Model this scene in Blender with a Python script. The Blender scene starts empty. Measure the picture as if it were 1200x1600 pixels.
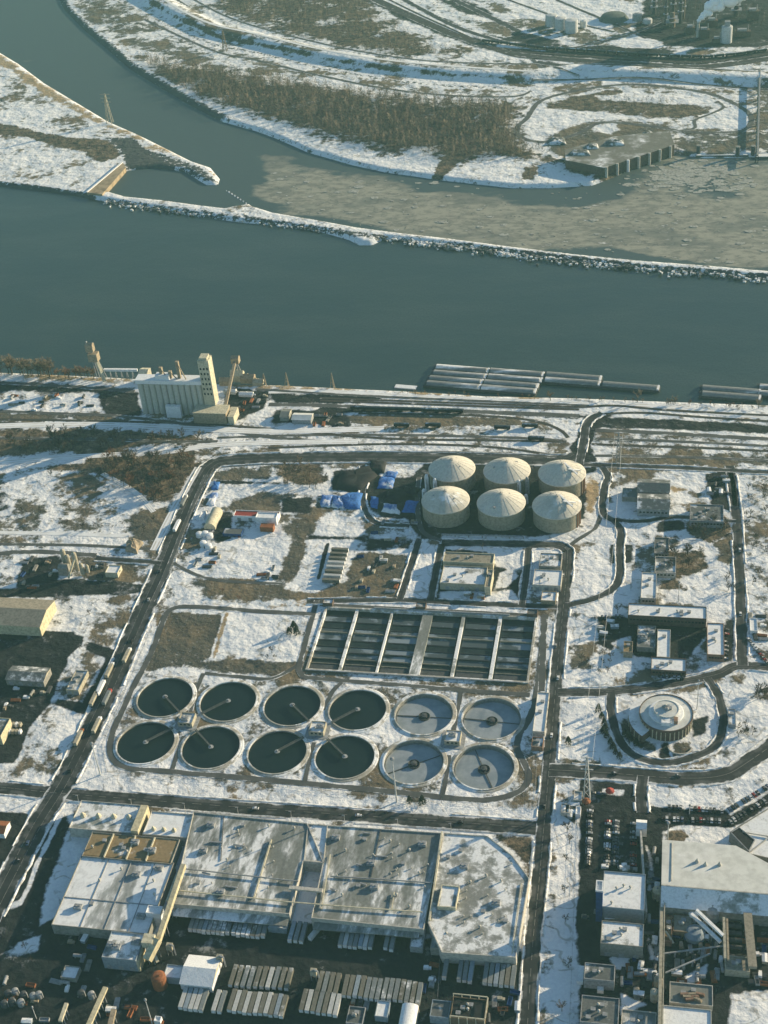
import bpy, math, random
import numpy as np
from mathutils import Vector, Matrix
rnd = random.Random(7)
PITCH, ROLL, FPX, HC, YAW = math.radians(35.6709), math.radians(-5.72), 2216.65, 723.6, math.radians(13.4)
scene = bpy.context.scene
COL = scene.collection
SUN_AZ, SUN_EL = math.radians(36), math.radians(15)

# ------------------------------------------------------------------ camera
def _axes():
    rz = Matrix.Rotation(YAW, 3, 'Z')
    f = rz @ Vector((0, math.cos(PITCH), -math.sin(PITCH)))
    r = rz @ Vector((1, 0, 0)); u = rz @ Vector((0, math.sin(PITCH), math.cos(PITCH)))
    return r*math.cos(ROLL)+u*math.sin(ROLL), u*math.cos(ROLL)-r*math.sin(ROLL), f
AR, AU, AF = _axes()
cd = bpy.data.cameras.new('camera'); cam = bpy.data.objects.new('camera', cd); COL.objects.link(cam)
cam.matrix_world = Matrix(((AR.x, AU.x, -AF.x, 0), (AR.y, AU.y, -AF.y, 0), (AR.z, AU.z, -AF.z, HC), (0, 0, 0, 1)))
cd.sensor_fit = 'HORIZONTAL'; cd.sensor_width = 36; cd.lens = 36*FPX/1200
cd.clip_start = 1; cd.clip_end = 40000
scene.camera = cam

def G(x, y, z=0.0):
    """place on the map (metres) of a spot surveyed at x, y, at height z"""
    d = AR*((x-600)/FPX) - AU*((y-800)/FPX) + AF
    t = (z-HC)/d.z
    return Vector((d.x*t, d.y*t, z))
def GP(pts, z=0.0): return [G(x, y, z).xy for x, y in pts]

# ------------------------------------------------------------------ light
w = bpy.data.worlds.new('World'); scene.world = w; w.use_nodes = True
nt = w.node_tree; bg = nt.nodes['Background']
sky = nt.nodes.new('ShaderNodeTexSky'); sky.sky_type = 'NISHITA'; sky.sun_disc = False
sky.sun_elevation = SUN_EL; sky.sun_rotation = math.pi/2 - SUN_AZ
sky.air_density = 1.0; sky.dust_density = 0.4; sky.ozone_density = 2.4
nt.links.new(sky.outputs[0], bg.inputs[0]); bg.inputs[1].default_value = 0.085
sd = bpy.data.lights.new('sun', 'SUN'); sd.energy = 5.0; sd.angle = math.radians(0.5); sd.color = (1.0, 0.82, 0.54)
sun = bpy.data.objects.new('sun', sd); COL.objects.link(sun)
sdir = Vector((math.cos(SUN_AZ)*math.cos(SUN_EL), math.sin(SUN_AZ)*math.cos(SUN_EL), math.sin(SUN_EL)))
sun.rotation_euler = sdir.to_track_quat('Z', 'Y').to_euler()
scene.view_settings.view_transform = 'Standard'; scene.view_settings.look = 'None'
scene.view_settings.exposure = 0.9; scene.view_settings.gamma = 1.0; scene.view_settings.use_curve_mapping = False
scene.cycles.max_bounces = 5; scene.cycles.diffuse_bounces = 2; scene.cycles.volume_bounces = 1
scene.cycles.transparent_max_bounces = 8

# ------------------------------------------------------------------ materials
class NT:
    def __init__(s, name):
        s.m = bpy.data.materials.new(name); s.m.use_nodes = True; s.t = s.m.node_tree
        s.b = s.t.nodes['Principled BSDF']
    def n(s, kind, **kw):
        o = s.t.nodes.new('ShaderNode'+kind)
        for k, v in kw.items():
            if k in ('operation', 'blend_type', 'data_type', 'attribute_name', 'noise_dimensions', 'feature', 'interpolation_type', 'attribute_type', 'wave_type', 'bands_direction', 'clamp'): setattr(o, k, v)
            else: o.inputs[k].default_value = v
        return o
    def l(s, a, b): s.t.links.new(a, b)
    def noise(s, scale, detail=3, rough=0.55, vec=None):
        o = s.n('TexNoise'); o.inputs['Scale'].default_value = scale; o.inputs['Detail'].default_value = detail; o.inputs['Roughness'].default_value = rough
        if vec is not None: s.l(vec, o.inputs['Vector'])
        return o.outputs['Fac']
    def pos(s, obj=False, sx=1, sy=1, sz=1):
        if obj: v = s.n('TexCoord').outputs['Object']
        else: v = s.n('NewGeometry').outputs['Position']
        if (sx, sy, sz) != (1, 1, 1):
            o = s.n('VectorMath', operation='MULTIPLY'); s.l(v, o.inputs[0]); o.inputs[1].default_value = (sx, sy, sz); v = o.outputs[0]
        return v
    def math(s, op, a, b=None, c=None):
        o = s.n('Math', operation=op)
        for i, v in enumerate((a, b, c)):
            if v is None: continue
            if isinstance(v, (int, float)): o.inputs[i].default_value = v
            else: s.l(v, o.inputs[i])
        return o.outputs[0]
    def step(s, v, lo, hi):
        o = s.n('MapRange', interpolation_type='SMOOTHSTEP'); s.l(v, o.inputs[0]); o.inputs[1].default_value = lo; o.inputs[2].default_value = hi
        return o.outputs[0]
    def mix(s, fac, a, b):
        o = s.n('Mix', data_type='RGBA')
        if isinstance(fac, (int, float)): o.inputs[0].default_value = fac
        else: s.l(fac, o.inputs[0])
        for i, v in ((6, a), (7, b)):
            if isinstance(v, (tuple, list)): o.inputs[i].default_value = (*v, 1)
            else: s.l(v, o.inputs[i])
        return o.outputs[2]
    def attr(s, name): return s.n('Attribute', attribute_name=name).outputs['Fac']
    def bump(s, h, strength=0.3, dist=0.3):
        o = s.n('Bump'); o.inputs['Strength'].default_value = strength; o.inputs['Distance'].default_value = dist
        s.l(h, o.inputs['Height']); s.l(o.outputs[0], s.b.inputs['Normal'])
    def out(s, col, rough=0.85, spec=0.2):
        if isinstance(col, (tuple, list)): s.b.inputs['Base Color'].default_value = (*col, 1)
        else: s.l(col, s.b.inputs['Base Color'])
        s.b.inputs['Roughness'].default_value = rough
        s.b.inputs['Specular IOR Level'].default_value = spec
        return s.m
M = {}
SNOW = (0.76, 0.77, 0.77)
def plain(name, c, var=0.25, scale=0.5, rough=0.8, dirt=None, metal=0.0):
    """weathered paint, concrete or metal: the base colour with blotches and streaks of its own"""
    k = NT(name); p = k.pos()
    n1 = k.noise(scale, 4, 0.6, p); n2 = k.noise(scale*0.15, 2, 0.5, p)
    d = dirt or tuple(x*(1-var*1.6) for x in c)
    col = k.mix(k.step(n1, 0.38, 0.7), c, d)
    col = k.mix(k.math('MULTIPLY', k.step(n2, 0.4, 0.75), 0.5), col, tuple(x*(1-var) for x in c))
    M[name] = k.out(col, rough); k.b.inputs['Metallic'].default_value = metal
    return M[name]
def snowy(name, c, amount=0.5, scale=0.1, stretch=(1, 1), var=0.2, snow=SNOW, grid=0, rot=0):
    """a roof or deck of colour c with wind-blown snow lying in patches"""
    k = NT(name); p = k.pos(sx=stretch[0], sy=stretch[1])
    if rot:
        mp = k.n('Mapping'); mp.inputs['Rotation'].default_value = (0, 0, rot); mp.inputs['Scale'].default_value = (1, .38, 1); k.l(k.pos(), mp.inputs['Vector']); p = mp.outputs[0]
    n = k.noise(scale, 7, 0.66, p); nb = k.noise(scale*0.23, 2, 0.5, p)
    v = k.math('ADD', n, k.math('MULTIPLY', k.math('SUBTRACT', nb, 0.5), 0.7))
    t = 0.5+(0.5-amount)*0.5
    m = k.step(v, t-0.035, t+0.045)
    f = k.noise(scale*6, 3, 0.6, k.pos())
    base = k.mix(k.step(f, 0.35, 0.7), c, tuple(x*(1-var) for x in c))
    if grid:
        wv = k.n('TexWave', wave_type='BANDS', bands_direction='X'); k.l(k.pos(), wv.inputs['Vector']); wv.inputs['Scale'].default_value = grid
        base = k.mix(k.math('MULTIPLY', k.step(wv.outputs['Fac'], 0.9, 1.0), 0.35), base, tuple(x*0.6 for x in c))
    base = k.mix(k.math('MULTIPLY', k.step(nb, .5, .72), .45), base, tuple(x*.5 for x in c))
    base = k.mix(k.math('MULTIPLY', k.step(v, t-.13, t), .30), base, snow)
    M[name] = k.out(k.mix(m, base, k.mix(k.step(f, .4, .7), snow, tuple(x*.82 for x in snow))), 0.85)
    k.bump(v, 0.6, 0.5)
    return M[name]

plain('concrete', (0.27, 0.265, 0.24)); plain('pale_concrete', (0.5, 0.48, 0.43)); plain('beige', (0.40, 0.37, 0.29)); plain('cream', (0.56, 0.52, 0.39))
plain('white_paint', (0.74, 0.75, 0.76), 0.15); plain('grey_paint', (0.30, 0.31, 0.32)); plain('dark_metal', (0.075, 0.08, 0.085)); plain('steel', (0.32, 0.33, 0.34), rough=0.5)
plain('blue_tarp', (0.05, 0.17, 0.47), 0.3); plain('navy', (0.02, 0.06, 0.18)); plain('red_paint', (0.33, 0.06, 0.05)); plain('walk_grey', (.13, .14, .14)); plain('rust', (0.28, 0.11, 0.05)); plain('warm_yellow', (0.56, 0.50, 0.34))
plain('brick', (0.27, 0.17, 0.12)); plain('brown_metal', (0.2, 0.15, 0.1)); plain('black_stuff', (0.025, 0.027, 0.03)); plain('tan_roof', (0.30, 0.27, 0.21)); plain('tan_stone', (0.34, 0.28, 0.20))
plain('dark_brick', (0.12, 0.09, 0.075)); plain('glass', (0.02, 0.028, 0.035), rough=0.15); plain('tyre', (0.02, 0.02, 0.02)); plain('lamp_metal', (0.55, 0.56, 0.55))
plain('silo_paint', (.50, .49, .43), .12); plain('tank_concrete', (0.31, 0.285, 0.22)); plain('green_tank', (0.10, 0.12, 0.11)); plain('trailer_grey', (0.2, 0.22, 0.225), 0.25); plain('trailer_white', (0.5, 0.51, 0.5), 0.2); plain('trailer_brown', (0.17, 0.165, 0.14), 0.25); plain('trailer_blue', (0.24, 0.29, 0.34), .2)
snowy('snow_roof', (0.33, 0.33, 0.30), 0.8, 0.07); snowy('half_snow_roof', (0.23, 0.235, 0.22), 0.52, 0.11); snowy('grey_roof', (0.19, 0.20, 0.185), 0.30, 0.085, grid=0.02, rot=-.5)
snowy('pale_roof', (0.58, 0.59, 0.56), 0.30, 0.03); snowy('brown_roof', (0.27, 0.2, 0.11), 0.10, 0.08); snowy('dirty_snow_roof', (0.25, 0.26, 0.24), 0.62, 0.12)
snowy('snow_top', (0.5, 0.5, 0.5), 0.93, 0.2); snowy('dark_roof', (0.12, 0.13, 0.13), 0.3, 0.15); snowy('rim_concrete', (0.36, 0.34, 0.29), 0.42, 0.16)
snowy('dome_paint', (0.60, 0.57, 0.49), 0.12, 0.1); snowy('rock', (0.09, 0.10, 0.10), 0.45, 0.16); snowy('hall_roof', (0.24, 0.25, 0.24), 0.50, 0.05, rot=-.6)

# ------------------------------------------------------------------ mesh helpers
class MB:
    def __init__(s): s.v = []; s.f = []; s.m = []
    def face(s, pts, m=0):
        i = len(s.v); s.v += [tuple(p) for p in pts]; s.f.append(tuple(range(i, i+len(pts)))); s.m.append(m)
    def prism(s, poly, z0, z1, m=0, top=None, bottom=True):
        n = len(poly); i = len(s.v)
        s.v += [(p[0], p[1], z0) for p in poly]+[(p[0], p[1], z1) for p in poly]
        for k in range(n):
            s.f.append((i+k, i+(k+1) % n, i+n+(k+1) % n, i+n+k)); s.m.append(m)
        s.f.append(tuple(i+n+k for k in range(n))); s.m.append(m if top is None else top)
        if bottom: s.f.append(tuple(i+n-1-k for k in range(n))); s.m.append(m)
        return s
    def box(s, x0, x1, y0, y1, z0, z1, m=0, top=None):
        return s.prism([(x0, y0), (x1, y0), (x1, y1), (x0, y1)], z0, z1, m, top)
    def bar(s, a, b, r, m=0, n=6, r2=None):
        a = Vector(a); b = Vector(b); d = (b-a)
        if d.length < 1e-6: return s
        q = d.to_track_quat('Z', 'Y'); i = len(s.v); r2 = r if r2 is None else r2
        for c, rr in ((a, r), (b, r2)):
            for k in range(n):
                t = 2*math.pi*k/n; s.v.append(tuple(c+q @ Vector((rr*math.cos(t), rr*math.sin(t), 0))))
        for k in range(n):
            s.f.append((i+k, i+(k+1) % n, i+n+(k+1) % n, i+n+k)); s.m.append(m)
        s.f.append(tuple(i+n+k for k in range(n))); s.m.append(m); s.f.append(tuple(i+n-1-k for k in range(n))); s.m.append(m)
        return s
    def beam(s, a, b, w, h, m=0, top=None):
        """a box girder from a to b, w wide and h deep"""
        a = Vector(a); b = Vector(b); d = (b-a).normalized(); sd_ = d.cross(Vector((0, 0, 1)))
        if sd_.length < 1e-4: sd_ = Vector((1, 0, 0))
        sd_.normalize(); u = sd_.cross(d); i = len(s.v)
        for c in (a, b):
            for sx, sz in ((-1, -1), (1, -1), (1, 1), (-1, 1)): s.v.append(tuple(c+sd_*(sx*w/2)+u*(sz*h/2)))
        for k, f in enumerate(((0, 1, 5, 4), (1, 2, 6, 5), (2, 3, 7, 6), (3, 0, 4, 7), (3, 2, 1, 0), (4, 5, 6, 7))):
            s.f.append(tuple(i+j for j in f)); s.m.append(top if (k == 2 and top is not None) else m)
        return s
    def lathe(s, prof, n=32, c=(0, 0), m=0, mats=None):
        i = len(s.v); k = len(prof)
        for a in range(n):
            t = 2*math.pi*a/n
            for r, z in prof: s.v.append((c[0]+r*math.cos(t), c[1]+r*math.sin(t), z))
        for a in range(n):
            b = (a+1) % n
            for j in range(k-1):
                if prof[j][0] < 1e-6 and prof[j+1][0] < 1e-6: continue
                if prof[j][0] < 1e-6: s.f.append((i+a*k+j, i+b*k+j+1, i+a*k+j+1))
                elif prof[j+1][0] < 1e-6: s.f.append((i+a*k+j, i+b*k+j, i+a*k+j+1))
                else: s.f.append((i+a*k+j, i+b*k+j, i+b*k+j+1, i+a*k+j+1))
                s.m.append(mats[j] if mats else m)
        return s
    def gable(s, x0, x1, y0, y1, z0, z1, m=0, along='x', over=0.0, end=None):
        """pitched roof with its gable ends"""
        e = m if end is None else end
        if along == 'x':
            ym = (y0+y1)/2; A = [(x0-over, y0-over, z0), (x1+over, y0-over, z0), (x1+over, y1+over, z0), (x0-over, y1+over, z0), (x0-over, ym, z1), (x1+over, ym, z1)]
            F = [((0, 1, 5, 4), m), ((2, 3, 4, 5), m), ((1, 2, 5), e), ((3, 0, 4), e), ((3, 2, 1, 0), m)]
        else:
            xm = (x0+x1)/2; A = [(x0-over, y0-over, z0), (x1+over, y0-over, z0), (x1+over, y1+over, z0), (x0-over, y1+over, z0), (xm, y0-over, z1), (xm, y1+over, z1)]
            F = [((1, 2, 5, 4), m), ((3, 0, 4, 5), m), ((0, 1, 4), e), ((2, 3, 5), e), ((3, 2, 1, 0), m)]
        i = len(s.v); s.v += A
        for f, mm in F: s.f.append(tuple(i+k for k in f)); s.m.append(mm)
        return s
    def vault(s, x0, x1, y0, y1, z0, h, along='x', n=10, m=0, end=None):
        """half-round roof"""
        e = m if end is None else end
        rows = []
        for k in range(n+1):
            t = math.pi*k/n; c = (1-math.cos(t))/2; zz = z0+h*math.sin(t)
            rows.append(((x0, y0+(y1-y0)*c, zz), (x1, y0+(y1-y0)*c, zz)) if along == 'x' else ((x0+(x1-x0)*c, y0, zz), (x0+(x1-x0)*c, y1, zz)))
        for k in range(n): s.face((rows[k][0], rows[k][1], rows[k+1][1], rows[k+1][0]), m)
        s.face([r[0] for r in rows], e); s.face([r[1] for r in rows][::-1], e)
        return s

def obj(name, mb, mats, parent=None, label=None, smooth=False, stuff=False):
    me = bpy.data.meshes.new(name)
    off = parent_loc(parent) if parent is not None else Vector((0, 0, 0))
    me.from_pydata([(x-off.x, y-off.y, z-off.z) for x, y, z in mb.v], [], mb.f)
    if isinstance(mats, str): mats = [mats]
    for k in mats: me.materials.append(M[k])
    if len(mats) > 1: me.polygons.foreach_set('material_index', mb.m)
    if smooth: me.polygons.foreach_set('use_smooth', [True]*len(me.polygons))
    me.update()
    o = bpy.data.objects.new(name, me); COL.objects.link(o)
    if parent is not None: o.parent = parent
    if label: o['label'] = label
    if stuff: o['kind'] = 'stuff'
    return o
_pl = {}
def parent_loc(o):
    v = Vector((0, 0, 0))
    while o is not None: v = v+o.location; o = o.parent
    return v
def thing(name, label, cat, loc=(0, 0, 0), group=None, rz=0.0):
    o = bpy.data.objects.new(name, None); COL.objects.link(o); o.location = Vector(loc) if len(loc) == 3 else Vector((loc[0], loc[1], 0))
    o.rotation_euler.z = rz; o.empty_display_size = 0.5
    o['label'] = label; o['category'] = cat
    if group: o['group'] = group
    return o
def tag(o, label, cat, group=None, kind=None):
    if label: o['label'] = label
    if cat: o['category'] = cat
    if group: o['group'] = group
    if kind: o['kind'] = kind
    return o
def dup(o, parent=None):
    c = o.copy(); COL.objects.link(c)
    if parent is not None: c.parent = parent
    for ch in list(o.children): dup(ch, c)
    return c
def single(name, mb, mats, label, cat, loc, group=None, smooth=False, rz=0.0):
    """a thing that is one mesh; mb is built about its own origin"""
    o = obj(name, mb, mats, smooth=smooth); o.location = Vector(loc); o.rotation_euler.z = rz
    return tag(o, label, cat, group)

# ------------------------------------------------------------------ polygons, terrain
def smooth_line(pts, per=6):
    out = []; n = len(pts)
    for i in range(n-1):
        p0, p1, p2, p3 = pts[max(i-1, 0)], pts[i], pts[i+1], pts[min(i+2, n-1)]
        for k in range(per):
            t = k/per
            out.append(tuple(0.5*((2*p1[j])+(-p0[j]+p2[j])*t+(2*p0[j]-5*p1[j]+4*p2[j]-p3[j])*t*t+(-p0[j]+3*p1[j]-3*p2[j]+p3[j])*t**3) for j in (0, 1)))
    out.append(tuple(pts[-1])); return out
def seg_dist(px, py, pts, closed=False):
    d = np.full(px.shape, 1e9); n = len(pts)
    for i in range(n if closed else n-1):
        ax, ay = pts[i]; bx, by = pts[(i+1) % n]; vx, vy = bx-ax, by-ay
        L = vx*vx+vy*vy+1e-9; t = np.clip(((px-ax)*vx+(py-ay)*vy)/L, 0, 1)
        d = np.minimum(d, np.hypot(px-ax-t*vx, py-ay-t*vy))
    return d
def inside(px, py, pts):
    r = np.zeros(px.shape, bool); n = len(pts); j = n-1
    for i in range(n):
        xi, yi = pts[i]; xj, yj = pts[j]
        if yi != yj: r ^= ((yi > py) != (yj > py)) & (px < (xj-xi)*(py-yi)/(yj-yi)+xi)
        j = i
    return r
def sdf(px, py, pts, pad=40.0):
    """signed distance, positive inside, only worked out near the outline's box"""
    out = np.full(px.shape, -1e3); P = np.array(pts)
    k = (px > P[:, 0].min()-pad) & (px < P[:, 0].max()+pad) & (py > P[:, 1].min()-pad) & (py < P[:, 1].max()+pad)
    if k.any():
        d = seg_dist(px[k], py[k], pts, True); out[k] = np.where(inside(px[k], py[k], pts), d, -d)
    return out
# ------------------------------------------------------------------ where the ground is what: (layer, amount, softness in m, outline[, half width])
RIVER = [(-260, 560), (0, 582), (140, 588), (215, 592), (330, 600), (440, 602), (560, 608), (650, 612), (760, 619), (900, 622), (1000, 626), (1200, 633), (1500, 640),
         (1500, 462), (1200, 438), (1100, 430), (1000, 423), (950, 417), (850, 406), (790, 398), (720, 388), (650, 380), (600, 375), (582, 384), (560, 384), (545, 376), (500, 363), (420, 352), (380, 349),
         (330, 342), (270, 333), (200, 322), (150, 313), (110, 306), (50, 298), (0, 292), (-260, 270)]
CHANNEL = [(-300, -60), (-120, 0), (-20, 70), (30, 100), (70, 130), (120, 160), (170, 190), (220, 212), (260, 232), (300, 252), (330, 262), (345, 280), (342, 290), (322, 290), (308, 282), (290, 270), (240, 264), (205, 267), (188, 270),
           (172, 300), (200, 308), (260, 314), (310, 321), (352, 326), (384, 320), (350, 298), (356, 296), (395, 322), (430, 333), (500, 345), (560, 356), (620, 364), (700, 373), (800, 386), (850, 392), (900, 398), (1000, 408), (1100, 415), (1200, 424), (1500, 440),
           (1500, 250), (1200, 246), (1100, 248), (1062, 243), (1050, 240), (945, 284), (925, 291), (860, 295), (800, 295), (700, 284), (600, 270), (550, 259), (480, 239), (430, 217), (400, 206), (350, 192), (330, 183), (290, 162), (240, 132), (200, 107), (160, 72), (130, 47), (100, 16), (70, -40), (20, -100), (-100, -160)]
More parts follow.
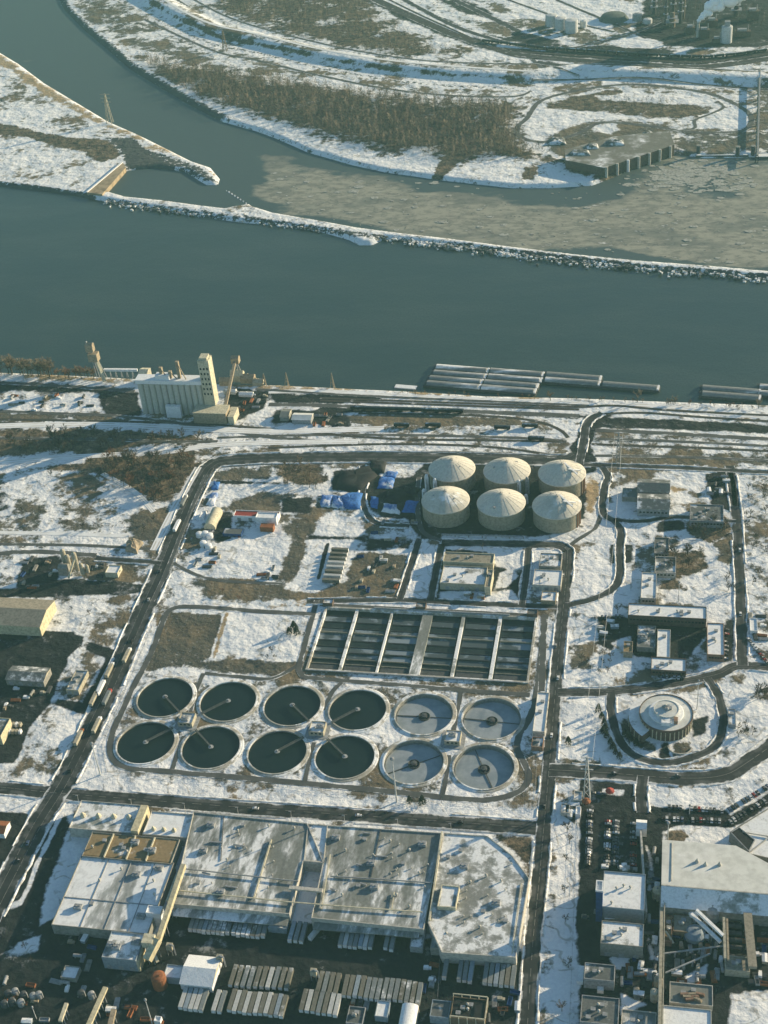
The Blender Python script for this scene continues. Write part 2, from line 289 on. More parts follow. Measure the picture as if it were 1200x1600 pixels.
PAINT = [
 # far bank
 ('grass', .45, 30, [(-300, 640), (1500, 690), (1500, 1300), (-300, 1250)]), ('grass', .44, 20, [(330, -60), (1500, -60), (1500, 250), (700, 270), (350, 185), (200, 60)]), ('snow', .75, 10, [(348, 192), (430, 217), (480, 238), (550, 258), (600, 269), (700, 283), (800, 293), (925, 290), (860, 262), (740, 254), (640, 244), (560, 236), (500, 216), (440, 194), (348, 176)]),
 ('grass', .62, 20, [(700, -40), (1400, -40), (1400, 75), (1000, 84), (850, 76), (720, 40)]),
 ('asph', .95, 14, [(1015, -30), (1400, -30), (1400, 60), (1130, 76), (1040, 72), (985, 52), (1000, 20)]),
 ('asph', .8, 10, [(800, 45), (860, 60), (900, 72), (960, 70), (1060, 78), (1060, 88), (900, 84), (800, 76)]),
 ('asph', .75, 12, [(640, -20), (720, 20), (800, 42), (790, 30), (700, -20)]),
 ('asph', .85, 10, [(545, -15), (620, 20), (700, 52), (770, 74), (850, 83), (1000, 92), (1100, 96), (1210, 84), (1400, 40)], 17),
 ('asph', .6, 8, [(600, -15), (680, 25), (760, 55), (830, 70)], 8),
 ('snow', 1, 6, [(560, -15), (640, 24), (715, 52), (780, 72), (850, 78)], 3.5), ('snow', 1, 6, [(575, -15), (650, 22), (725, 48), (790, 66)], 3),
 ('snow', .9, 8, [(740, -30), (880, -30), (1000, 10), (990, 35), (900, 40), (830, 28), (790, 10)]),
 ('snow', 1, 6, [(950, 66), (985, 56), (1035, 66), (1030, 74), (980, 74)]), ('snow', 1, 6, [(920, 38), (955, 40), (950, 55), (925, 50)]),
 ('asph', .8, 6, [(700, 52), (770, 70), (800, 60), (870, 64)], 7),
 ('brush', .82, 34, [(300, -30), (560, -30), (600, 25), (650, 55), (722, 85), (700, 92), (650, 94), (580, 85), (500, 66), (430, 50), (350, 25)]),
 ('brush', .88, 34, [(210, 85), (280, 100), (350, 112), (420, 124), (500, 133), (600, 148), (700, 157), (790, 162), (818, 167), (812, 195), (832, 220), (860, 240), (900, 256), (860, 256), (800, 252), (740, 250), (690, 245), (640, 240), (560, 232), (500, 212), (440, 190), (400, 182), (345, 170), (300, 152), (255, 127)]),
 ('grass', .62, 12, [(115, -30), (170, -30), (240, 40), (300, 70), (420, 115), (350, 112), (270, 98), (200, 68), (155, 62), (125, 30)]),
 ('snow', 1, 4, [(160, 67), (210, 56), (250, 50)], 5),
 ('rock', .8, 8, [(72, -40), (100, 14), (130, 44), (160, 68), (200, 103), (240, 127), (290, 157), (330, 177), (348, 186)], 14),
 ('rock', .35, 8, [(348, 186), (430, 212), (480, 234), (550, 254), (600, 266), (700, 280), (800, 290), (925, 287)], 9),
 ('brush', .95, 6, [(675, 276), (690, 246), (720, 244), (705, 264), (690, 280)]), ('brush', .9, 5, [(822, 262), (838, 262), (830, 280), (818, 280)]),
 ('brush', .9, 8, [(880, 250), (945, 262), (1050, 215), (1050, 238), (940, 284), (890, 268)]),
 ('grass', .8, 8, [(850, 215), (900, 195), (960, 190), (1045, 200), (1040, 222), (950, 258), (880, 246), (840, 228)]),
 ('brush', .8, 8, [(848, 160), (900, 150), (950, 140), (1040, 150), (1120, 165), (1110, 178), (1060, 184), (1010, 186), (960, 180), (900, 172), (850, 172)]),
 ('snow', .85, 8, [(935, 150), (1000, 145), (1110, 158), (1110, 166), (1000, 158), (940, 156)]),
 ('snow', 1, 6, [(822, 185), (840, 170), (900, 180), (925, 186), (880, 205), (845, 212), (825, 205)]), ('snow', 1, 5, [(925, 196), (960, 192), (972, 200), (955, 210), (930, 206)]),
 ('snow', 1, 6, [(1090, 190), (1120, 172), (1150, 168), (1170, 180), (1168, 196), (1120, 202), (1092, 200)]),
 ('grass', .8, 10, [(1060, 205), (1180, 205), (1180, 238), (1070, 240), (1055, 230)]), ('grass', .7, 10, [(1185, 100), (1400, 90), (1400, 246), (1188, 244)]),
 ('asph', .55, 9, [(830, 92), (900, 104), (1000, 108), (1200, 108)], 8), ('asph', .5, 9, [(860, 112), (960, 118), (1090, 124), (1200, 128)], 7), ('asph', .6, 6, [(820, 125), (900, 122), (1000, 126), (1150, 140)], 4),
 ('rock', .5, 6, [(240, 28), (330, 70), (400, 82), (500, 106), (600, 124), (700, 134), (800, 138)], 7), ('brush', .8, 5, [(232, 5), (275, 30), (335, 58), (400, 72), (500, 94), (600, 111), (700, 121), (800, 127)], 5),
 # middle peninsula
 ('tan', .75, 10, [(-40, 62), (0, 80), (40, 112), (100, 150), (150, 182), (205, 208), (180, 205), (120, 180), (60, 145), (0, 105), (-40, 90)]),
 ('grass', .45, 10, [(0, 105), (60, 148), (130, 188), (170, 208), (150, 215), (90, 208), (30, 165), (0, 150)]),
 ('asph', .7, 4, [(-10, 150), (40, 180), (85, 203)], 2.5),
 ('brush', 1, 8, [(-40, 185), (30, 198), (60, 208), (120, 214), (170, 217), (195, 225), (190, 245), (160, 255), (130, 238), (90, 228), (40, 214), (-40, 206)]),
 ('rock', .85, 8, [(165, 215), (215, 215), (240, 235), (285, 250), (280, 265), (230, 264), (195, 262), (190, 240)]),
 ('tan', .6, 6, [(200, 208), (245, 226), (300, 252), (285, 250), (230, 232)]),
 ('rock', .62, 6, [(240, 240), (290, 252), (330, 264), (346, 280), (338, 288), (300, 275), (270, 262)]), ('tan', .6, 3, [(215, 214), (270, 238), (320, 260), (340, 278)], 3), ('rock', .8, 5, [(140, 306), (110, 302), (60, 294), (0, 288), (-60, 284)], 9),
 # dike
 ('rock', .55, 5, [(165, 312), (240, 322), (300, 330), (400, 342), (500, 356), (560, 366), (640, 375), (720, 383), (800, 394), (900, 405), (1000, 417), (1200, 432), (1400, 448)], 8),
 ('rock', .72, 5, [(700, 383), (800, 395), (900, 406), (1000, 418), (1200, 433)], 9),
 # near bank: railway land
 ('tan', .7, 8, [(-20, 580), (160, 588), (215, 590), (330, 600), (330, 606), (215, 600), (0, 592)]),
 ('asph', .9, 8, [(-40, 592), (60, 598), (210, 605), (212, 640), (160, 640), (150, 615), (60, 612), (-40, 612)]),
 ('grass', .8, 6, [(-40, 643), (155, 643), (160, 655), (-40, 657)]), ('asph', .9, 5, [(160, 614), (215, 614), (222, 652), (165, 648)]),  # second patch: the silo row's cast shadow painted in with the asphalt layer
 ('grass', .55, 6, [(140, 650), (270, 655), (300, 675), (200, 678), (140, 668)]),
 ('asph', .85, 5, [(350, 606), (420, 608), (415, 640), (370, 658), (345, 650)]),
 ('tan', .75, 5, [(380, 602), (600, 608), (700, 614), (800, 617), (900, 622), (800, 620), (700, 616), (600, 611), (400, 607)], 3),
 ('asph', .75, 5, [(415, 612), (560, 616), (620, 622), (560, 632), (430, 632)]),
 ('asph', .85, 5, [(430, 640), (500, 640), (560, 652), (545, 668), (470, 662), (420, 662)]),
 ('asph', .95, 4, [(500, 636), (600, 637), (700, 640), (800, 643), (900, 646), (920, 652), (900, 655), (800, 648), (700, 646), (600, 644), (500, 645)]),
 ('grass', .95, 4, [(545, 651), (620, 650), (720, 653), (800, 656), (825, 662), (780, 664), (700, 663), (600, 660), (548, 660)]),
 ('grass', .6, 4, [(820, 662), (870, 664), (885, 676), (840, 672)]),
 ('asph', .95, 5, [(925, 655), (985, 652), (1060, 656), (1200, 664), (1400, 674), (1400, 690), (1200, 678), (1060, 672), (960, 668), (930, 668)]),
 ('grass', .85, 5, [(970, 712), (1060, 710), (1200, 716), (1400, 722), (1400, 732), (1200, 726), (1060, 722), (960, 720)]), ('grass', .5, 5, [(930, 672), (1200, 684), (1200, 694), (930, 690)]),
 ('asph', .95, 4, [(890, 700), (905, 672), (915, 650), (945, 640), (960, 645), (930, 670), (925, 695), (935, 720), (900, 725)]),
 ('brush', 1, 8, [(-40, 672), (100, 670), (200, 672), (290, 679), (350, 686), (300, 695), (200, 700), (100, 708), (-40, 716)]),
 ('brush', .85, 8, [(15, 738), (60, 727), (140, 724), (150, 733), (60, 738), (20, 746)]),
 ('brush', .95, 10, [(130, 706), (300, 704), (306, 728), (288, 765), (266, 788), (235, 785), (200, 766), (170, 748), (140, 735)]),
 ('grass', .8, 5, [(20, 782), (38, 780), (38, 802), (22, 806)]), ('grass', .8, 5, [(50, 790), (68, 790), (66, 826), (45, 828)]), ('grass', .8, 4, [(88, 812), (115, 812), (150, 822), (152, 830), (95, 828)]), ('asph', .6, 4, [(-10, 770), (12, 765), (18, 795), (-10, 805)]),
 ('grass', .95, 5, [(206, 806), (282, 800), (262, 818), (248, 845), (205, 842), (200, 830)]),
 ('grass', .4, 8, [(-20, 835), (180, 838), (190, 850), (-20, 850)]),
 ('asph', .95, 5, [(30, 872), (90, 867), (98, 875), (92, 905), (140, 905), (230, 915), (232, 925), (160, 930), (60, 934), (-40, 934), (-40, 922), (26, 918)]),
 ('grass', .9, 4, [(135, 875), (165, 875), (168, 905), (140, 905)]), ('grass', .95, 4, [(185, 880), (212, 882), (208, 905), (188, 905)]),
 ('asph', 1, 3.5, [(-60, 984), (136, 986), (128, 1012), (112, 1030), (96, 1052), (86, 1075), (80, 1098), (66, 1112), (50, 1132), (40, 1150), (34, 1175), (22, 1192), (-60, 1198)]),
 ('asph', 1, 3.5, [(138, 1004), (190, 1018), (180, 1060), (152, 1085), (140, 1120), (112, 1112), (84, 1100), (90, 1092), (128, 1098), (150, 1060), (165, 1028), (132, 1014)]),
 ('snow', 1, 3, [(120, 990), (136, 992), (128, 1018), (112, 1032), (108, 1028), (124, 1012)], 1.4),
 ('asph', 1, 4, [(-80, 1258), (60, 1266), (105, 1276), (110, 1300), (108, 1440), (240, 1470), (260, 1430), (480, 1440), (700, 1470), (840, 1490), (838, 1640), (-200, 1640)]),
 ('snow', .6, 3, [(-40, 1246), (62, 1258), (60, 1276), (40, 1268), (-40, 1264)]),
 ('snow', .9, 2, [(62, 1272), (40, 1318), (18, 1368), (5, 1395)], 1.2), ('snow', .85, 2, [(98, 1265), (78, 1310), (60, 1345), (45, 1385), (32, 1410), (15, 1440)], 1.6),
 ('snow', .9, 3, [(40, 1464), (66, 1460), (56, 1500), (30, 1522), (18, 1506)]),
 ('snow', .45, 4, [(105, 1300), (125, 1310), (105, 1420), (60, 1450), (70, 1400)]),
 # works, north-west yard
 ('grass', .5, 8, [(320, 728), (560, 722), (640, 760), (650, 850), (640, 940), (255, 930), (300, 780)]),
 ('snow', .95, 6, [(322, 830), (440, 828), (458, 838), (440, 895), (400, 910), (340, 905), (302, 895)]),
 ('grass', .9, 6, [(338, 736), (432, 728), (432, 750), (338, 754)]), ('brush', .9, 8, [(430, 718), (500, 722), (512, 748), (500, 768), (440, 760), (428, 745)]),
 ('asph', .85, 4, [(335, 750), (440, 752), (440, 758), (335, 757)]), ('grass', .95, 5, [(360, 795), (372, 782), (410, 771), (490, 776), (484, 802), (440, 804)]), ('asph', .9, 5, [(440, 778), (490, 776), (484, 802), (438, 802)]),
 ('snow', .95, 4, [(345, 758), (410, 760), (400, 772), (365, 782), (332, 796), (340, 770)]), ('snow', .95, 4, [(455, 758), (500, 758), (500, 772), (455, 770)]),
 ('asph', .9, 4, [(338, 800), (362, 800), (364, 842), (338, 850), (334, 835)]),
 ('grass', .95, 6, [(432, 820), (500, 814), (494, 836), (474, 845), (470, 890), (455, 922), (440, 930), (425, 928), (442, 890), (456, 845)]),
 ('snow', .95, 4, [(495, 803), (562, 805), (568, 836), (494, 834)]), ('asph', .85, 4, [(480, 835), (575, 838), (570, 846), (478, 844)]),
 ('snow', .95, 4, [(484, 848), (552, 846), (556, 860), (540, 905), (470, 906), (470, 895)]),
 ('asph', .95, 1.5, [(512, 850), (505, 875), (497, 905)], 2.2),
 ('grass', .9, 6, [(556, 862), (640, 860), (632, 936), (560, 930), (545, 912)]), ('asph', .75, 6, [(570, 838), (655, 842), (648, 862), (566, 862)]),
 ('grass', .85, 6, [(300, 905), (420, 915), (500, 918), (556, 915), (500, 936), (300, 922), (255, 922)]), ('snow', .8, 5, [(440, 908), (520, 908), (500, 930), (450, 925)]),
 ('tan', .5, 6, [(272, 938), (380, 945), (490, 938), (478, 952), (400, 956), (280, 950)]), ('asph', .8, 4, [(565, 760), (590, 745), (650, 745), (655, 835), (640, 812), (600, 810), (580, 800), (568, 785)]),
 ('asph', .85, 4, [(520, 735), (600, 728), (590, 760), (565, 775), (515, 765)]),
 # digesters and their yard
 ('asph', .9, 5, [(650, 738), (668, 716), (930, 722), (940, 750), (925, 800), (890, 830), (820, 845), (660, 842), (640, 820)]),
 ('tan', .75, 4, [(914, 742), (930, 738), (938, 760), (930, 805), (915, 805)]), ('snow', .6, 3, [(690, 836), (820, 838), (815, 848), (690, 846)]), ('snow', .5, 4, [(828, 840), (930, 832), (965, 812), (960, 830), (900, 850), (830, 850)]),
 ('asph', .9, 4, [(690, 850), (840, 850), (830, 940), (675, 940)]), ('snow', 1, 3, [(644, 850), (690, 850), (674, 932), (628, 934)]), ('snow', .8, 4, [(765, 856), (816, 856), (815, 892), (775, 885)]), ('snow', .85, 4, [(690, 926), (800, 922), (812, 940), (690, 936)]),
 ('snow', .85, 3, [(698, 850), (760, 852), (760, 860), (690, 858)]), ('snow', .75, 3, [(780, 895), (805, 890), (810, 900), (790, 918), (772, 920)]),
 ('grass', .5, 4, [(826, 858), (884, 858), (884, 940), (822, 940)]), ('snow', .8, 4, [(826, 862), (880, 856), (884, 870), (870, 868), (835, 872), (826, 890)]),
 ('snow', .95, 4, [(890, 858), (962, 850), (968, 900), (930, 932), (888, 940)]),
 # laboratories and offices
 ('grass', .5, 8, [(945, 740), (1148, 735), (1150, 1040), (1080, 1055), (885, 1075), (885, 945), (965, 905)]),
 ('snow', .9, 5, [(1030, 740), (1120, 738), (1090, 768), (1050, 760)]), ('snow', .9, 5, [(1050, 770), (1100, 778), (1080, 788), (1070, 810), (1050, 800)]), ('snow', .9, 5, [(1040, 885), (1110, 870), (1150, 890), (1150, 944), (1040, 940)]), ('snow', .8, 4, [(955, 770), (990, 750), (992, 765), (970, 795)]),
 ('tan', .8, 4, [(1045, 758), (1075, 765), (1050, 775)]), ('asph', .95, 5, [(1025, 812), (1075, 812), (1075, 830), (1025, 832)]), ('asph', .9, 3, [(952, 850), (990, 850), (988, 880), (955, 880)]), ('brush', .85, 5, [(1070, 815), (1140, 800), (1145, 830), (1110, 850), (1075, 840)]),
 ('brush', .85, 5, [(1030, 880), (1045, 860), (1105, 860), (1110, 890), (1060, 905)]), ('brush', .9, 5, [(1028, 905), (1060, 905), (1070, 922), (1030, 920)]), ('grass', .8, 5, [(1120, 850), (1148, 850), (1150, 890), (1130, 880)]), ('asph', .95, 4, [(1100, 740), (1140, 735), (1145, 800), (1110, 790)]),
 ('asph', .95, 4, [(962, 966), (1090, 962), (1108, 985), (1075, 1030), (1020, 1030), (970, 1025), (930, 1005), (960, 995)]), ('asph', .9, 4, [(930, 962), (975, 960), (970, 1000), (935, 1000)]), ('tan', .45, 3, [(955, 1005), (985, 995), (990, 1035), (970, 1035)]),
 ('snow', .95, 4, [(888, 970), (925, 970), (928, 1000), (888, 1006)]), ('snow', .8, 5, [(885, 1020), (930, 1012), (1000, 1042), (985, 1068), (890, 1078)]), ('snow', .85, 4, [(1095, 1045), (1150, 1035), (1155, 1050), (1110, 1062)]),
 ('grass', .8, 4, [(885, 1018), (925, 1012), (920, 1045), (890, 1050)]), ('asph', .8, 4, [(1130, 965), (1150, 965), (1150, 1035), (1125, 1040)]), ('grass', .5, 4, [(1165, 958), (1260, 958), (1260, 1055), (1170, 1045)]), ('grass', .45, 6, [(1160, 740), (1260, 735), (1260, 950), (1168, 945)]),
 ('snow', .8, 5, [(885, 1092), (945, 1092), (950, 1120), (975, 1190), (885, 1200), (880, 1150)]), ('grass', .85, 4, [(882, 1185), (940, 1190), (920, 1204), (880, 1203)]),
 ('snow', .85, 5, [(965, 1090), (1110, 1078), (1122, 1110), (1120, 1150), (1060, 1180), (990, 1170), (965, 1130)]), ('brush', .85, 4, [(972, 1118), (1000, 1150), (1040, 1160), (1030, 1178), (990, 1168), (968, 1140)]), ('asph', .8, 3, [(1030, 1158), (1048, 1158), (1050, 1190), (1028, 1190)]), ('grass', .9, 3, [(1050, 1160), (1078, 1160), (1076, 1178), (1052, 1178)]), ('asph', .9, 3, [(1080, 1125), (1106, 1118), (1104, 1145), (1082, 1152)]),
 ('grass', .7, 5, [(950, 1185), (1040, 1196), (1130, 1172), (1200, 1110), (1240, 1120), (1130, 1205), (1000, 1206)]), ('snow', .85, 5, [(1125, 1075), (1260, 1055), (1260, 1110), (1160, 1175), (1130, 1160), (1140, 1120)]), ('brush', .9, 4, [(1172, 1078), (1210, 1070), (1210, 1098), (1172, 1095)]), ('snow', .8, 4, [(990, 1192), (1040, 1205), (1140, 1200), (1160, 1180), (1110, 1186), (1050, 1200)]),
 # car parks and warehouses
 ('asph', 1, 3.5, [(905, 1218), (1000, 1226), (1010, 1258), (1060, 1262), (1130, 1266), (1200, 1228), (1260, 1190), (1260, 1235), (1200, 1262), (1145, 1296), (1060, 1292), (1034, 1300), (1036, 1440), (1260, 1440), (1260, 1640), (905, 1640), (905, 1520), (895, 1440), (905, 1340), (902, 1260)]),
 ('snow', .85, 3, [(1006, 1236), (1080, 1228), (1130, 1246), (1128, 1262), (1060, 1258), (1010, 1256)]), ('snow', .9, 3, [(1135, 1264), (1200, 1222), (1260, 1180), (1260, 1200), (1200, 1238), (1140, 1276)]),
 ('snow', .9, 3, [(940, 1232), (975, 1234), (972, 1242), (940, 1240)]),
 ('snow', 1, 4, [(1052, 1295), (1075, 1290), (1150, 1300), (1158, 1318), (1140, 1336), (1050, 1322)]), ('brush', 1, 3, [(1046, 1300), (1066, 1296), (1076, 1306), (1068, 1314), (1046, 1312)]), ('snow', .9, 3, [(1010, 1322), (1020, 1340), (1024, 1385), (1014, 1390), (1012, 1350)]), ('snow', .9, 3, [(1150, 1298), (1200, 1268), (1260, 1240), (1260, 1260), (1160, 1310)]),
 ('snow', .95, 3, [(868, 1222), (903, 1224), (900, 1300), (895, 1440), (872, 1600), (868, 1640), (850, 1640), (858, 1500), (866, 1400), (864, 1330)]), ('asph', .9, 2, [(878, 1258), (902, 1258), (900, 1290), (880, 1276)]),
 ('grass', .6, 4, [(862, 1285), (868, 1400), (858, 1520), (850, 1640), (832, 1640), (846, 1480), (852, 1380)]), ('snow', .7, 3, [(862, 1300), (850, 1440), (836, 1600)], 2),
 ('snow', .95, 3, [(962, 1476), (996, 1478), (984, 1500), (980, 1516), (962, 1516), (954, 1498)]), ('snow', .9, 3, [(1012, 1462), (1022, 1485), (1034, 1490), (1032, 1504), (1015, 1500)]), ('snow', .9, 3, [(1140, 1552), (1260, 1545), (1260, 1640), (1140, 1640)]), ('snow', .9, 3, [(970, 1552), (1010, 1570), (985, 1580), (972, 1600)]), ('snow', .7, 3, [(1070, 1525), (1105, 1508), (1100, 1525), (1075, 1540)]),
 # clarifier lawn
 ('grass', .45, 6, [(180, 1060), (240, 1030), (470, 1048), (840, 1082), (835, 1230), (780, 1250), (170, 1205)]),
 ('grass', 1, 3, [(262, 958), (350, 960), (330, 1028), (232, 1044)]), ('tan', .7, 2, [(354, 960), (334, 1028)], 2.5), ('grass', .95, 3, [(232, 1032), (330, 1032), (462, 1034), (468, 1040), (440, 1054), (330, 1050), (300, 1044), (232, 1046)]),
 ('snow', 1, 3, [(360, 961), (484, 964), (466, 1032), (342, 1026)]), ('grass', .45, 2, [(400, 985), (415, 975), (455, 968), (478, 975), (474, 992), (450, 1002), (420, 1006), (404, 998)], 1.2),
 ('grass', .45, 3, [(490, 1050), (820, 1070), (818, 1082), (480, 1060)]), ('snow', .6, 5, [(505, 935), (830, 952), (830, 962), (505, 948)]),
 ('tan', .4, 6, [(150, 1130), (180, 1060), (160, 1160), (145, 1215), (115, 1225)]), ('snow', 1, 4, [(245, 962), (240, 1010), (165, 1190), (180, 1215), (840, 1262), (842, 1280), (110, 1230), (150, 1180), (215, 990)]),
 ('grass', .35, 3, [(160, 1212), (400, 1228), (620, 1243), (790, 1256), (600, 1250), (400, 1238), (180, 1222)]), ('grass', .55, 2, [(640, 1243), (690, 1248), (680, 1255), (645, 1252)]), ('brush', .5, 1.5, [(330, 1254), (480, 1264), (640, 1272), (790, 1282)], 1.5),
 ('brush', .75, 5, [(760, 1305), (832, 1305), (832, 1340), (820, 1345)]),
]
LEVEES = [([(190, -60), (230, -5), (270, 17), (330, 47), (400, 63), (500, 87), (600, 104), (700, 114), (800, 121), (830, 121), (900, 112), (1000, 116), (1200, 126), (1500, 140)], 9, 5, 32),
          ([(165, 311), (240, 321), (300, 328), (400, 338), (500, 355), (640, 373), (720, 382), (800, 393), (900, 404), (1000, 416), (1200, 431), (1400, 446)], -1.6, 2, 6)]
WATER_Z = -4.0
HOLES_C = [(-358+49.45*i, y, 22.3) for i in range(6) for y in (734.4, 686.6)]
HOLE_R = (-257.2, -89.2, 774.4, 848.6)
RIV = GP(RIVER, WATER_Z); CHN = GP(CHANNEL, WATER_Z)
LEV = [([tuple(q) for q in GP(p)], h, a, b) for p, h, a, b in LEVEES]
def terr(px, py):
    """height of the ground at map coordinates (arrays)"""
    z = np.zeros(px.shape)
    for p, h, a, b in LEV:
        if h > 0:
            d = seg_dist(px, py, p); t = np.clip((b-d)/(b-a), 0, 1); z = np.maximum(z, h*t*t*(3-2*t))
    for p in (RIV, CHN):
        d = sdf(px, py, p); t = np.clip((d+7)/12, 0, 1); z = z*(1-t)+(-8.2)*t
    return z
def terr1(x, y): return float(terr(np.array([x]), np.array([y]))[0])

def build_ground():
    R = list(np.exp(np.linspace(math.log(395), math.log(3050), 1120)))+[3300, 3800, 4800, 7000, 11000, 16000]
    R = [5, 200, 300, 350]+R
    a0 = YAW+math.pi/2
    th = list(np.linspace(-0.40, 0.40, 430)); th = [-3.1, -2.0, -1.2, -0.8, -0.55, -0.46]+th+[0.46, 0.55, 0.8, 1.2, 2.0, 3.1]
    TH, RR = np.meshgrid(np.array(th), np.array(R)); px = (RR*np.cos(a0+TH)).ravel(); py = (RR*np.sin(a0+TH)).ravel()
    nr, nc = len(R), len(th); z = terr(px, py)
    L = {k: np.zeros(px.shape, np.float32) for k in ('grass', 'asph', 'brush', 'tan', 'rock')}
    L['grass'] += .27
    for e in PAINT:
        lay, amt, soft, pts = e[:4]; pts = [tuple(q) for q in GP(pts)]
        P = np.array(pts); hw = e[4] if len(e) > 4 else 0; pad = hw+soft*2+5
        k = (px > P[:, 0].min()-pad) & (px < P[:, 0].max()+pad) & (py > P[:, 1].min()-pad) & (py < P[:, 1].max()+pad)
        if not k.any(): continue
        if hw: d = hw-seg_dist(px[k], py[k], pts)
        else:
            d = seg_dist(px[k], py[k], pts, True); d = np.where(inside(px[k], py[k], pts), d, -d)
        wgt = np.clip(0.5+d/(2*soft), 0, 1)
        for n in L: L[n][k] = L[n][k]*(1-wgt)+(amt*wgt if n == lay else (.06*wgt if n == 'grass' and lay == 'snow' else 0))
    co = np.stack([px, py, z], 1)
    i = np.arange(nr-1)[:, None]*nc+np.arange(nc-1)[None, :]
    q = np.stack([i, i+1, i+nc+1, i+nc], -1).reshape(-1, 4)[:, ::-1]
    c = co[q].mean(1); keep = np.ones(len(q), bool)
    for x, y, r in HOLES_C: keep &= (c[:, 0]-x)**2+(c[:, 1]-y)**2 > r*r
    keep &= ~((c[:, 0] > HOLE_R[0]) & (c[:, 0] < HOLE_R[1]) & (c[:, 1] > HOLE_R[2]) & (c[:, 1] < HOLE_R[3]))
    q = q[keep]
    me = bpy.data.meshes.new('ground'); me.vertices.add(len(co)); me.vertices.foreach_set('co', co.ravel())
    me.loops.add(len(q)*4); me.loops.foreach_set('vertex_index', q.ravel()); me.polygons.add(len(q))
    me.polygons.foreach_set('loop_start', np.arange(len(q))*4); me.polygons.foreach_set('loop_total', np.full(len(q), 4))
    me.update(calc_edges=True)
    for n in L:
        a = me.attributes.new('ground_'+n, 'FLOAT', 'POINT'); a.data.foreach_set('value', L[n])
    me.polygons.foreach_set('use_smooth', np.ones(len(q), bool))
    k = NT('ground'); p = k.pos()
    n1 = k.noise(0.10, 9, 0.68, p); n2 = k.noise(0.02, 5, 0.6, p); n3 = k.noise(0.45, 5, 0.65, p); n5 = k.noise(0.0075, 3, .5, p)
    nn = k.math('ADD', k.math('ADD', k.math('MULTIPLY', k.math('SUBTRACT', n1, 0.5), 1.8), k.math('MULTIPLY', k.math('SUBTRACT', n2, 0.5), 2.7)), k.math('MULTIPLY', k.math('SUBTRACT', n3, 0.5), 0.5))
    def mask(name, amp, lo=.36, hi=.64, src=None):
        v = k.math('ADD', k.attr('ground_'+name), k.math('MULTIPLY', src or nn, amp)); return k.step(v, lo, hi)
    # trodden and driven lines wander over the snow
    t1 = k.noise(0.018, 3, .45, p); t2 = k.noise(0.045, 2, .4, k.pos(sx=.6)); 
    line = k.math('MAXIMUM', k.step(k.math('ABSOLUTE', k.math('SUBTRACT', t1, .47)), .010, .003), k.step(k.math('ABSOLUTE', k.math('SUBTRACT', t2, .56)), .014, .005))
    line = k.math('MULTIPLY', line, k.step(n1, .42, .55))
    sn = k.mix(k.step(n3, .3, .75), SNOW, (0.66, 0.67, 0.69)); sn = k.mix(k.math('MULTIPLY', k.step(n1, .52, .70), .35), sn, (.42, .41, .38)); sn = k.mix(k.math('MULTIPLY', line, .6), sn, (.27, .25, .21))
    gr = k.mix(k.step(n3, .35, .65), (0.115, 0.105, 0.083), (0.052, 0.054, 0.046)); gr = k.mix(k.step(n2, .45, .7), gr, (0.16, 0.125, 0.08)); gr = k.mix(k.math('MULTIPLY', k.step(n3, .56, .7), .5), gr, (.45, .45, .45))
    col = k.mix(mask('grass', .85), sn, gr)
    col = k.mix(mask('tan', .8), col, k.mix(k.step(n3, .3, .7), (0.42, 0.33, 0.2), (0.25, 0.18, 0.11)))
    col = k.mix(mask('brush', .8), col, k.mix(k.step(k.math('ADD', n1, k.math('MULTIPLY', k.math('SUBTRACT', n3, .5), .7)), .38, .62), (0.175, 0.135, 0.09), (0.045, 0.042, 0.034)))
    n4 = k.noise(0.14, 6, 0.68, p)
    col = k.mix(mask('rock', 1.9, .42, .55, k.math('SUBTRACT', n4, .5)), col, (0.06, 0.066, 0.068))
    as_ = k.mix(k.step(n1, .4, .7), (0.015, 0.019, 0.021), (0.026, 0.030, 0.032)); as_ = k.mix(k.step(n2, .58, .74), as_, (0.05, 0.053, 0.053)); as_ = k.mix(k.math('MULTIPLY', k.step(k.math('ADD', n1, k.math('MULTIPLY', k.math('SUBTRACT', n2, .5), .6)), .60, .72), .5), as_, (.36, .37, .38))
    col = k.mix(mask('asph', .5), col, as_)
    nm = k.noise(0.038, 3, .55, p)
    k.bump(k.math('ADD', k.math('ADD', k.math('MULTIPLY', n1, 1.5), k.math('MULTIPLY', n3, .30)), k.math('MULTIPLY', nm, 4.5)), 1.0, 1.0)
    M['ground'] = k.out(col, .9, .15); me.materials.append(M['ground'])
    o = bpy.data.objects.new('ground', me); COL.objects.link(o); o['kind'] = 'structure'
build_ground()

# water
def water(name, poly, z, mat):
    mb = MB(); mb.face([(x, y, z) for x, y in poly]); o = obj(name, mb, mat); o['kind'] = 'structure'; return o
k = NT('river_water'); p = k.pos()
n = k.noise(0.05, 6, .65, p); n2 = k.noise(.004, 3, .5, p); ns = k.noise(.02, 6, .7, k.pos(sx=.25)); ng = k.noise(.5, 2, .6, p)
c = k.mix(k.step(n2, .35, .7), (0.022, 0.041, 0.036), (0.028, 0.047, 0.036))
c = k.mix(k.math('MULTIPLY', k.step(ns, .42, .66), .8), c, (.043, .062, .050)); c = k.mix(k.math('MULTIPLY', k.step(ng, .42, .62), .6), c, (.010, .022, .022)); k.bump(k.math('ADD', n, k.math('MULTIPLY', ng, .2)), .5, .6); M['river_water'] = k.out(c, .32, .5)
water('river', [(-9000, -2000), (9000, -2000), (9000, 9000), (-9000, 9000)], WATER_Z, 'river_water')
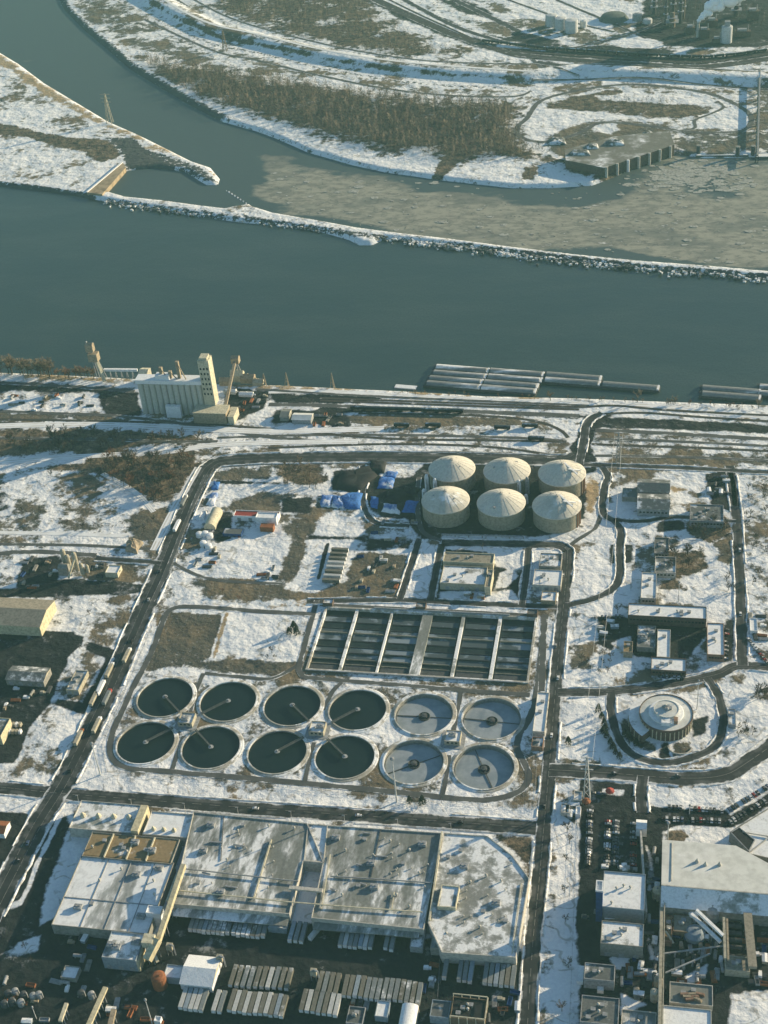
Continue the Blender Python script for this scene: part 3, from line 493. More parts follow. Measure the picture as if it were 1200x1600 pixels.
# drifting ice in the side channel
k = NT('river_ice'); p = k.pos(sx=.55)
n = k.noise(.016, 7, .66, p); nb = k.noise(.006, 3, .5, p); nf = k.noise(.12, 5, .65, p)
v = k.math('ADD', k.math('ADD', k.attr('ice'), k.math('MULTIPLY', k.math('SUBTRACT', n, .5), 1.1)), k.math('MULTIPLY', k.math('SUBTRACT', nb, .5), 1.5))
ic = k.mix(k.step(nf, .38, .66), (0.30, 0.285, 0.225), (0.17, 0.165, 0.135)); ic = k.mix(k.step(nf, .64, .72), ic, (.55, .54, .5))
vo = k.n('TexVoronoi', feature='DISTANCE_TO_EDGE'); vo.inputs['Scale'].default_value = .085; wv = k.n('VectorMath', operation='ADD'); wn = k.n('TexNoise'); wn.inputs['Scale'].default_value = .05; k.l(k.pos(), wn.inputs['Vector']); ws = k.n('VectorMath', operation='SCALE'); k.l(wn.outputs['Color'], ws.inputs[0]); ws.inputs['Scale'].default_value = 14; k.l(k.pos(sx=.6), wv.inputs[0]); k.l(ws.outputs[0], wv.inputs[1]); k.l(wv.outputs[0], vo.inputs['Vector'])
ic = k.mix(k.math('MULTIPLY', k.step(n, .5, .62), .55), ic, (.10, .11, .10)); ic = k.mix(k.math('MULTIPLY', k.math('MULTIPLY', k.step(vo.outputs['Distance'], .05, .012), k.step(nf, .44, .56)), .5), ic, (.06, .075, .075))
c = k.mix(k.step(v, .42, .56), (0.05, 0.075, 0.08), ic); k.bump(nf, .4, .5); M['river_ice'] = k.out(c, .6, .3)
def build_ice():
    P = np.array(CHN); xs = np.arange(P[:, 0].min(), P[:, 0].max(), 14.); ys = np.arange(P[:, 1].min(), P[:, 1].max(), 14.)
    X, Y = np.meshgrid(xs, ys); px, py = X.ravel(), Y.ravel(); d = sdf(px, py, CHN)
    ICE = [tuple(q) for q in GP([(390, 225), (440, 250), (500, 268), (560, 285), (640, 290), (740, 300), (900, 300), (960, 285), (1060, 250), (1250, 250), (1250, 430), (1000, 405), (800, 384), (640, 364), (540, 345), (470, 320), (420, 300)], WATER_Z)]
    e = np.clip(.5+sdf(px, py, ICE, 90)/110, 0, 1)*.95
    for q, r in (((850, 295), 55), ((1120, 300), 60), ((940, 300), 30)):
        g = G(*q, WATER_Z); e = e*(1-.55*np.exp(-((px-g.x)**2+((py-g.y)*1.3)**2)/(2*r*r)))
    nx = len(xs); ok = d > -16
    mb = MB(); mb.v = [(x, y, WATER_Z+.12) for x, y in zip(px, py)]
    for j in range(len(ys)-1):
        for i in range(nx-1):
            a = j*nx+i
            if ok[a] and ok[a+1] and ok[a+nx] and ok[a+nx+1]: mb.f.append((a, a+1, a+nx+1, a+nx)); mb.m.append(0)
    o = obj('river_ice', mb, 'river_ice'); o['kind'] = 'structure'
    a = o.data.attributes.new('ice', 'FLOAT', 'POINT'); a.data.foreach_set('value', e.astype(np.float32))
build_ice()

# ------------------------------------------------------------------ roads, paths, tracks
k = NT('road_asphalt'); p = k.pos(); n = k.noise(.09, 5, .6, p); n3 = k.noise(.5, 3, .6, p); e = k.attr('edge')
wet = k.mix(k.step(n, .38, .68), (0.019, 0.022, 0.024), (0.034, 0.037, 0.038))
sl = k.math('ADD', k.math('MULTIPLY', k.math('SUBTRACT', n, .5), 1.2), e)
wet = k.mix(k.math('MULTIPLY', k.math('MULTIPLY', k.step(k.math('ABSOLUTE', k.math('SUBTRACT', e, .5)), .30, .12), k.step(n, .42, .62)), .5), wet, (.13, .13, .128)); c = k.mix(k.step(sl, .80, 1.02), wet, k.mix(n3, SNOW, (.4, .4, .4))); M['road_asphalt'] = k.out(c, .8, .3)
k = NT('path_asphalt'); p = k.pos(); n = k.noise(.07, 5, .65, p); e = k.attr('edge')
wet = k.mix(k.step(n, .38, .68), (0.07, 0.073, 0.073), (0.11, 0.11, 0.105)); sl = k.math('ADD', k.math('MULTIPLY', k.math('SUBTRACT', n, .5), 2.2), e)
M['path_asphalt'] = k.out(k.mix(k.step(sl, .9, 1.15), wet, SNOW), .85)
k = NT('snow_road'); p = k.pos(); n = k.noise(.08, 5, .65, p); e = k.attr('edge'); tr = k.step(k.math('ABSOLUTE', k.math('SUBTRACT', e, .45)), .25, .1)
M['snow_road'] = k.out(k.mix(k.math('MULTIPLY', tr, k.step(n, .35, .6)), SNOW, (.5, .48, .44)), .9)
k = NT('track_bed'); p = k.pos(); n = k.noise(.12, 5, .6, p)
M['track_bed'] = k.out(k.mix(k.step(n, .58, .72), (.05, .047, .043), (.36, .36, .36)), .9)
M['steel_rail'] = M['dark_metal']
_rz = [0.0]; _roads = []
def ribbon(name, pts, width, mat, z=None, smooth_=True, onterr=False):
    q = [tuple(a) for a in GP(pts)]
    if smooth_ and len(q) > 2: q = smooth_line(q, 7)
    # resample so that the surface follows the ground
    out = [q[0]]
    for a, b in zip(q, q[1:]):
        L = math.dist(a, b); m = max(1, int(L/12))
        out += [(a[0]+(b[0]-a[0])*t/m, a[1]+(b[1]-a[1])*t/m) for t in range(1, m+1)]
    q = out; _rz[0] = (_rz[0]+.012) % .12
    z0 = .10+_rz[0] if z is None else z
    mb = MB(); ed = []
    A = np.array(q); zt = terr(A[:, 0], A[:, 1]) if onterr else np.zeros(len(q))
    for i, (x, y) in enumerate(q):
        a = q[max(i-1, 0)]; b = q[min(i+1, len(q)-1)]; dx, dy = b[0]-a[0], b[1]-a[1]; L = math.hypot(dx, dy) or 1; nx, ny = -dy/L, dx/L
        for s, e in ((-1, 1.), (-.5, .5), (0, 0.), (.5, .5), (1, 1.)):
            jw = width/2*s*(1+rnd.uniform(-.05, .05)); mb.v.append((x+nx*jw, y+ny*jw, z0+zt[i])); ed.append(e)
    for i in range(len(q)-1):
        for j in range(4): a = i*5+j; mb.f.append((a, a+1, a+6, a+5)); mb.m.append(0)
    o = obj(name, mb, mat); o['kind'] = 'structure'
    if mat == 'road_asphalt': _roads.append((q, width, onterr))
    at = o.data.attributes.new('edge', 'FLOAT', 'POINT'); at.data.foreach_set('value', np.array(ed, np.float32))
    return o
RA, PA, SR, TB = 'road_asphalt', 'path_asphalt', 'snow_road', 'track_bed'
for pts, wd in [
  ([(-60, 1225), (0, 1230), (95, 1240), (250, 1252), (450, 1267), (640, 1280), (850, 1295)], 12),
  ([(-60, 1520), (-20, 1440), (15, 1372), (58, 1290), (100, 1222), (140, 1142), (170, 1080), (200, 1010), (226, 950), (248, 902), (266, 858), (292, 795), (318, 742), (330, 728), (350, 720), (420, 716), (560, 714), (720, 716), (870, 719), (900, 712)], 17.5),
  ([(822, 1640), (832, 1480), (842, 1380), (850, 1290), (858, 1200), (866, 1100), (874, 1010), (882, 930), (887, 868), (884, 858), (870, 852), (820, 850), (690, 848)], 10),
  ([(858, 1203), (900, 1205), (950, 1208), (1060, 1216), (1128, 1212), (1170, 1190), (1240, 1140)], 13),
  ([(872, 1082), (960, 1080), (1050, 1068), (1120, 1054), (1160, 1040), (1260, 1050)], 9),
  ([(1140, 728), (1150, 800), (1155, 880), (1158, 960), (1160, 1040)], 8.5),
  ([(885, 946), (920, 938), (955, 922), (968, 900), (968, 860), (970, 830), (960, 815), (942, 800), (945, 760), (950, 745), (940, 728)], 6.5),
  ([(1105, 1060), (1124, 1090), (1130, 1130), (1118, 1165), (1080, 1184), (1035, 1192), (990, 1180), (965, 1150), (955, 1110), (955, 1084)], 6.5),
  ([(905, 726), (1000, 729), (1140, 735), (1260, 742)], 6),
  ([(905, 726), (912, 690), (918, 660), (940, 645)], 8),
  ([(480, 940), (560, 938), (640, 938), (760, 944), (882, 948)], 6.5), ([(826, 850), (822, 900), (815, 945)], 6),
  ([(690, 850), (682, 890), (672, 938)], 6.5), ([(655, 842), (640, 890), (625, 936)], 6), ([(150, 872), (200, 876), (255, 880)], 6),
  ([(1005, 1212), (1002, 1240), (1004, 1270)], 8), ([(960, 812), (1000, 815), (1060, 808), (1150, 815)], 5.5),
  ([(566, 728), (572, 745), (566, 772), (572, 800), (590, 818), (640, 822)], 5.5),
 ]: ribbon('road', pts, wd, RA)
for pts, wd in [
  ([(495, 938), (478, 1000), (468, 1038), (470, 1052), (490, 1060), (620, 1070), (740, 1080), (828, 1086)], 4.5),
  ([(490, 960), (400, 955), (300, 948), (268, 952), (256, 968), (236, 1020), (205, 1080), (178, 1140), (172, 1170), (180, 1190), (205, 1201), (270, 1206), (430, 1220), (600, 1236), (690, 1246)], 5),
  ([(690, 1246), (760, 1250), (808, 1238), (826, 1216), (818, 1190), (808, 1170), (812, 1148), (828, 1120), (838, 1085), (846, 1020), (852, 960)], 5),
  ([(318, 1052), (306, 1080), (298, 1112)], 3.6), ([(320, 1052), (380, 1058), (425, 1060), (465, 1040)], 3.6), ([(545, 1058), (520, 1080), (508, 1110)], 3.6), ([(720, 1080), (715, 1110), (708, 1145)], 3.6),
  ([(288, 1150), (278, 1175), (268, 1206)], 3.4), ([(490, 1160), (484, 1185), (476, 1222)], 3.4), ([(702, 1180), (698, 1210), (690, 1246)], 3.6),
  ([(500, 945), (600, 950), (720, 956), (840, 962)], 4), ([(322, 742), (310, 770), (285, 830), (262, 890), (238, 940)], 4),
  ([(335, 730), (430, 724), (520, 724)], 4), ([(655, 745), (652, 790), (660, 830), (690, 845)], 4.5), ([(850, 962), (846, 1080)], 5),
  ([(940, 800), (930, 825), (900, 845), (885, 858)], 4), ([(270, 880), (330, 905), (440, 912)], 3.5),
 ]: ribbon('path', pts, wd, PA)
ribbon('path', [(823, 185), (808, 200), (815, 215), (850, 222), (900, 210), (940, 192), (1000, 195), (1080, 206), (1150, 206), (1172, 195), (1168, 175), (1120, 150), (1060, 138), (980, 132), (900, 142), (845, 158), (823, 185)], 8, PA)
ribbon('path', [(1060, 204), (1085, 200), (1086, 188), (1110, 178), (1130, 168), (1120, 158)], 5, PA)
ribbon('path', [(835, 120), (860, 118), (840, 100), (835, 92), (870, 92)], 6, PA)
for pts, wd in [
  ([(-60, 668), (60, 664), (180, 664), (300, 670), (420, 674), (600, 670)], 9), ([(-40, 726), (60, 718), (150, 712), (260, 706), (330, 696), (420, 692), (560, 690)], 8),
  ([(420, 612), (520, 612), (620, 618), (740, 624), (860, 628), (920, 632)], 7), ([(940, 645), (980, 634), (1040, 636), (1120, 645), (1260, 655)], 8), ([(310, 730), (270, 800), (240, 860)], 7),
  ([(160, 740), (210, 768), (240, 800)], 5), ([(-30, 832), (100, 834), (200, 838)], 5), ([(1140, 733), (1146, 760), (1148, 790)], 4)]: ribbon('snow_track', pts, wd, SR)
for pts in [
  ([(-60, 654), (150, 658), (300, 662), (420, 670), (600, 685), (760, 688), (885, 690)]), ([(-60, 660), (150, 664), (300, 668), (420, 676)]),
  ([(500, 622), (640, 627), (780, 632), (900, 636), (960, 634), (1060, 642), (1260, 652)]), ([(500, 626), (640, 631), (780, 636), (905, 640)]), ([(560, 646), (700, 648), (790, 652), (845, 660), (875, 672), (888, 684)]),
  ([(925, 694), (1000, 697), (1100, 700), (1260, 708)]), ([(420, 700), (600, 694), (760, 698), (870, 712)]), ([(930, 648), (1000, 645), (1100, 652), (1260, 662)])]: ribbon('railway_track', pts, 3.6, TB)
for off in (0, 5, 10, 15): ribbon('railway_track', [(540+off*3, -12), (620+off*2.4, 20+off*.2), (700+off*2, 52+off*.3), (775+off, 74+off*.7), (850, 78+off), (1000, 88+off), (1100, 92+off), (1210, 78+off)], 4.5, TB)
for pts, wd in [([(838, 97), (900, 105), (1000, 112), (1100, 116), (1260, 114)], 13), ([(832, 128), (900, 124), (1000, 124), (1100, 132), (1260, 146)], 9), ([(560, -14), (640, 25), (715, 57), (790, 81), (870, 91), (1000, 100), (1100, 104), (1260, 82)], 17), ([(610, -12), (700, 36), (760, 58), (830, 74), (900, 80)], 11), ([(690, -10), (760, 24), (812, 50)], 13), ([(870, 0), (960, 38), (1010, 60)], 7), ([(740, -20), (880, 30), (960, 50)], 6), ([(900, 74), (990, 52), (1060, 20)], 7), ([(838, 96), (866, 114), (905, 120)], 7)]: ribbon('road', pts, wd, RA, onterr=True)
for pts, wd in [([(-60, 640), (80, 646), (180, 650), (330, 668), (430, 684), (560, 692)], 5), ([(-60, 596), (80, 602), (210, 612)], 6), ([(400, 608), (520, 616), (640, 622), (780, 628), (920, 634)], 4), ([(420, 632), (520, 634), (640, 640), (760, 644), (905, 650)], 7), ([(340, 684), (480, 680), (640, 680), (800, 684), (880, 688)], 4), ([(930, 672), (1060, 678), (1260, 690)], 6), ([(935, 686), (1060, 690), (1260, 700)], 4), ([(930, 712), (1060, 714), (1260, 722)], 4), ([(-60, 684), (120, 686), (260, 690), (340, 690)], 5), ([(600, 706), (760, 708), (870, 714)], 4), ([(262, -10), (330, 33), (400, 53), (500, 76), (600, 93), (700, 103), (800, 110)], 7), ([(225, 30), (330, 78), (400, 94), (500, 118), (600, 138), (700, 149), (800, 151), (830, 142)], 6), ([(280, -14), (350, 24), (430, 50), (540, 76), (640, 92), (720, 98), (830, 100)], 5), ([(-20, 866), (60, 862), (150, 868)], 6), ([(-40, 850), (120, 852), (240, 858)], 4)]: ribbon('track', pts, wd, PA)
ribbon('levee_road', [(225, -20), (270, 15), (330, 45), (400, 61), (500, 85), (600, 102), (700, 112), (800, 119), (835, 121)], 6, SR, z=.3, onterr=True)

# painted lane lines
plain('lane_paint', (.26, .255, .23), .3)
for q, wd, far in [e for e in _roads if not e[2] and e[1] >= 9]:
    mb = MB(); acc = 0.0
    for (ax, ay), (bx_, by_) in zip(q, q[1:]):
        L = math.hypot(bx_-ax, by_-ay)
        if L < .01: continue
        ux, uy = (bx_-ax)/L, (by_-ay)/L; t = 0.0
        while t < L:
            e_ = min(L, t+5)
            for o_ in ((0,) if wd < 15 else (-2.8, 2.8)):
                X, Y, X2, Y2 = ax+ux*t-uy*o_, ay+uy*t+ux*o_, ax+ux*e_-uy*o_, ay+uy*e_+ux*o_; mb.face([(X+uy*.14, Y-ux*.14, .26), (X2+uy*.14, Y2-ux*.14, .26), (X2-uy*.14, Y2+ux*.14, .26), (X-uy*.14, Y+ux*.14, .26)])
            t += 11
    o = obj('road_marking', mb, 'lane_paint'); o['kind'] = 'structure'
# ploughed snow banks along the roads, open at every junction
k = NT('ploughed_snow'); p = k.pos(); n = k.noise(.3, 4, .6, p); k.bump(n, .6, .5); M['ploughed_snow'] = k.out(k.mix(k.step(n, .42, .62), SNOW, (.42, .41, .39)), .9)
def snow_banks():
    r = random.Random(3)
    for i, (q, wd, far) in enumerate(_roads):
        if far: continue
        mb = MB()
        for s in (-1, 1):
            prev = None
            for j, (x, y) in enumerate(q):
                a = q[max(j-1, 0)]; b = q[min(j+1, len(q)-1)]; dx, dy = b[0]-a[0], b[1]-a[1]; L = math.hypot(dx, dy) or 1; nx, ny = -dy/L*s, dx/L*s; o_ = wd/2-.2+r.uniform(-.3, .2); bw = r.uniform(1.1, 2.3); h = r.uniform(.2, .9)
                c = (x+nx*(o_+bw/2), y+ny*(o_+bw/2)); ok = r.random() > .07
                for i2, (q2, w2, f2) in enumerate(_roads):
                    if i2 != i and not f2 and float(seg_dist(np.array([c[0]]), np.array([c[1]]), q2)[0]) < w2/2+1.5: ok = False; break
                if ok:
                    row = [(x+nx*o_, y+ny*o_, .02), (x+nx*(o_+bw*.35), y+ny*(o_+bw*.35), .1+h), (x+nx*(o_+bw*.7), y+ny*(o_+bw*.7), .1+h*.8), (x+nx*(o_+bw), y+ny*(o_+bw), .0)]
                    k_ = len(mb.v); mb.v += row
                    if prev is not None:
                        for t in range(3): mb.f.append((prev+t, prev+t+1, k_+t+1, k_+t)); mb.m.append(0)
                    prev = k_
                else: prev = None
        if mb.f: o = obj('snow_bank', mb, 'ploughed_snow'); o['kind'] = 'structure'
snow_banks()

# ------------------------------------------------------------------ winter haze
k = NT('haze'); k.t.nodes.remove(k.b)
v = k.n('VolumePrincipled'); v.inputs['Color'].default_value = (.44, .90, .86, 1); v.inputs['Density'].default_value = 0.000040; v.inputs['Anisotropy'].default_value = .1
k.l(v.outputs[0], k.t.nodes['Material Output'].inputs['Volume']); M['haze'] = k.m
mb = MB(); mb.box(-17000, 17000, -17000, 17000, -9.5, HC+40); o = obj('haze', mb, 'haze'); o['kind'] = 'stuff'
# ------------------------------------------------------------------ building kit
ONES = 'zeroth first second third fourth fifth sixth seventh eighth ninth tenth eleventh twelfth thirteenth fourteenth fifteenth sixteenth seventeenth eighteenth nineteenth twentieth'.split()
def nth(i):
    if i <= 20: return ONES[i]
    t, o = divmod(i, 10); T = ['', '', 'twent', 'thirt', 'fort', 'fift', 'sixt', 'sevent', 'eight', 'ninet']
    return T[t]+'ieth' if o == 0 else T[t]+'y-'+ONES[o]
def rect(A, B, C, h):
    a, b, c = G(*A, h), G(*B, h), G(*C, h)
    return min(a.x, b.x), max(a.x, b.x), (a.y+b.y)/2, c.y
_shared = {}
def shared(name, key, mb_fn, mats, parent, loc, rz=0.0, smooth=False):
    """one more copy of a small part, hung on parent at map position loc"""
    if key not in _shared:
        mb = mb_fn(); o = obj(name, mb, mats, smooth=smooth); _shared[key] = o.data
    else:
        o = bpy.data.objects.new(name, _shared[key]); COL.objects.link(o)
    if parent is not None: o.parent = parent; o.location = Vector(loc)-parent_loc(parent)
    else: o.location = Vector(loc)
    o.rotation_euler.z = rz
    return o
def vent_box(): return MB().box(-1.2, 1.2, -1, 1, 0, 1.3, 0, 0).box(-1.4, 1.4, -1.2, 1.2, 1.3, 1.5, 0)
def vent_pipe(): return MB().lathe([(0, 0), (.45, 0), (.45, 1.6), (.9, 1.7), (.9, 2.1), (0, 2.5)], 10)
def vent_big(): return MB().box(-2.6, 2.6, -1.8, 1.8, 0, 2.2, 0).bar((-1.2, 0, 2.2), (-1.2, 0, 2.8), .7, 0, 10).bar((1.2, 0, 2.2), (1.2, 0, 2.8), .7, 0, 10)
def vents(root, x0, x1, y0, y1, z, n, seed=1, kinds=('box', 'pipe', 'big')):
    r = random.Random(seed)
    for _ in range(n):
        k = r.choice(kinds); x, y = r.uniform(x0+3, x1-3), r.uniform(y0+3, y1-3)
        if k == 'box': shared('roof_vent', 'vb', vent_box, 'grey_paint', root, (x, y, z))
        elif k == 'pipe': shared('roof_vent', 'vp', vent_pipe, 'pale_concrete', root, (x, y, z))
        else: shared('air_handler', 'vg', vent_big, 'steel', root, (x, y, z))
def ring_wall(mb, x0, x1, y0, y1, z0, z1, t=.4, m=0):
    mb.box(x0, x1, y0, y0+t, z0, z1, m); mb.box(x0, x1, y1-t, y1, z0, z1, m)
    mb.box(x0, x0+t, y0+t, y1-t, z0, z1, m); mb.box(x1-t, x1, y0+t, y1-t, z0, z1, m); return mb
def win_mb(w, h, ax): return (lambda: MB().box(-w/2, w/2, -.06, .06, 0, h) if ax == 'x' else MB().box(-.06, .06, -w/2, w/2, 0, h))
def windows(root, x0, x1, y0, y1, z, n, w=1.8, h=1.5, side='front', mat='glass'):
    for i in range(n):
        t = (i+.5)/n
        if side == 'front': shared('window', ('w', w, h, 'x', mat), win_mb(w, h, 'x'), mat, root, (x0+(x1-x0)*t, y0-.03, z))
        elif side == 'right': shared('window', ('w', w, h, 'y', mat), win_mb(w, h, 'y'), mat, root, (x1+.03, y0+(y1-y0)*t, z))
def doors(root, xs, y, w=3.2, h=3.6, mat='grey_paint'):
    for x in xs: shared('door', ('d', w, h, mat), win_mb(w, h, 'x'), mat, root, (x, y-.04, 0.02))
def building(name, label, A, B, C, h, wall='concrete', roof='half_snow_roof', style='flat', cat='building', rise=3, along='x', nv=0, nw=0, nd=0, group=None, seed=1, end=None, z0=0, nwr=0, parapet=.7, box=None):
    x0, x1, y0, y1 = box or rect(A, B, C, h)
    root = thing(name, label, cat, ((x0+x1)/2, (y0+y1)/2, z0), group)
    if style == 'flat':
        obj('wall', ring_wall(MB(), x0, x1, y0, y1, z0, h), wall, root)
        obj('roof', MB().box(x0+.4, x1-.4, y0+.4, y1-.4, h-parapet-.3, h-parapet), roof, root); zt = h-parapet
        vents(root, x0, x1, y0, y1, zt, nv, seed)
    elif style == 'gable':
        obj('wall', MB().box(x0, x1, y0, y1, z0, h-.05), wall, root)
        obj('roof', MB().gable(x0, x1, y0, y1, h, h+rise, 0, along, .5, 1), [roof, end or wall], root)
    elif style == 'vault':
        obj('wall', MB().box(x0, x1, y0, y1, z0, h-.05), wall, root)
        obj('roof', MB().vault(x0, x1, y0, y1, h, rise, along, 12, 0, 1), [roof, end or wall], root)
    if nw: windows(root, x0+1, x1-1, y0, y1, z0+(h-z0)*.45, nw)
    if nwr: windows(root, x0, x1, y0+1, y1-1, z0+(h-z0)*.45, nwr, side='right')
    if nd: doors(root, [x0+(x1-x0)*(i+.5)/nd for i in range(nd)], y0)
    return root, (x0, x1, y0, y1)

# ------------------------------------------------------------------ clarifiers
k = NT('tank_water'); p = k.pos(); n = k.noise(.2, 4, .6, p); k.bump(n, .12, .1); M['tank_water'] = k.out(k.mix(k.step(n, .3, .7), (0.006, 0.014, 0.016), (0.010, 0.018, 0.019)), .3, .3)
k = NT('frozen_water'); p = k.pos(); n = k.noise(.09, 5, .6, p); n2 = k.noise(.5, 3, .6, p); k.bump(n2, .3, .15)
M['frozen_water'] = k.out(k.mix(k.step(n, .32, .66), (0.19, 0.225, 0.25), (0.28, 0.315, 0.345)), .55, .3)
k = NT('basin_water'); p = k.pos(sx=.8); n = k.noise(.11, 5, .6, p); n2 = k.noise(.03, 3, .5, p)
M['basin_water'] = k.out(k.mix(k.step(k.math('ADD', n, k.math('MULTIPLY', k.math('SUBTRACT', n2, .5), .9)), .5, .62), (0.060, 0.078, 0.085), (0.19, 0.23, 0.26)), .5, .3); k.bump(n, .3, .2)
plain('basin_deep', (.022, .032, .034), .3, .3, .4)
HOUSES = [(-333.3, 710.5), (-234.4, 710.5), (-135.5, 710.5)]
rowname = {734.4: 'back', 686.6: 'front'}
def clarifier(i, y):
    x = -358+49.45*i; frozen = i >= 4; R = 21.0
    hx, hy = HOUSES[i//2]; a = math.atan2(hy-y, hx-x)
    side = 'west' if i % 2 == 0 else 'east'; grp = ['westernmost', 'middle', 'easternmost'][i//2]
    lab = f"round {'ice covered grey' if frozen else 'black water'} clarifier, {rowname[y]} row, {side} of the {grp} control house"
    t = thing('clarifier', lab, 'settling tank', (x, y, 0), 'round clarifier tanks of the treatment works')
    deep = -2.6 if frozen else -.55
    obj('rim', MB().lathe([(24.2, .12), (23.4, .45), (22.0, .5), (22.0, .95), (R, .95), (R, .2)], 72, (x, y)), 'rim_concrete', t)
    obj('tank_wall', MB().lathe([(R+.02, .2), (R+.02, -4.5)], 72, (x, y)), 'concrete', t)
    obj('water_surface', MB().lathe([(R-.01, deep), (0, deep)], 72, (x, y)), 'frozen_water' if frozen else 'tank_water', t)
    c = Vector((x, y, 0)); d = Vector((math.cos(a), math.sin(a), 0)); s = Vector((-d.y, d.x, 0))
    if not frozen:
        b = MB(); b.beam(c+Vector((0, 0, 1.1)), c+d*(R+1.5)+Vector((0, 0, 1.1)), 1.3, .25)
        for q in (-.62, .62): b.beam(c+s*q+Vector((0, 0, 1.9)), c+s*q+d*(R+1.5)+Vector((0, 0, 1.9)), .09, .75)
        obj('walkway', b, 'walk_grey', t)
        obj('drive_platform', MB().lathe([(0, .8), (2.0, .8), (2.0, 1.25), (.9, 1.25), (.9, 2.3), (0, 2.5)], 16, (x, y)), 'steel', t)
    else:
        obj('centre_well', MB().lathe([(4.2, deep-.5), (4.2, deep+1.2), (3.9, deep+1.2), (3.9, deep+.2), (2.2, deep+.2), (2.2, deep+2.2), (0, deep+2.5)], 28, (x, y)), 'dark_metal', t)
        aa = [.02, .55, -.05, 2.0][(i-4)*2+(0 if y > 700 else 1)]+math.pi; e = Vector((math.cos(aa), math.sin(aa), 0))
        b = MB(); b.beam(c+Vector((0, 0, deep+.5)), c+e*(R-.4)+Vector((0, 0, deep+.3)), .8, .3)
        obj('scraper_arm', b, 'dark_metal', t); b = MB(); b.beam(c+Vector((0, 0, deep+.35)), c-e*(R-.4)+Vector((0, 0, deep+.22)), .5, .25); obj('scraper_arm', b, 'dark_metal', t)
        obj('weir_ring', MB().lathe([(R-1.0, deep+.02), (R-1.0, deep+.5), (R-.8, deep+.5), (R-.8, deep+.02)], 72, (x, y)), 'concrete', t)
for i in range(6):
    for y in (734.4, 686.6): clarifier(i, y)
for (x, y), wn in zip(HOUSES, ('westernmost', 'middle', 'easternmost')):
    t, b = building('control_house', f'small flat roofed control house amid four clarifiers, {wn} of the three', None, None, None, 4.6, 'beige', 'dirty_snow_roof', box=(x-5.5, x+5.5, y-5.5, y+5.5), cat='control house', group='control houses between the clarifiers', nv=2, nw=3, seed=int(-x))
    doors(t, [x], y-5.5, 1.6, 2.2)
    obj('forecourt', MB().box(x-8.5, x+8.5, y-8.5, y+8.5, .1, .35), 'grey_paint', t)

# ------------------------------------------------------------------ aeration basins
bx0, bx1, by0, by1 = -256.4, -89.6, 775.3, 847.6
bt = thing('aeration_basin', 'rectangular aeration basins of six open bays with snowy walkways', 'basin', ((bx0+bx1)/2, (by0+by1)/2, 0))
W_ = bx1-bx0
obj('outer_wall', ring_wall(MB(), bx0-1.6, bx1+1.6, by0-1.6, by1+1.6, -5, .9, 1.6), 'rim_concrete', bt)
edges = [(0, .132), (.163, .305), (.332, .468), (.516, .647), (.679, .821), (.853, 1)]
obj('basin_floor', MB().box(bx0, bx1, by0, by1, -5, -2.0), 'basin_deep', bt)
for (a, b), (c, d) in zip(edges, edges[1:]):
    wide = c-b > .04
    obj('divider_walkway', MB().box(bx0+W_*b+1.4*(not wide), bx0+W_*c-1.4*(not wide), by0+.02, by1-.02, -3.6, .1), 'grey_roof' if wide else 'dirty_snow_roof', bt)
for a, b in edges:
    xa, xb = bx0+W_*a, bx0+W_*b
    for f, th_, top, m in ((.12, .5, -.6, 'concrete'), (.2, .5, -.6, 'concrete'), (.30, .8, -.3, 'grey_paint'), (.5, .5, -1.3, 'grey_paint'), (.40, .4, -1.0, 'grey_paint'), (.62, .8, -.3, 'concrete'), (.70, .4, -1.1, 'grey_paint'), (.80, .4, -1.2, 'grey_paint'), (.90, .4, -1.2, 'grey_paint')):
        y = by0+(by1-by0)*f; obj('cross_wall', MB().box(xa+.01, xb-.01, y, y+th_*.7, -3.6, top-.3), 'dark_metal' if m == 'grey_paint' else 'tank_concrete', bt)
    for f0_, f1_ in ((.205, .295), (.315, .395), (.51, .615), (.635, .695), (.81, .895)): obj('aerated_cell', MB().box(xa+.02, xb-.02, by0+(by1-by0)*f0_+.4, by0+(by1-by0)*f1_-.1, -1.98, -1.85), 'basin_water', bt)
    obj('channel', MB().box(xa+.01, xb-.01, by0+.01, by0+(by1-by0)*.115, -1.99, -1.5), 'dark_metal', bt)
obj('pipe_header', MB().beam((bx0+38, by1+1.9, 1.4), (bx1-20, by1+1.9, 1.4), .9, .9).beam((bx0+2, by0-2.1, 1.2), (bx1-4, by0-2.1, 1.2), .7, .7), 'steel', bt)
for i, (px, py) in enumerate([(513, 946), (658, 952), (832, 963)]):
    g = G(px, py); building('blower_house', f'small dark blower hut at the far edge of the basins, {nth(i+1)} from the west', None, None, None, 4, 'dark_brick', 'dark_roof', box=(g.x-4, g.x+4, g.y-2, g.y+4), cat='hut', group='blower huts along the basins')

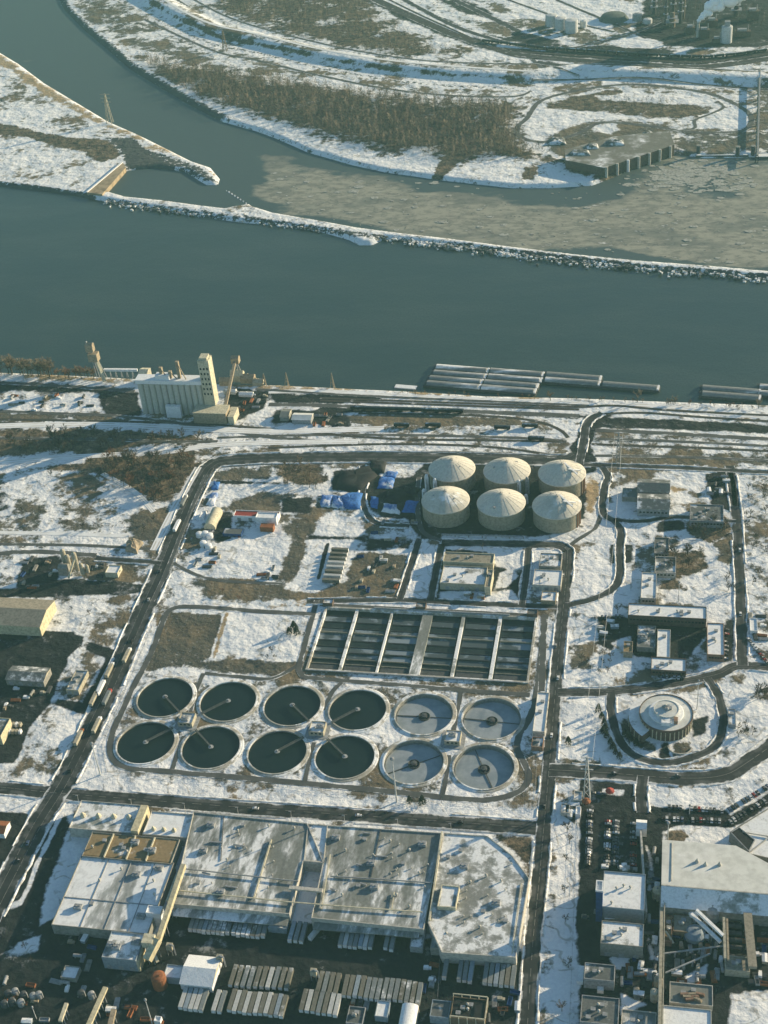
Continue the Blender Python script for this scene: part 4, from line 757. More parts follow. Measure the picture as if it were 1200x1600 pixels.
# ------------------------------------------------------------------ digesters
DG = [((706, 731), 'north row, nearest the blue tarpaulins'), ((792, 734), 'middle of the north row'), ((878, 738), 'north row, east end, with white pipes'), ((696, 780), 'south row, nearest the blue tarpaulins'), ((783, 784), 'middle of the south row'), ((870, 788), 'south row, east end')]
def dome_prof():
    return [(20.6*math.sin(a), 16+.4+8.0*(math.cos(a)-math.cos(1.15))/(1-math.cos(1.15))) for a in [0]] if False else [(0, 25.0), (2, 24.7), (6, 23.1), (10, 21.3), (14, 19.2), (17.5, 17.2), (20.2, 15.6), (20.9, 15.3), (20.9, 14.8), (20.3, 14.7)]
for i, ((px, py), wh) in enumerate(DG):
    g = G(px, py, 16); x, y = g.x, g.y
    t = thing('digester_tank', f'beige domed digester tank, {wh}', 'storage tank', (x, y, 0), 'domed digester tanks')
    obj('tank_wall', MB().lathe([(20.3, 0), (20.3, 15.2)], 56, (x, y)), 'tank_concrete', t, smooth=True)
    obj('dome', MB().lathe(dome_prof(), 64, (x, y)), 'dome_paint', t, smooth=True)
    b = MB()
    for q in range(20):
        a = 2*math.pi*(q+.5)/20
        pr = dome_prof()[2:7]
        for (r1, z1), (r2, z2) in zip(pr, pr[1:]): b.beam((x+r1*math.cos(a), y+r1*math.sin(a), z1+.1), (x+r2*math.cos(a), y+r2*math.sin(a), z2+.1), .10, .12)
    obj('dome_rib', b, 'dome_paint', t)
    obj('gas_cap', MB().box(x-1.6, x+1.6, y-1.2, y+1.2, 24, 25.4).bar((x, y, 25), (x, y, 26.6), .5), 'pale_concrete', t)
    for q in range(3):
        a = rnd.uniform(0, 6.28); r = rnd.uniform(6, 14); zz = 24.2-r*.32
        shared('hatch', 'hatch', lambda: MB().box(-1, 1, -.8, .8, -.4, .9), 'grey_paint', t, (x+r*math.cos(a), y+r*math.sin(a), zz-.4), a)
    if i in (2, 5):
        b = MB(); b.beam((x+2, y+2, 24.6), (x+14, y-9, 20.8), 1.6, .8).beam((x+6, y-6, 23.8), (x+16, y-2, 20), 1.2, .8); obj('gas_pipe', b, 'white_paint', t)
        b = MB()
        for a in (-.5, -.35, -.2): b.box(x+20.5*math.cos(a)-.4, x+20.5*math.cos(a)+.4, y+20.5*math.sin(a)-.4, y+20.5*math.sin(a)+.4, 0, 15)
        obj('buttress', b, 'rust', t)
for i, ((px, py), wh) in enumerate([((668, 768), 'west of the dome nearest the tarpaulins'), ((681, 773), 'between the two western domes, taller one'), ((663, 776), 'short one at the western tank corner'), ((811, 774), 'between the middle and eastern domes'), ((824, 771), 'beside the eastern domes, grey one'), ((822, 786), 'lowest one near the middle south dome')]):
    h = (18, 17, 8, 16, 17, 9)[i]; g = G(px, py); b = MB()
    t = thing('stair_tower', f'white vent tower, {wh}', 'tower', (g.x, g.y, 0), 'white towers between the digesters')
    obj('shaft', MB().lathe([(2.1, 0), (1.9, h*.8), (1.2, h), (0, h+.8)], 10, (g.x, g.y)), 'white_paint' if i != 4 else 'steel', t)
    obj('ladder', MB().box(g.x-.3, g.x+.3, g.y-2.4, g.y-2.1, 0, h*.8), 'grey_paint', t)
# pipes on trestles in front of the digesters
g0, g1 = G(690, 838), G(818, 842); b = MB(); b.beam((g0.x, g0.y, 2.4), (g1.x, g1.y, 2.4), 1.2, .6)
t = thing('pipe_bridge', 'long grey pipe bridge along the foot of the southern domes', 'pipe bridge', ((g0.x+g1.x)/2, g0.y, 0)); obj('pipe', b, 'steel', t)
for q in range(7): x = g0.x+(g1.x-g0.x)*q/6; obj('support', MB().box(x-.3, x+.3, g0.y+(g1.y-g0.y)*q/6-.5, g0.y+(g1.y-g0.y)*q/6+.5, 0, 2.1), 'concrete', t)

# ------------------------------------------------------------------ works buildings
building('sludge_house', 'long tan roofed building just south of the domes', (692, 876), (770, 881), (772, 865), 8, 'cream', 'tan_roof', nv=3, nd=4, nwr=2)
building('press_house', 'grey and snow roofed hall in front of the tan roofed building', (687, 911), (757, 913), (762, 886), 7, 'beige', 'half_snow_roof', nv=4, nd=3)
building('annex', 'narrow annex with a sunlit cream end wall south of the domes', (757, 916), (766, 918), (768, 890), 9, 'cream', 'tan_roof', nv=1)
building('boiler_house', 'dark roofed boiler house in the small eastern block', (842, 884), (876, 886), (876, 865), 7, 'concrete', 'dark_roof', nv=2)
building('workshop', 'pale flat roofed workshop beside the north to south road', (832, 913), (876, 916), (878, 891), 6, 'pale_concrete', 'dirty_snow_roof', nv=4, nd=3, seed=4)
building('shed', 'small ruined shed with snow on it below the pale workshop', (845, 938), (868, 939), (868, 924), 4, 'tan_stone', 'dirty_snow_roof', nv=1)
building('office', 'twin gabled grey hall north of the laboratories, rear half', (996, 768), (1046, 769), (1046, 750), 8, 'grey_paint', 'dark_roof', 'gable', rise=3)
building('office', 'twin gabled grey hall north of the laboratories, front half', (996, 795), (1046, 796), (1046, 773), 8, 'grey_paint', 'dark_roof', 'gable', rise=3, nw=8)
building('annex', 'low grey annex west of the twin gabled hall', (972, 776), (995, 777), (995, 763), 5, 'concrete', 'grey_roof', nv=2)
building('laboratory', 'blue grey flat roofed laboratory near the eastern road', (1078, 813), (1131, 815), (1131, 789), 7, 'grey_paint', 'dark_roof', nv=5, nw=10)
building('office', 'small dark roofed office west of the bare trees', (1022, 864), (1045, 865), (1045, 840), 5, 'concrete', 'dark_roof', nv=2, nw=4)
building('office', 'dark roofed office with snow at its edge under the trees', (1023, 894), (1056, 895), (1056, 870), 6, 'pale_concrete', 'dark_roof', nv=3, nw=5)
building('hall', 'square white roofed hall standing north of the long office', (1001, 934), (1025, 935), (1025, 895), 7, 'pale_concrete', 'snow_roof', nv=2, nw=4)
building('office', 'long snow roofed office block with dark front wall', (981, 962), (1104, 966), (1105, 948), 9, 'dark_brick', 'snow_roof', nv=7, nw=22, seed=8)
building('office', 'narrow snow roofed wing with brown wall by the eastern road', (1105, 1023), (1132, 1023), (1132, 974), 7, 'brick', 'snow_roof', nv=3, nw=5, nwr=8)
building('office', 'snow roofed low block nearest the round building', (1017, 1047), (1072, 1048), (1072, 1029), 6, 'dark_brick', 'snow_roof', nv=4, nw=10)
building('link_building', 'narrow white roofed link crossing the dark courtyard', (1026, 1026), (1047, 1027), (1051, 984), 6, 'pale_concrete', 'snow_roof', nv=1)
building('plant_room', 'grey roofed plant room west of the courtyard link', (995, 1010), (1024, 1012), (1026, 978), 5, 'concrete', 'dark_roof', nv=6, seed=5)
building('pump_house', 'small tan pump house with sunlit wall west of the courtyard', (974, 1018), (988, 1019), (988, 1002), 6, 'tan_stone', 'brown_roof', nv=1)
building('shed', 'small grey green hut east of the round building', (1138, 1131), (1150, 1133), (1150, 1108), 4, 'grey_paint', 'dirty_snow_roof', nv=1)
building('site_hut', 'low white hut with snow roof at the eastern boundary', (1172, 985), (1184, 986), (1186, 966), 3.5, 'white_paint', 'snow_roof')
building('gatehouse', 'pale narrow gatehouse beside the easternmost clarifier', (832, 1142), (851, 1144), (856, 1082), 5, 'pale_concrete', 'snow_roof', nv=2, nwr=4)
building('shed', 'grey shed at the corner below the pale gatehouse', (830, 1166), (848, 1168), (850, 1152), 4, 'brick', 'dark_roof', nv=1)
# west yard
building('store', 'white walled store with red edged roof in the north yard', (364, 806), (434, 808), (434, 799), 5.5, 'white_paint', 'red_paint', nd=4, nv=1)
building('store', 'white store with blue shaded front east of the red roof', (399, 808), (431, 810), (433, 801), 7.5, 'white_paint', 'snow_roof')
building('quonset_hut', 'cream half round hut near the western road', (319, 824), (336, 826), (342, 799), 1.5, 'cream', 'cream', 'vault', rise=5, along='y', cat='hut')
building('site_hut', 'small white hut beside the cream half round hut', (311, 808), (318, 808), (324, 798), 3, 'white_paint', 'snow_roof')
building('container', 'rust brown shipping container in front of the white store', (406, 823), (426, 825), (427, 818), 5, 'rust', 'rust', parapet=.1)
building('container', 'navy container with brown end by the snow yard', (348, 833), (376, 836), (378, 826), 3, 'navy', 'dark_roof', parapet=.1)
for i, (px, py) in enumerate([(312, 838), (321, 837), (328, 840), (318, 852), (326, 856)]):
    g = G(px, py); single('water_tank', MB().lathe([(0, 0), (3, 0), (3, 3.4), (2.2, 4.2), (0, 4.6)], 18), 'white_paint', f'small round white tank in the yard, {nth(i+1)} of the cluster below the cream hut', 'tank', (g.x, g.y, 0), 'small white tanks')
# tarpaulin heaps
def heap(poly_px, h, seed):
    """a low lumpy mound under a sheet"""
    P = GP(poly_px); cx = sum(p.x for p in P)/len(P); cy = sum(p.y for p in P)/len(P); r = random.Random(seed)
    q = []
    for a, b in zip(P, P[1:]+P[:1]):
        for t in (0, .25, .5, .75): q.append((a.x+(b.x-a.x)*t-cx+r.uniform(-.8, .8), a.y+(b.y-a.y)*t-cy+r.uniform(-.8, .8)))
    mb = MB(); n = len(q); rings = [(1, .05), (.93, .45), (.72, .85), (.45, .95), (.2, 1)]
    for s, hz in rings: mb.v += [(x*s, y*s, h*hz*r.uniform(.7, 1.15) if s < 1 else .02) for x, y in q]
    mb.v.append((0, 0, h))
    for k in range(len(rings)-1):
        for i in range(n): j = (i+1) % n; mb.f.append((k*n+i, k*n+j, (k+1)*n+j, (k+1)*n+i)); mb.m.append(0)
    for i in range(n): mb.f.append(((len(rings)-1)*n+i, (len(rings)-1)*n+(i+1) % n, len(rings)*n)); mb.m.append(0)
    return mb, (cx, cy, .05)
snowy('blue_snow', (0.045, 0.16, 0.46), .38, .1)
for i, (pl, h, m, lab) in enumerate([
  ([(538, 795), (562, 796), (566, 772), (545, 770), (530, 778)], 3, 'blue_tarp', 'bright blue tarpaulin heap at the bend of the yard drive'),
  ([(518, 793), (538, 795), (536, 776), (522, 774)], 2.5, 'blue_snow', 'snowy blue tarpaulin heap just west of the bright one'), ([(500, 792), (516, 793), (520, 774), (503, 774)], 2, 'blue_snow', 'blue and white sheeted heap, westernmost of the tarpaulin row'),
  ([(596, 800), (625, 804), (622, 790), (600, 786)], 2, 'blue_snow', 'long blue sheeted heap inside the drive loop, nearest the lane'), ([(628, 800), (648, 802), (654, 784), (634, 782)], 2.4, 'blue_tarp', 'blue sheeted heap beside the western digester wall'),
  ([(588, 764), (612, 764), (618, 748), (596, 744)], 2.4, 'blue_snow', 'snowy blue heap at the top of the drive loop'), ([(578, 792), (590, 796), (592, 778), (580, 776)], 2, 'blue_tarp', 'small blue heap at the inner curve of the drive'),
  ([(524, 764), (562, 768), (590, 744), (580, 728), (552, 736), (532, 738)], 4, 'black_stuff', 'large black sheeted mound north of the blue heaps'), ([(574, 738), (600, 740), (606, 722), (580, 720)], 3.5, 'black_stuff', 'black mound at the drive entrance'),
  ([(600, 784), (622, 788), (640, 770), (618, 762), (606, 770)], 3.5, 'black_stuff', 'black sheeted mound inside the drive loop'), ([(618, 798), (630, 800), (634, 786), (622, 784)], 2.5, 'black_stuff', 'small black mound between two blue heaps'), ([(628, 772), (652, 778), (656, 764), (634, 760)], 3, 'black_stuff', 'black mound close to the western digesters'),
  ([(330, 765), (340, 766), (345, 754), (335, 752)], 1.6, 'blue_tarp', 'small blue sheet by the inner fence, northernmost'), ([(322, 790), (334, 790), (342, 770), (330, 770)], 1.6, 'blue_snow', 'snow dusted blue sheet by the inner fence'), ([(600, 746), (618, 748), (622, 738), (606, 736)], 1.6, 'blue_snow', 'pale blue sheet near the black mound')]):
    mb, c = heap(pl, h, i); single('tarpaulin_heap', mb, m, lab, 'tarpaulin', c, 'sheeted heaps in the works yard', smooth=True)
mb, c = heap([(196, 862), (214, 866), (224, 848), (208, 844), (198, 850)], 5, 40); single('rubble_heap', mb, 'tan_stone', 'sunlit tan heap of rubble beside the western road', 'heap', c)

# ------------------------------------------------------------------ round building
g = G(1041, 1113, 11); x, y, R = g.x, g.y, 18.8
t = thing('round_building', 'round two tier office with pale roof and ribbed wall', 'building', (x, y, 0))
obj('wall', MB().lathe([(R-1.2, 0), (R-1.2, 9.2), (R, 9.2), (R, 11), (R-.6, 11), (R-.6, 10.5)], 64, (x, y)), 'dark_brick', t)
obj('roof', MB().lathe([(R-.58, 10.45), (8.4, 10.9), (8.35, 10.9)], 64, (x, y)), 'pale_roof', t)
for q in range(36):
    a = 2*math.pi*q/36; shared('pilaster', 'pil', lambda: MB().box(-.3, .3, -.25, .25, 0, 9.1), 'cream', t, (x+(R-.85)*math.cos(a), y+(R-.85)*math.sin(a), 0), a)
dr = obj('drum', MB().lathe([(8.3, 10.2), (8.3, 14.2), (8.8, 14.2), (8.8, 14.8), (8.2, 14.8), (8.2, 14.5), (0, 14.9)], 48, (x, y)), 'pale_roof', t)
obj('roof_ring', MB().lathe([(12.2, 10.5), (12.2, 11.7), (11.6, 11.9), (8.6, 12.2), (8.35, 12.2)], 56, (x, y)), 'snow_roof', t); obj('penthouse', MB().box(x-3.2, x+2.6, y-13.5, y-8.6, 10.5, 14), 'dirty_snow_roof', t)
obj('stair_tower', MB().box(x+5.5, x+8, y-11, y-6.5, 10.5, 13.6), 'brick', t)
vents(t, x-6, x+6, y-5, y+5, 14.7, 6, 3, ('box', 'pipe'))
an = MB(); A0, A1, n = math.radians(128), math.radians(232), 20
pts = [(x+26*math.cos(A0+(A1-A0)*i/n), y+26*math.sin(A0+(A1-A0)*i/n)) for i in range(n+1)]+[(x+(R-.9)*math.cos(A1-(A1-A0)*i/n), y+(R-.9)*math.sin(A1-(A1-A0)*i/n)) for i in range(n+1)]
obj('annex', an.prism(pts, 0, 6.5, 0, 1), ['dark_brick', 'snow_roof'], t)
for q in range(9):
    a = A0+(A1-A0)*(q+.5)/9; shared('pilaster', 'pil2', lambda: MB().box(-.2, .2, -.25, .25, 0, 5.8), 'cream', t, (x+26.1*math.cos(a), y+26.1*math.sin(a), 0), a)
g = G(1062, 1168); pts = []
for i in range(17): a = math.pi+math.pi*i/16; pts.append((g.x+8*math.cos(a), g.y+7*math.sin(a)))
b = MB()
for p, q in zip(pts, pts[1:]): b.beam((*p, .6), (*q, .6), .5, 1.2)
single('garden_wall', b, 'pale_concrete', 'low curved garden wall in front of the round building', 'wall', (0, 0, 0))

# ------------------------------------------------------------------ grain elevator
g = G(337, 634, 12); tx1, ty0 = g.x, g.y; tx0 = tx1-10.8; ty1 = ty0+12
t = thing('grain_elevator', 'tall grain elevator with rows of white silos on the river bank', 'grain elevator', (tx0-30, ty0+10, 0))
tower = obj('headhouse_tower', MB().box(tx0, tx1, ty0, ty1, 12, 62).box(tx0+1.5, tx1-1.5, ty0+1.5, ty1-1.5, 62, 64.5), 'cream', t)
for lv in range(6):
    for s in range(3): shared('window', ('w', 1.6, 2.4, 'x', 'glass'), win_mb(1.6, 2.4, 'x'), 'glass', tower, (tx0+2+3.3*s, ty0-.03, 24+5.6*lv))
sil = G(214, 596, 34); sx0 = sil.x+1; nS = 11; dx = (tx0-1-sx0)/nS
for j in range(2):
    for i in range(nS):
        shared('silo', 'silo', lambda: MB().lathe([(dx/2*1.0, 0), (dx/2*1.0, 34), (0, 34.3)], 20), 'silo_paint', t, (sx0+dx*(i+.5), ty0+4+j*dx*1.02, 0), smooth=False)
obj('gallery', MB().box(sx0-1, tx0-.1, ty0+1, ty0+dx*2+1, 34.4, 38.5).box(sx0+20, sx0+34, ty0+3, ty0+dx*2-2, 38.5, 43), 'snow_top', t)
obj('lean_to', MB().box(sx0+dx*4.6, sx0+dx*7.1, ty0-5, ty0-1, 0, 13), 'white_paint', t)
for i, h in enumerate((50, 46, 57)): obj('leg_head', MB().box(sx0+24+i*9, sx0+27+i*9, ty0+6, ty0+9, 43 if i == 0 else 38.5, h).beam((sx0+25+i*9, ty0+7, h), (sx0+33+i*9, ty0+4, 39), .8, .8), 'tan_stone', t)
A, B, C = (301, 645), (352, 647), (356, 633)
bx = rect(A, B, C, 12); obj('base_building', MB().box(bx[0], bx[1], bx[2], bx[3], 0, 11.9), 'tan_stone', t); obj('base_roof', MB().box(bx[0]-.3, bx[1]+.3, bx[2]-.3, bx[3]+.3, 11.9, 12.3), 'cream', t)
g = G(372, 634, 10); obj('truck_shed', MB().box(bx[1]+.35, g.x, bx[3]-5, bx[3]+2, 0, 9).box(g.x-6, g.x, bx[3]-16, bx[3]-5.02, 0, 8.8), 'cream', t)
# loading spout and equipment heap on the bank
g = G(366, 600); t = thing('loading_conveyor', 'rusty leaning barge loading conveyor beside the elevator tower', 'conveyor', (g.x, g.y, 0))
obj('boom', MB().beam((tx1+6, ty0+6, 3), (g.x+1, g.y+12, 21), 2.6, 2.4), 'tan_stone', t); b = MB()
for s in (-5, 5): b.bar((g.x+s, g.y+8, 0), (g.x+1, g.y+11, 20), .6, 0, 6); b.bar((g.x+s, g.y+18, -3), (g.x+1, g.y+13, 20), .6, 0, 6)
obj('frame', b, 'steel', t); obj('drive_house', MB().box(g.x-3, g.x+5, g.y+9, g.y+16, 18, 24).gable(g.x-3, g.x+5, g.y+9, g.y+16, 24, 26), 'tan_stone', t)
for i, (px, py, w, d, h) in enumerate([(352, 600, 10, 8, 8), (372, 594, 13, 8, 12), (388, 596, 14, 9, 9), (404, 600, 10, 8, 6), (360, 614, 12, 6, 5), (385, 618, 14, 6, 4)]):
    g = G(px, py); b = MB().box(-w/2, w/2, -d/2, d/2, 0, h*.6, 0); b.gable(-w/2, w/2, -d/2, d/2, h*.6, h, 0, 'x', .3); b.beam((0, 0, h), (w*.7, 0, h*.3), 1, 1)
    single('loading_shed', b, ('tan_stone', 'cream', 'tan_stone', 'beige', 'dirty_snow_roof', 'dirty_snow_roof')[i], f'sunlit tan loading shed on the bank, {nth(i+1)} east of the elevator tower', 'shed', (g.x, g.y, 0), 'loading sheds on the river bank')
g = G(160, 592); x, y = g.x, g.y; t = thing('marine_leg', 'tall pale unloading tower with a sloping leg on the river bank', 'crane', (x, y, 0)); b = MB()
for s in (-4, 4):
    for q in (-3, 3): b.bar((x+s, y+q, 0), (x+s*.5-4, y+q*.5, 26), .5)
obj('tower_frame', b, 'steel', t); obj('machine_house', MB().box(x-9, x+1, y-4, y+4, 22, 31).box(x-10, x-2, y-3, y+3, 33, 41).gable(x-10, x-2, y-3, y+3, 41, 43), 'tan_stone', t)
obj('elevator_leg', MB().beam((x-2, y, 24), (x+5, y-6, 1), 3, 3), 'cream', t); obj('jib', MB().beam((x-5, y, 31), (x-9, y, 44), 1.5, 1.5), 'steel', t)
t = thing('conveyor_gallery', 'white conveyor gallery running along the bank towards the elevator', 'conveyor', (x+30, y, 0)); e = G(217, 590); obj('gallery', MB().beam((x+4, y, 11), (e.x, e.y, 9), 2.6, 2.4), 'white_paint', t); b = MB()
for q in range(1, 6): f = q/6; b.bar((x+4+(e.x-x-4)*f, y+(e.y-y)*f-2, 0), (x+4+(e.x-x-4)*f, y+(e.y-y)*f, 10), .35); b.bar((x+4+(e.x-x-4)*f, y+(e.y-y)*f+2, 0), (x+4+(e.x-x-4)*f, y+(e.y-y)*f, 10), .35)
obj('trestle', b, 'steel', t)
building('hopper_house', 'beige hopper house at the end of the bank conveyor', (216, 586), (228, 587), (229, 575), 12, 'beige', 'cream', 'gable', rise=3)
building('shed', 'long grey shed with a sunlit gable east of the elevator', (437, 652), (450, 652), (454, 639), 4.5, 'concrete', 'grey_roof', 'gable', rise=2, end='cream')
building('shed', 'grey shed with pale roof edge among parked equipment', (456, 655), (485, 657), (489, 646), 5, 'grey_paint', 'pale_roof', 'gable', rise=2, end='cream')
for i, (px, py, h) in enumerate([(414, 602, 14), (449, 602, 15), (520, 604, 16)]):
    g = G(px, py); b = MB()
    for a, c in ((-2.6, -1.5), (2.6, -1.5), (0, 2.5)): b.bar((a, c, -3), (0, 0, h), .42, 0, 5, .3)
    for f in (.3, .55, .75):
        P = [(a*(1-f), c*(1-f), h*f) for a, c in ((-2.6, -1.5), (2.6, -1.5), (0, 2.5))]
        for p, q in zip(P, P[1:]+P[:1]): b.bar(p, q, .2, 0, 4)
    single('mooring_tripod', b, 'tan_stone', f'steel tripod at the water edge, {nth(i+1)} east of the grain elevator', 'mast', (g.x, g.y, 0), 'tripods on the river bank')

# ------------------------------------------------------------------ barges
def barge_root(label, loc, rz):
    t = thing('barge', label, 'barge', loc, 'barges moored along the river bank', rz); return t
def barge_mesh():
    L, W = 58, 10.4; h = MB(); P = [(-L/2, -W/2), (L/2-1, -W/2), (L/2, -W/2+1), (L/2, W/2-1), (L/2-1, W/2), (-L/2, W/2)]
    h.prism(P, -1, 2.2, 0)
    c = MB(); c.vault(-L/2+3, L/2-3, -W/2+.9, W/2-.9, 2.2, 2.3, 'x', 8, 0); 
    for q in range(18): xx = -L/2+4.5+q*2.9; c.box(xx, xx+.25, -W/2+.9, W/2-.9, 2.2, 3.0)
    f = MB().box(L/2-2.6, L/2-.6, -W/2+1, W/2-1, 2.2, 3.3)
    return h, c, f
hb, cb, fb = barge_mesh(); snowy('barge_cover', (.20, .21, .21), .30, .05, (.3, 2)); proto = None
BG = [((721, 575), (682, 571), (761, 579), 1, 1), ((717, 584), 0, 0, 1, 2), ((711, 592.5), 0, 0, 1, 3), ((707, 600.5), 0, 0, 1, 4), ((806, 581), 0, 0, 2, 1), ((803, 590), 0, 0, 2, 2), ((797, 599), 0, 0, 2, 3), ((793, 607), 0, 0, 2, 4), ((895, 587), 0, 0, 3, 1), ((893, 595), 0, 0, 3, 2), ((984, 602), 0, 0, 4, 1), ((1141, 608), 0, 0, 5, 1), ((1141, 617), 0, 0, 5, 2), ((1231, 606), 0, 0, 6, 1), ((1231, 616), 0, 0, 6, 2)]
a = G(690, 573, -1); b = G(925, 591, -1); brz = math.atan2(b.y-a.y, b.x-a.x)
for (c, _, _, gi, ri) in BG:
    g = G(*c, -1); tier = {1: 'western tier', 2: 'second tier', 3: 'third tier', 4: 'lone berth', 5: 'berth by the eastern trees', 6: 'easternmost berth'}[gi]
    lab = f'covered grey barge, {tier}, {nth(ri)} from midstream' if gi != 4 else 'single dark covered barge moored between the tiers'
    if proto is None:
        t = barge_root(lab, (0, 0, 0), 0); obj('hull', hb, 'dark_metal', t); obj('hatch_cover', cb, 'barge_cover', t); obj('bow_deck', fb, 'white_paint', t); proto = t
    else: t = dup(proto); t['label'] = lab
    t.location = (g.x, g.y, WATER_Z); t.rotation_euler.z = brz
g = G(634, 604, -3); t = thing('pontoon', 'low flat pontoon west of the barge tiers', 'pontoon', (g.x, g.y, WATER_Z), None, brz)
obj('deck', MB().box(-11, 11, -3, 3, -.6, 1), 'snow_top', t).location = (0, 0, 0); o = t.children[0]; o.data.transform(Matrix.Translation((g.x, g.y, WATER_Z)))
# ------------------------------------------------------------------ the big factory
H_ = 10.0
def poly_roof(root, name, px, h, mat, wallmat, par=.8, wname='wall', h0=0.0, t=.5):
    P = [tuple(q) for q in GP(px, h)]
    A = sum(P[i][0]*P[(i+1) % len(P)][1]-P[(i+1) % len(P)][0]*P[i][1] for i in range(len(P)))
    if A < 0: P = P[::-1]
    mb = MB(); n = len(P); I = []
    for i in range(n):
        a, b, c = Vector(P[i-1]), Vector(P[i]), Vector(P[(i+1) % n]); d1 = (b-a).normalized(); d2 = (c-b).normalized(); n1 = Vector((-d1.y, d1.x)); n2 = Vector((-d2.y, d2.x)); m = (n1+n2)
        I.append(tuple(b+m*(t/max(.4, 1+n1.dot(n2)))))
    for i in range(n):
        j = (i+1) % n; a, b, c, d = P[i], P[j], I[j], I[i]
        mb.face([(*a, h0), (*b, h0), (*b, h), (*a, h)]); mb.face([(*a, h), (*b, h), (*c, h), (*d, h)]); mb.face([(*d, h), (*c, h), (*c, h-par-.2), (*d, h-par-.2)])
    obj(wname, mb, wallmat, root); mr = MB(); mr.prism(I, h-par-.3, h-par); obj(name, mr, mat, root)
    return P
F = thing('factory', 'huge factory with grey snow streaked flat roof beside the long road', 'factory', (*G(560, 1380, 0).xy, 0))
poly_roof(F, 'roof', [(268, 1412), (452, 1428), (474, 1345), (506, 1348), (486, 1432), (504, 1290), (302, 1268)][:4]+[(480, 1286), (302, 1268)], H_, 'grey_roof', 'pale_concrete')
poly_roof(F, 'roof', [(486, 1434), (662, 1452), (690, 1301), (511, 1289), (505, 1345)], H_, 'grey_roof', 'pale_concrete')
poly_roof(F, 'roof', [(690, 1488), (806, 1496), (827, 1372), (800, 1336), (762, 1306), (693, 1301), (668, 1440)], H_, 'half_snow_roof', 'pale_concrete')
poly_roof(F, 'bridge_roof', [(474.5, 1344), (506, 1347), (512, 1289.3), (481, 1286.5)], H_-.3, 'half_snow_roof', 'pale_concrete')
def pline(name, pts, w, h, z, mat, parent):
    q = [G(px, py, z) for px, py in pts]; b = MB()
    for a, c in zip(q, q[1:]): b.beam((a.x, a.y, z), (c.x, c.y, z), w, h)
    return obj(name, b, mat, parent)
pline('fire_wall', [(690.5, 1300), (671, 1438)], 1.1, 1.5, 10.4, 'cream', F); pline('roof_walkway', [(424, 1312), (397, 1402)], .9, 1.0, 10.2, 'cream', F)
pline('roof_pipe', [(285, 1357), (375, 1367), (466, 1377)], .6, .7, 10.6, 'grey_paint', F); pline('roof_pipe', [(275, 1391), (450, 1409), (560, 1418), (660, 1425)], .7, .6, 10.6, 'cream', F)
pline('roof_pipe', [(516, 1369), (600, 1374), (680, 1380)], .5, .8, 10.0, 'grey_paint', F); pline('roof_joint', [(350, 1273), (345, 1345)], .4, .4, 9.6, 'dark_metal', F); pline('roof_joint', [(595, 1295), (580, 1370)], .4, .4, 9.6, 'dark_metal', F)
pline('pipe_bridge', [(452, 1387), (504, 1392)], 2.6, 1.4, 11.2, 'pale_concrete', F); pline('roof_pipe', [(616, 1394), (612, 1420)], .6, .6, 10.2, 'cream', F); pline('roof_walkway', [(516, 1335), (502, 1420)], .8, .6, 10.2, 'cream', F)
poly_roof(F, 'raised_roof', [(683, 1416), (712, 1418), (718, 1385), (690, 1382)], 12.5, 'grey_roof', 'cream', h0=9)
pline('roof_joint', [(815, 1380), (800, 1490)], .5, .5, 9.8, 'cream', F)
for q, (px, py) in enumerate([(330, 1290), (380, 1290), (420, 1292), (460, 1296), (525, 1310), (570, 1312), (610, 1316), (640, 1330), (580, 1350), (630, 1350), (655, 1366), (535, 1400), (585, 1387), (560, 1385), (620, 1400), (640, 1418), (345, 1395), (310, 1380), (372, 1300), (355, 1345), (318, 1330), (720, 1330), (735, 1380), (760, 1370), (775, 1412), (755, 1425), (783, 1378), (705, 1410), (725, 1355), (790, 1440), (750, 1450), (540, 1330), (660, 1320), (700, 1340)]):
    g = G(px, py, 9.2); k_ = q % 4
    if k_ == 0: shared('air_handler', 'vg', vent_big, 'steel', F, g)
    elif k_ == 1: shared('roof_vent', 'vb', vent_box, 'grey_paint', F, g)
    else: shared('roof_vent', 'vp', vent_pipe, 'pale_concrete', F, g)
for i in range(54):
    r_ = random.Random(500+i); px = r_.choice([r_.uniform(308, 450), r_.uniform(515, 670), r_.uniform(700, 800)]); py = r_.uniform(1300, 1400) if px < 690 else r_.uniform(1345, 1470); g = G(px, py, 9.2)
    shared('roof_vent', 'vs', lambda: MB().lathe([(0, 0), (.3, 0), (.3, .9), (.6, 1.0), (.5, 1.4), (0, 1.5)], 8), 'pale_concrete', F, g)
for i in range(9): r_ = random.Random(700+i); px, py = r_.uniform(310, 640), r_.uniform(1300, 1400); pline('roof_duct', [(px, py), (px+r_.uniform(8, 22), py+r_.uniform(0, 4))], .8, .8, 9.9, 'steel', F)
# dock canopy along the yard
pline('dock_canopy', [(272, 1424), (360, 1432), (450, 1440)], 7, .6, 6.2, 'grey_roof', F); pline('dock_canopy', [(490, 1446), (570, 1452), (655, 1459)], 6, .6, 6.2, 'grey_roof', F)
g = G(459, 1432); building('dock_lobby', 'small blue grey lobby between two rows of docked trailers', (418, 1449), (447, 1451), (447, 1438), 5, 'trailer_blue', 'snow_roof')
building('dock_annex', 'grey dock annex with a sunlit wall below the factory fire wall', (672, 1481), (688, 1482), (695, 1442), 7, 'concrete', 'grey_roof', nv=1)
building('dock_annex', 'narrow pale dock annex with pipes next to the snowy roof', (690, 1480), (698, 1480), (706, 1432), 8, 'cream', 'half_snow_roof', nv=3)
building('dock_shelter', 'dark dock shelter between the trailers and the fire wall', (640, 1480), (660, 1481), (664, 1448), 5, 'grey_paint', 'dark_roof')
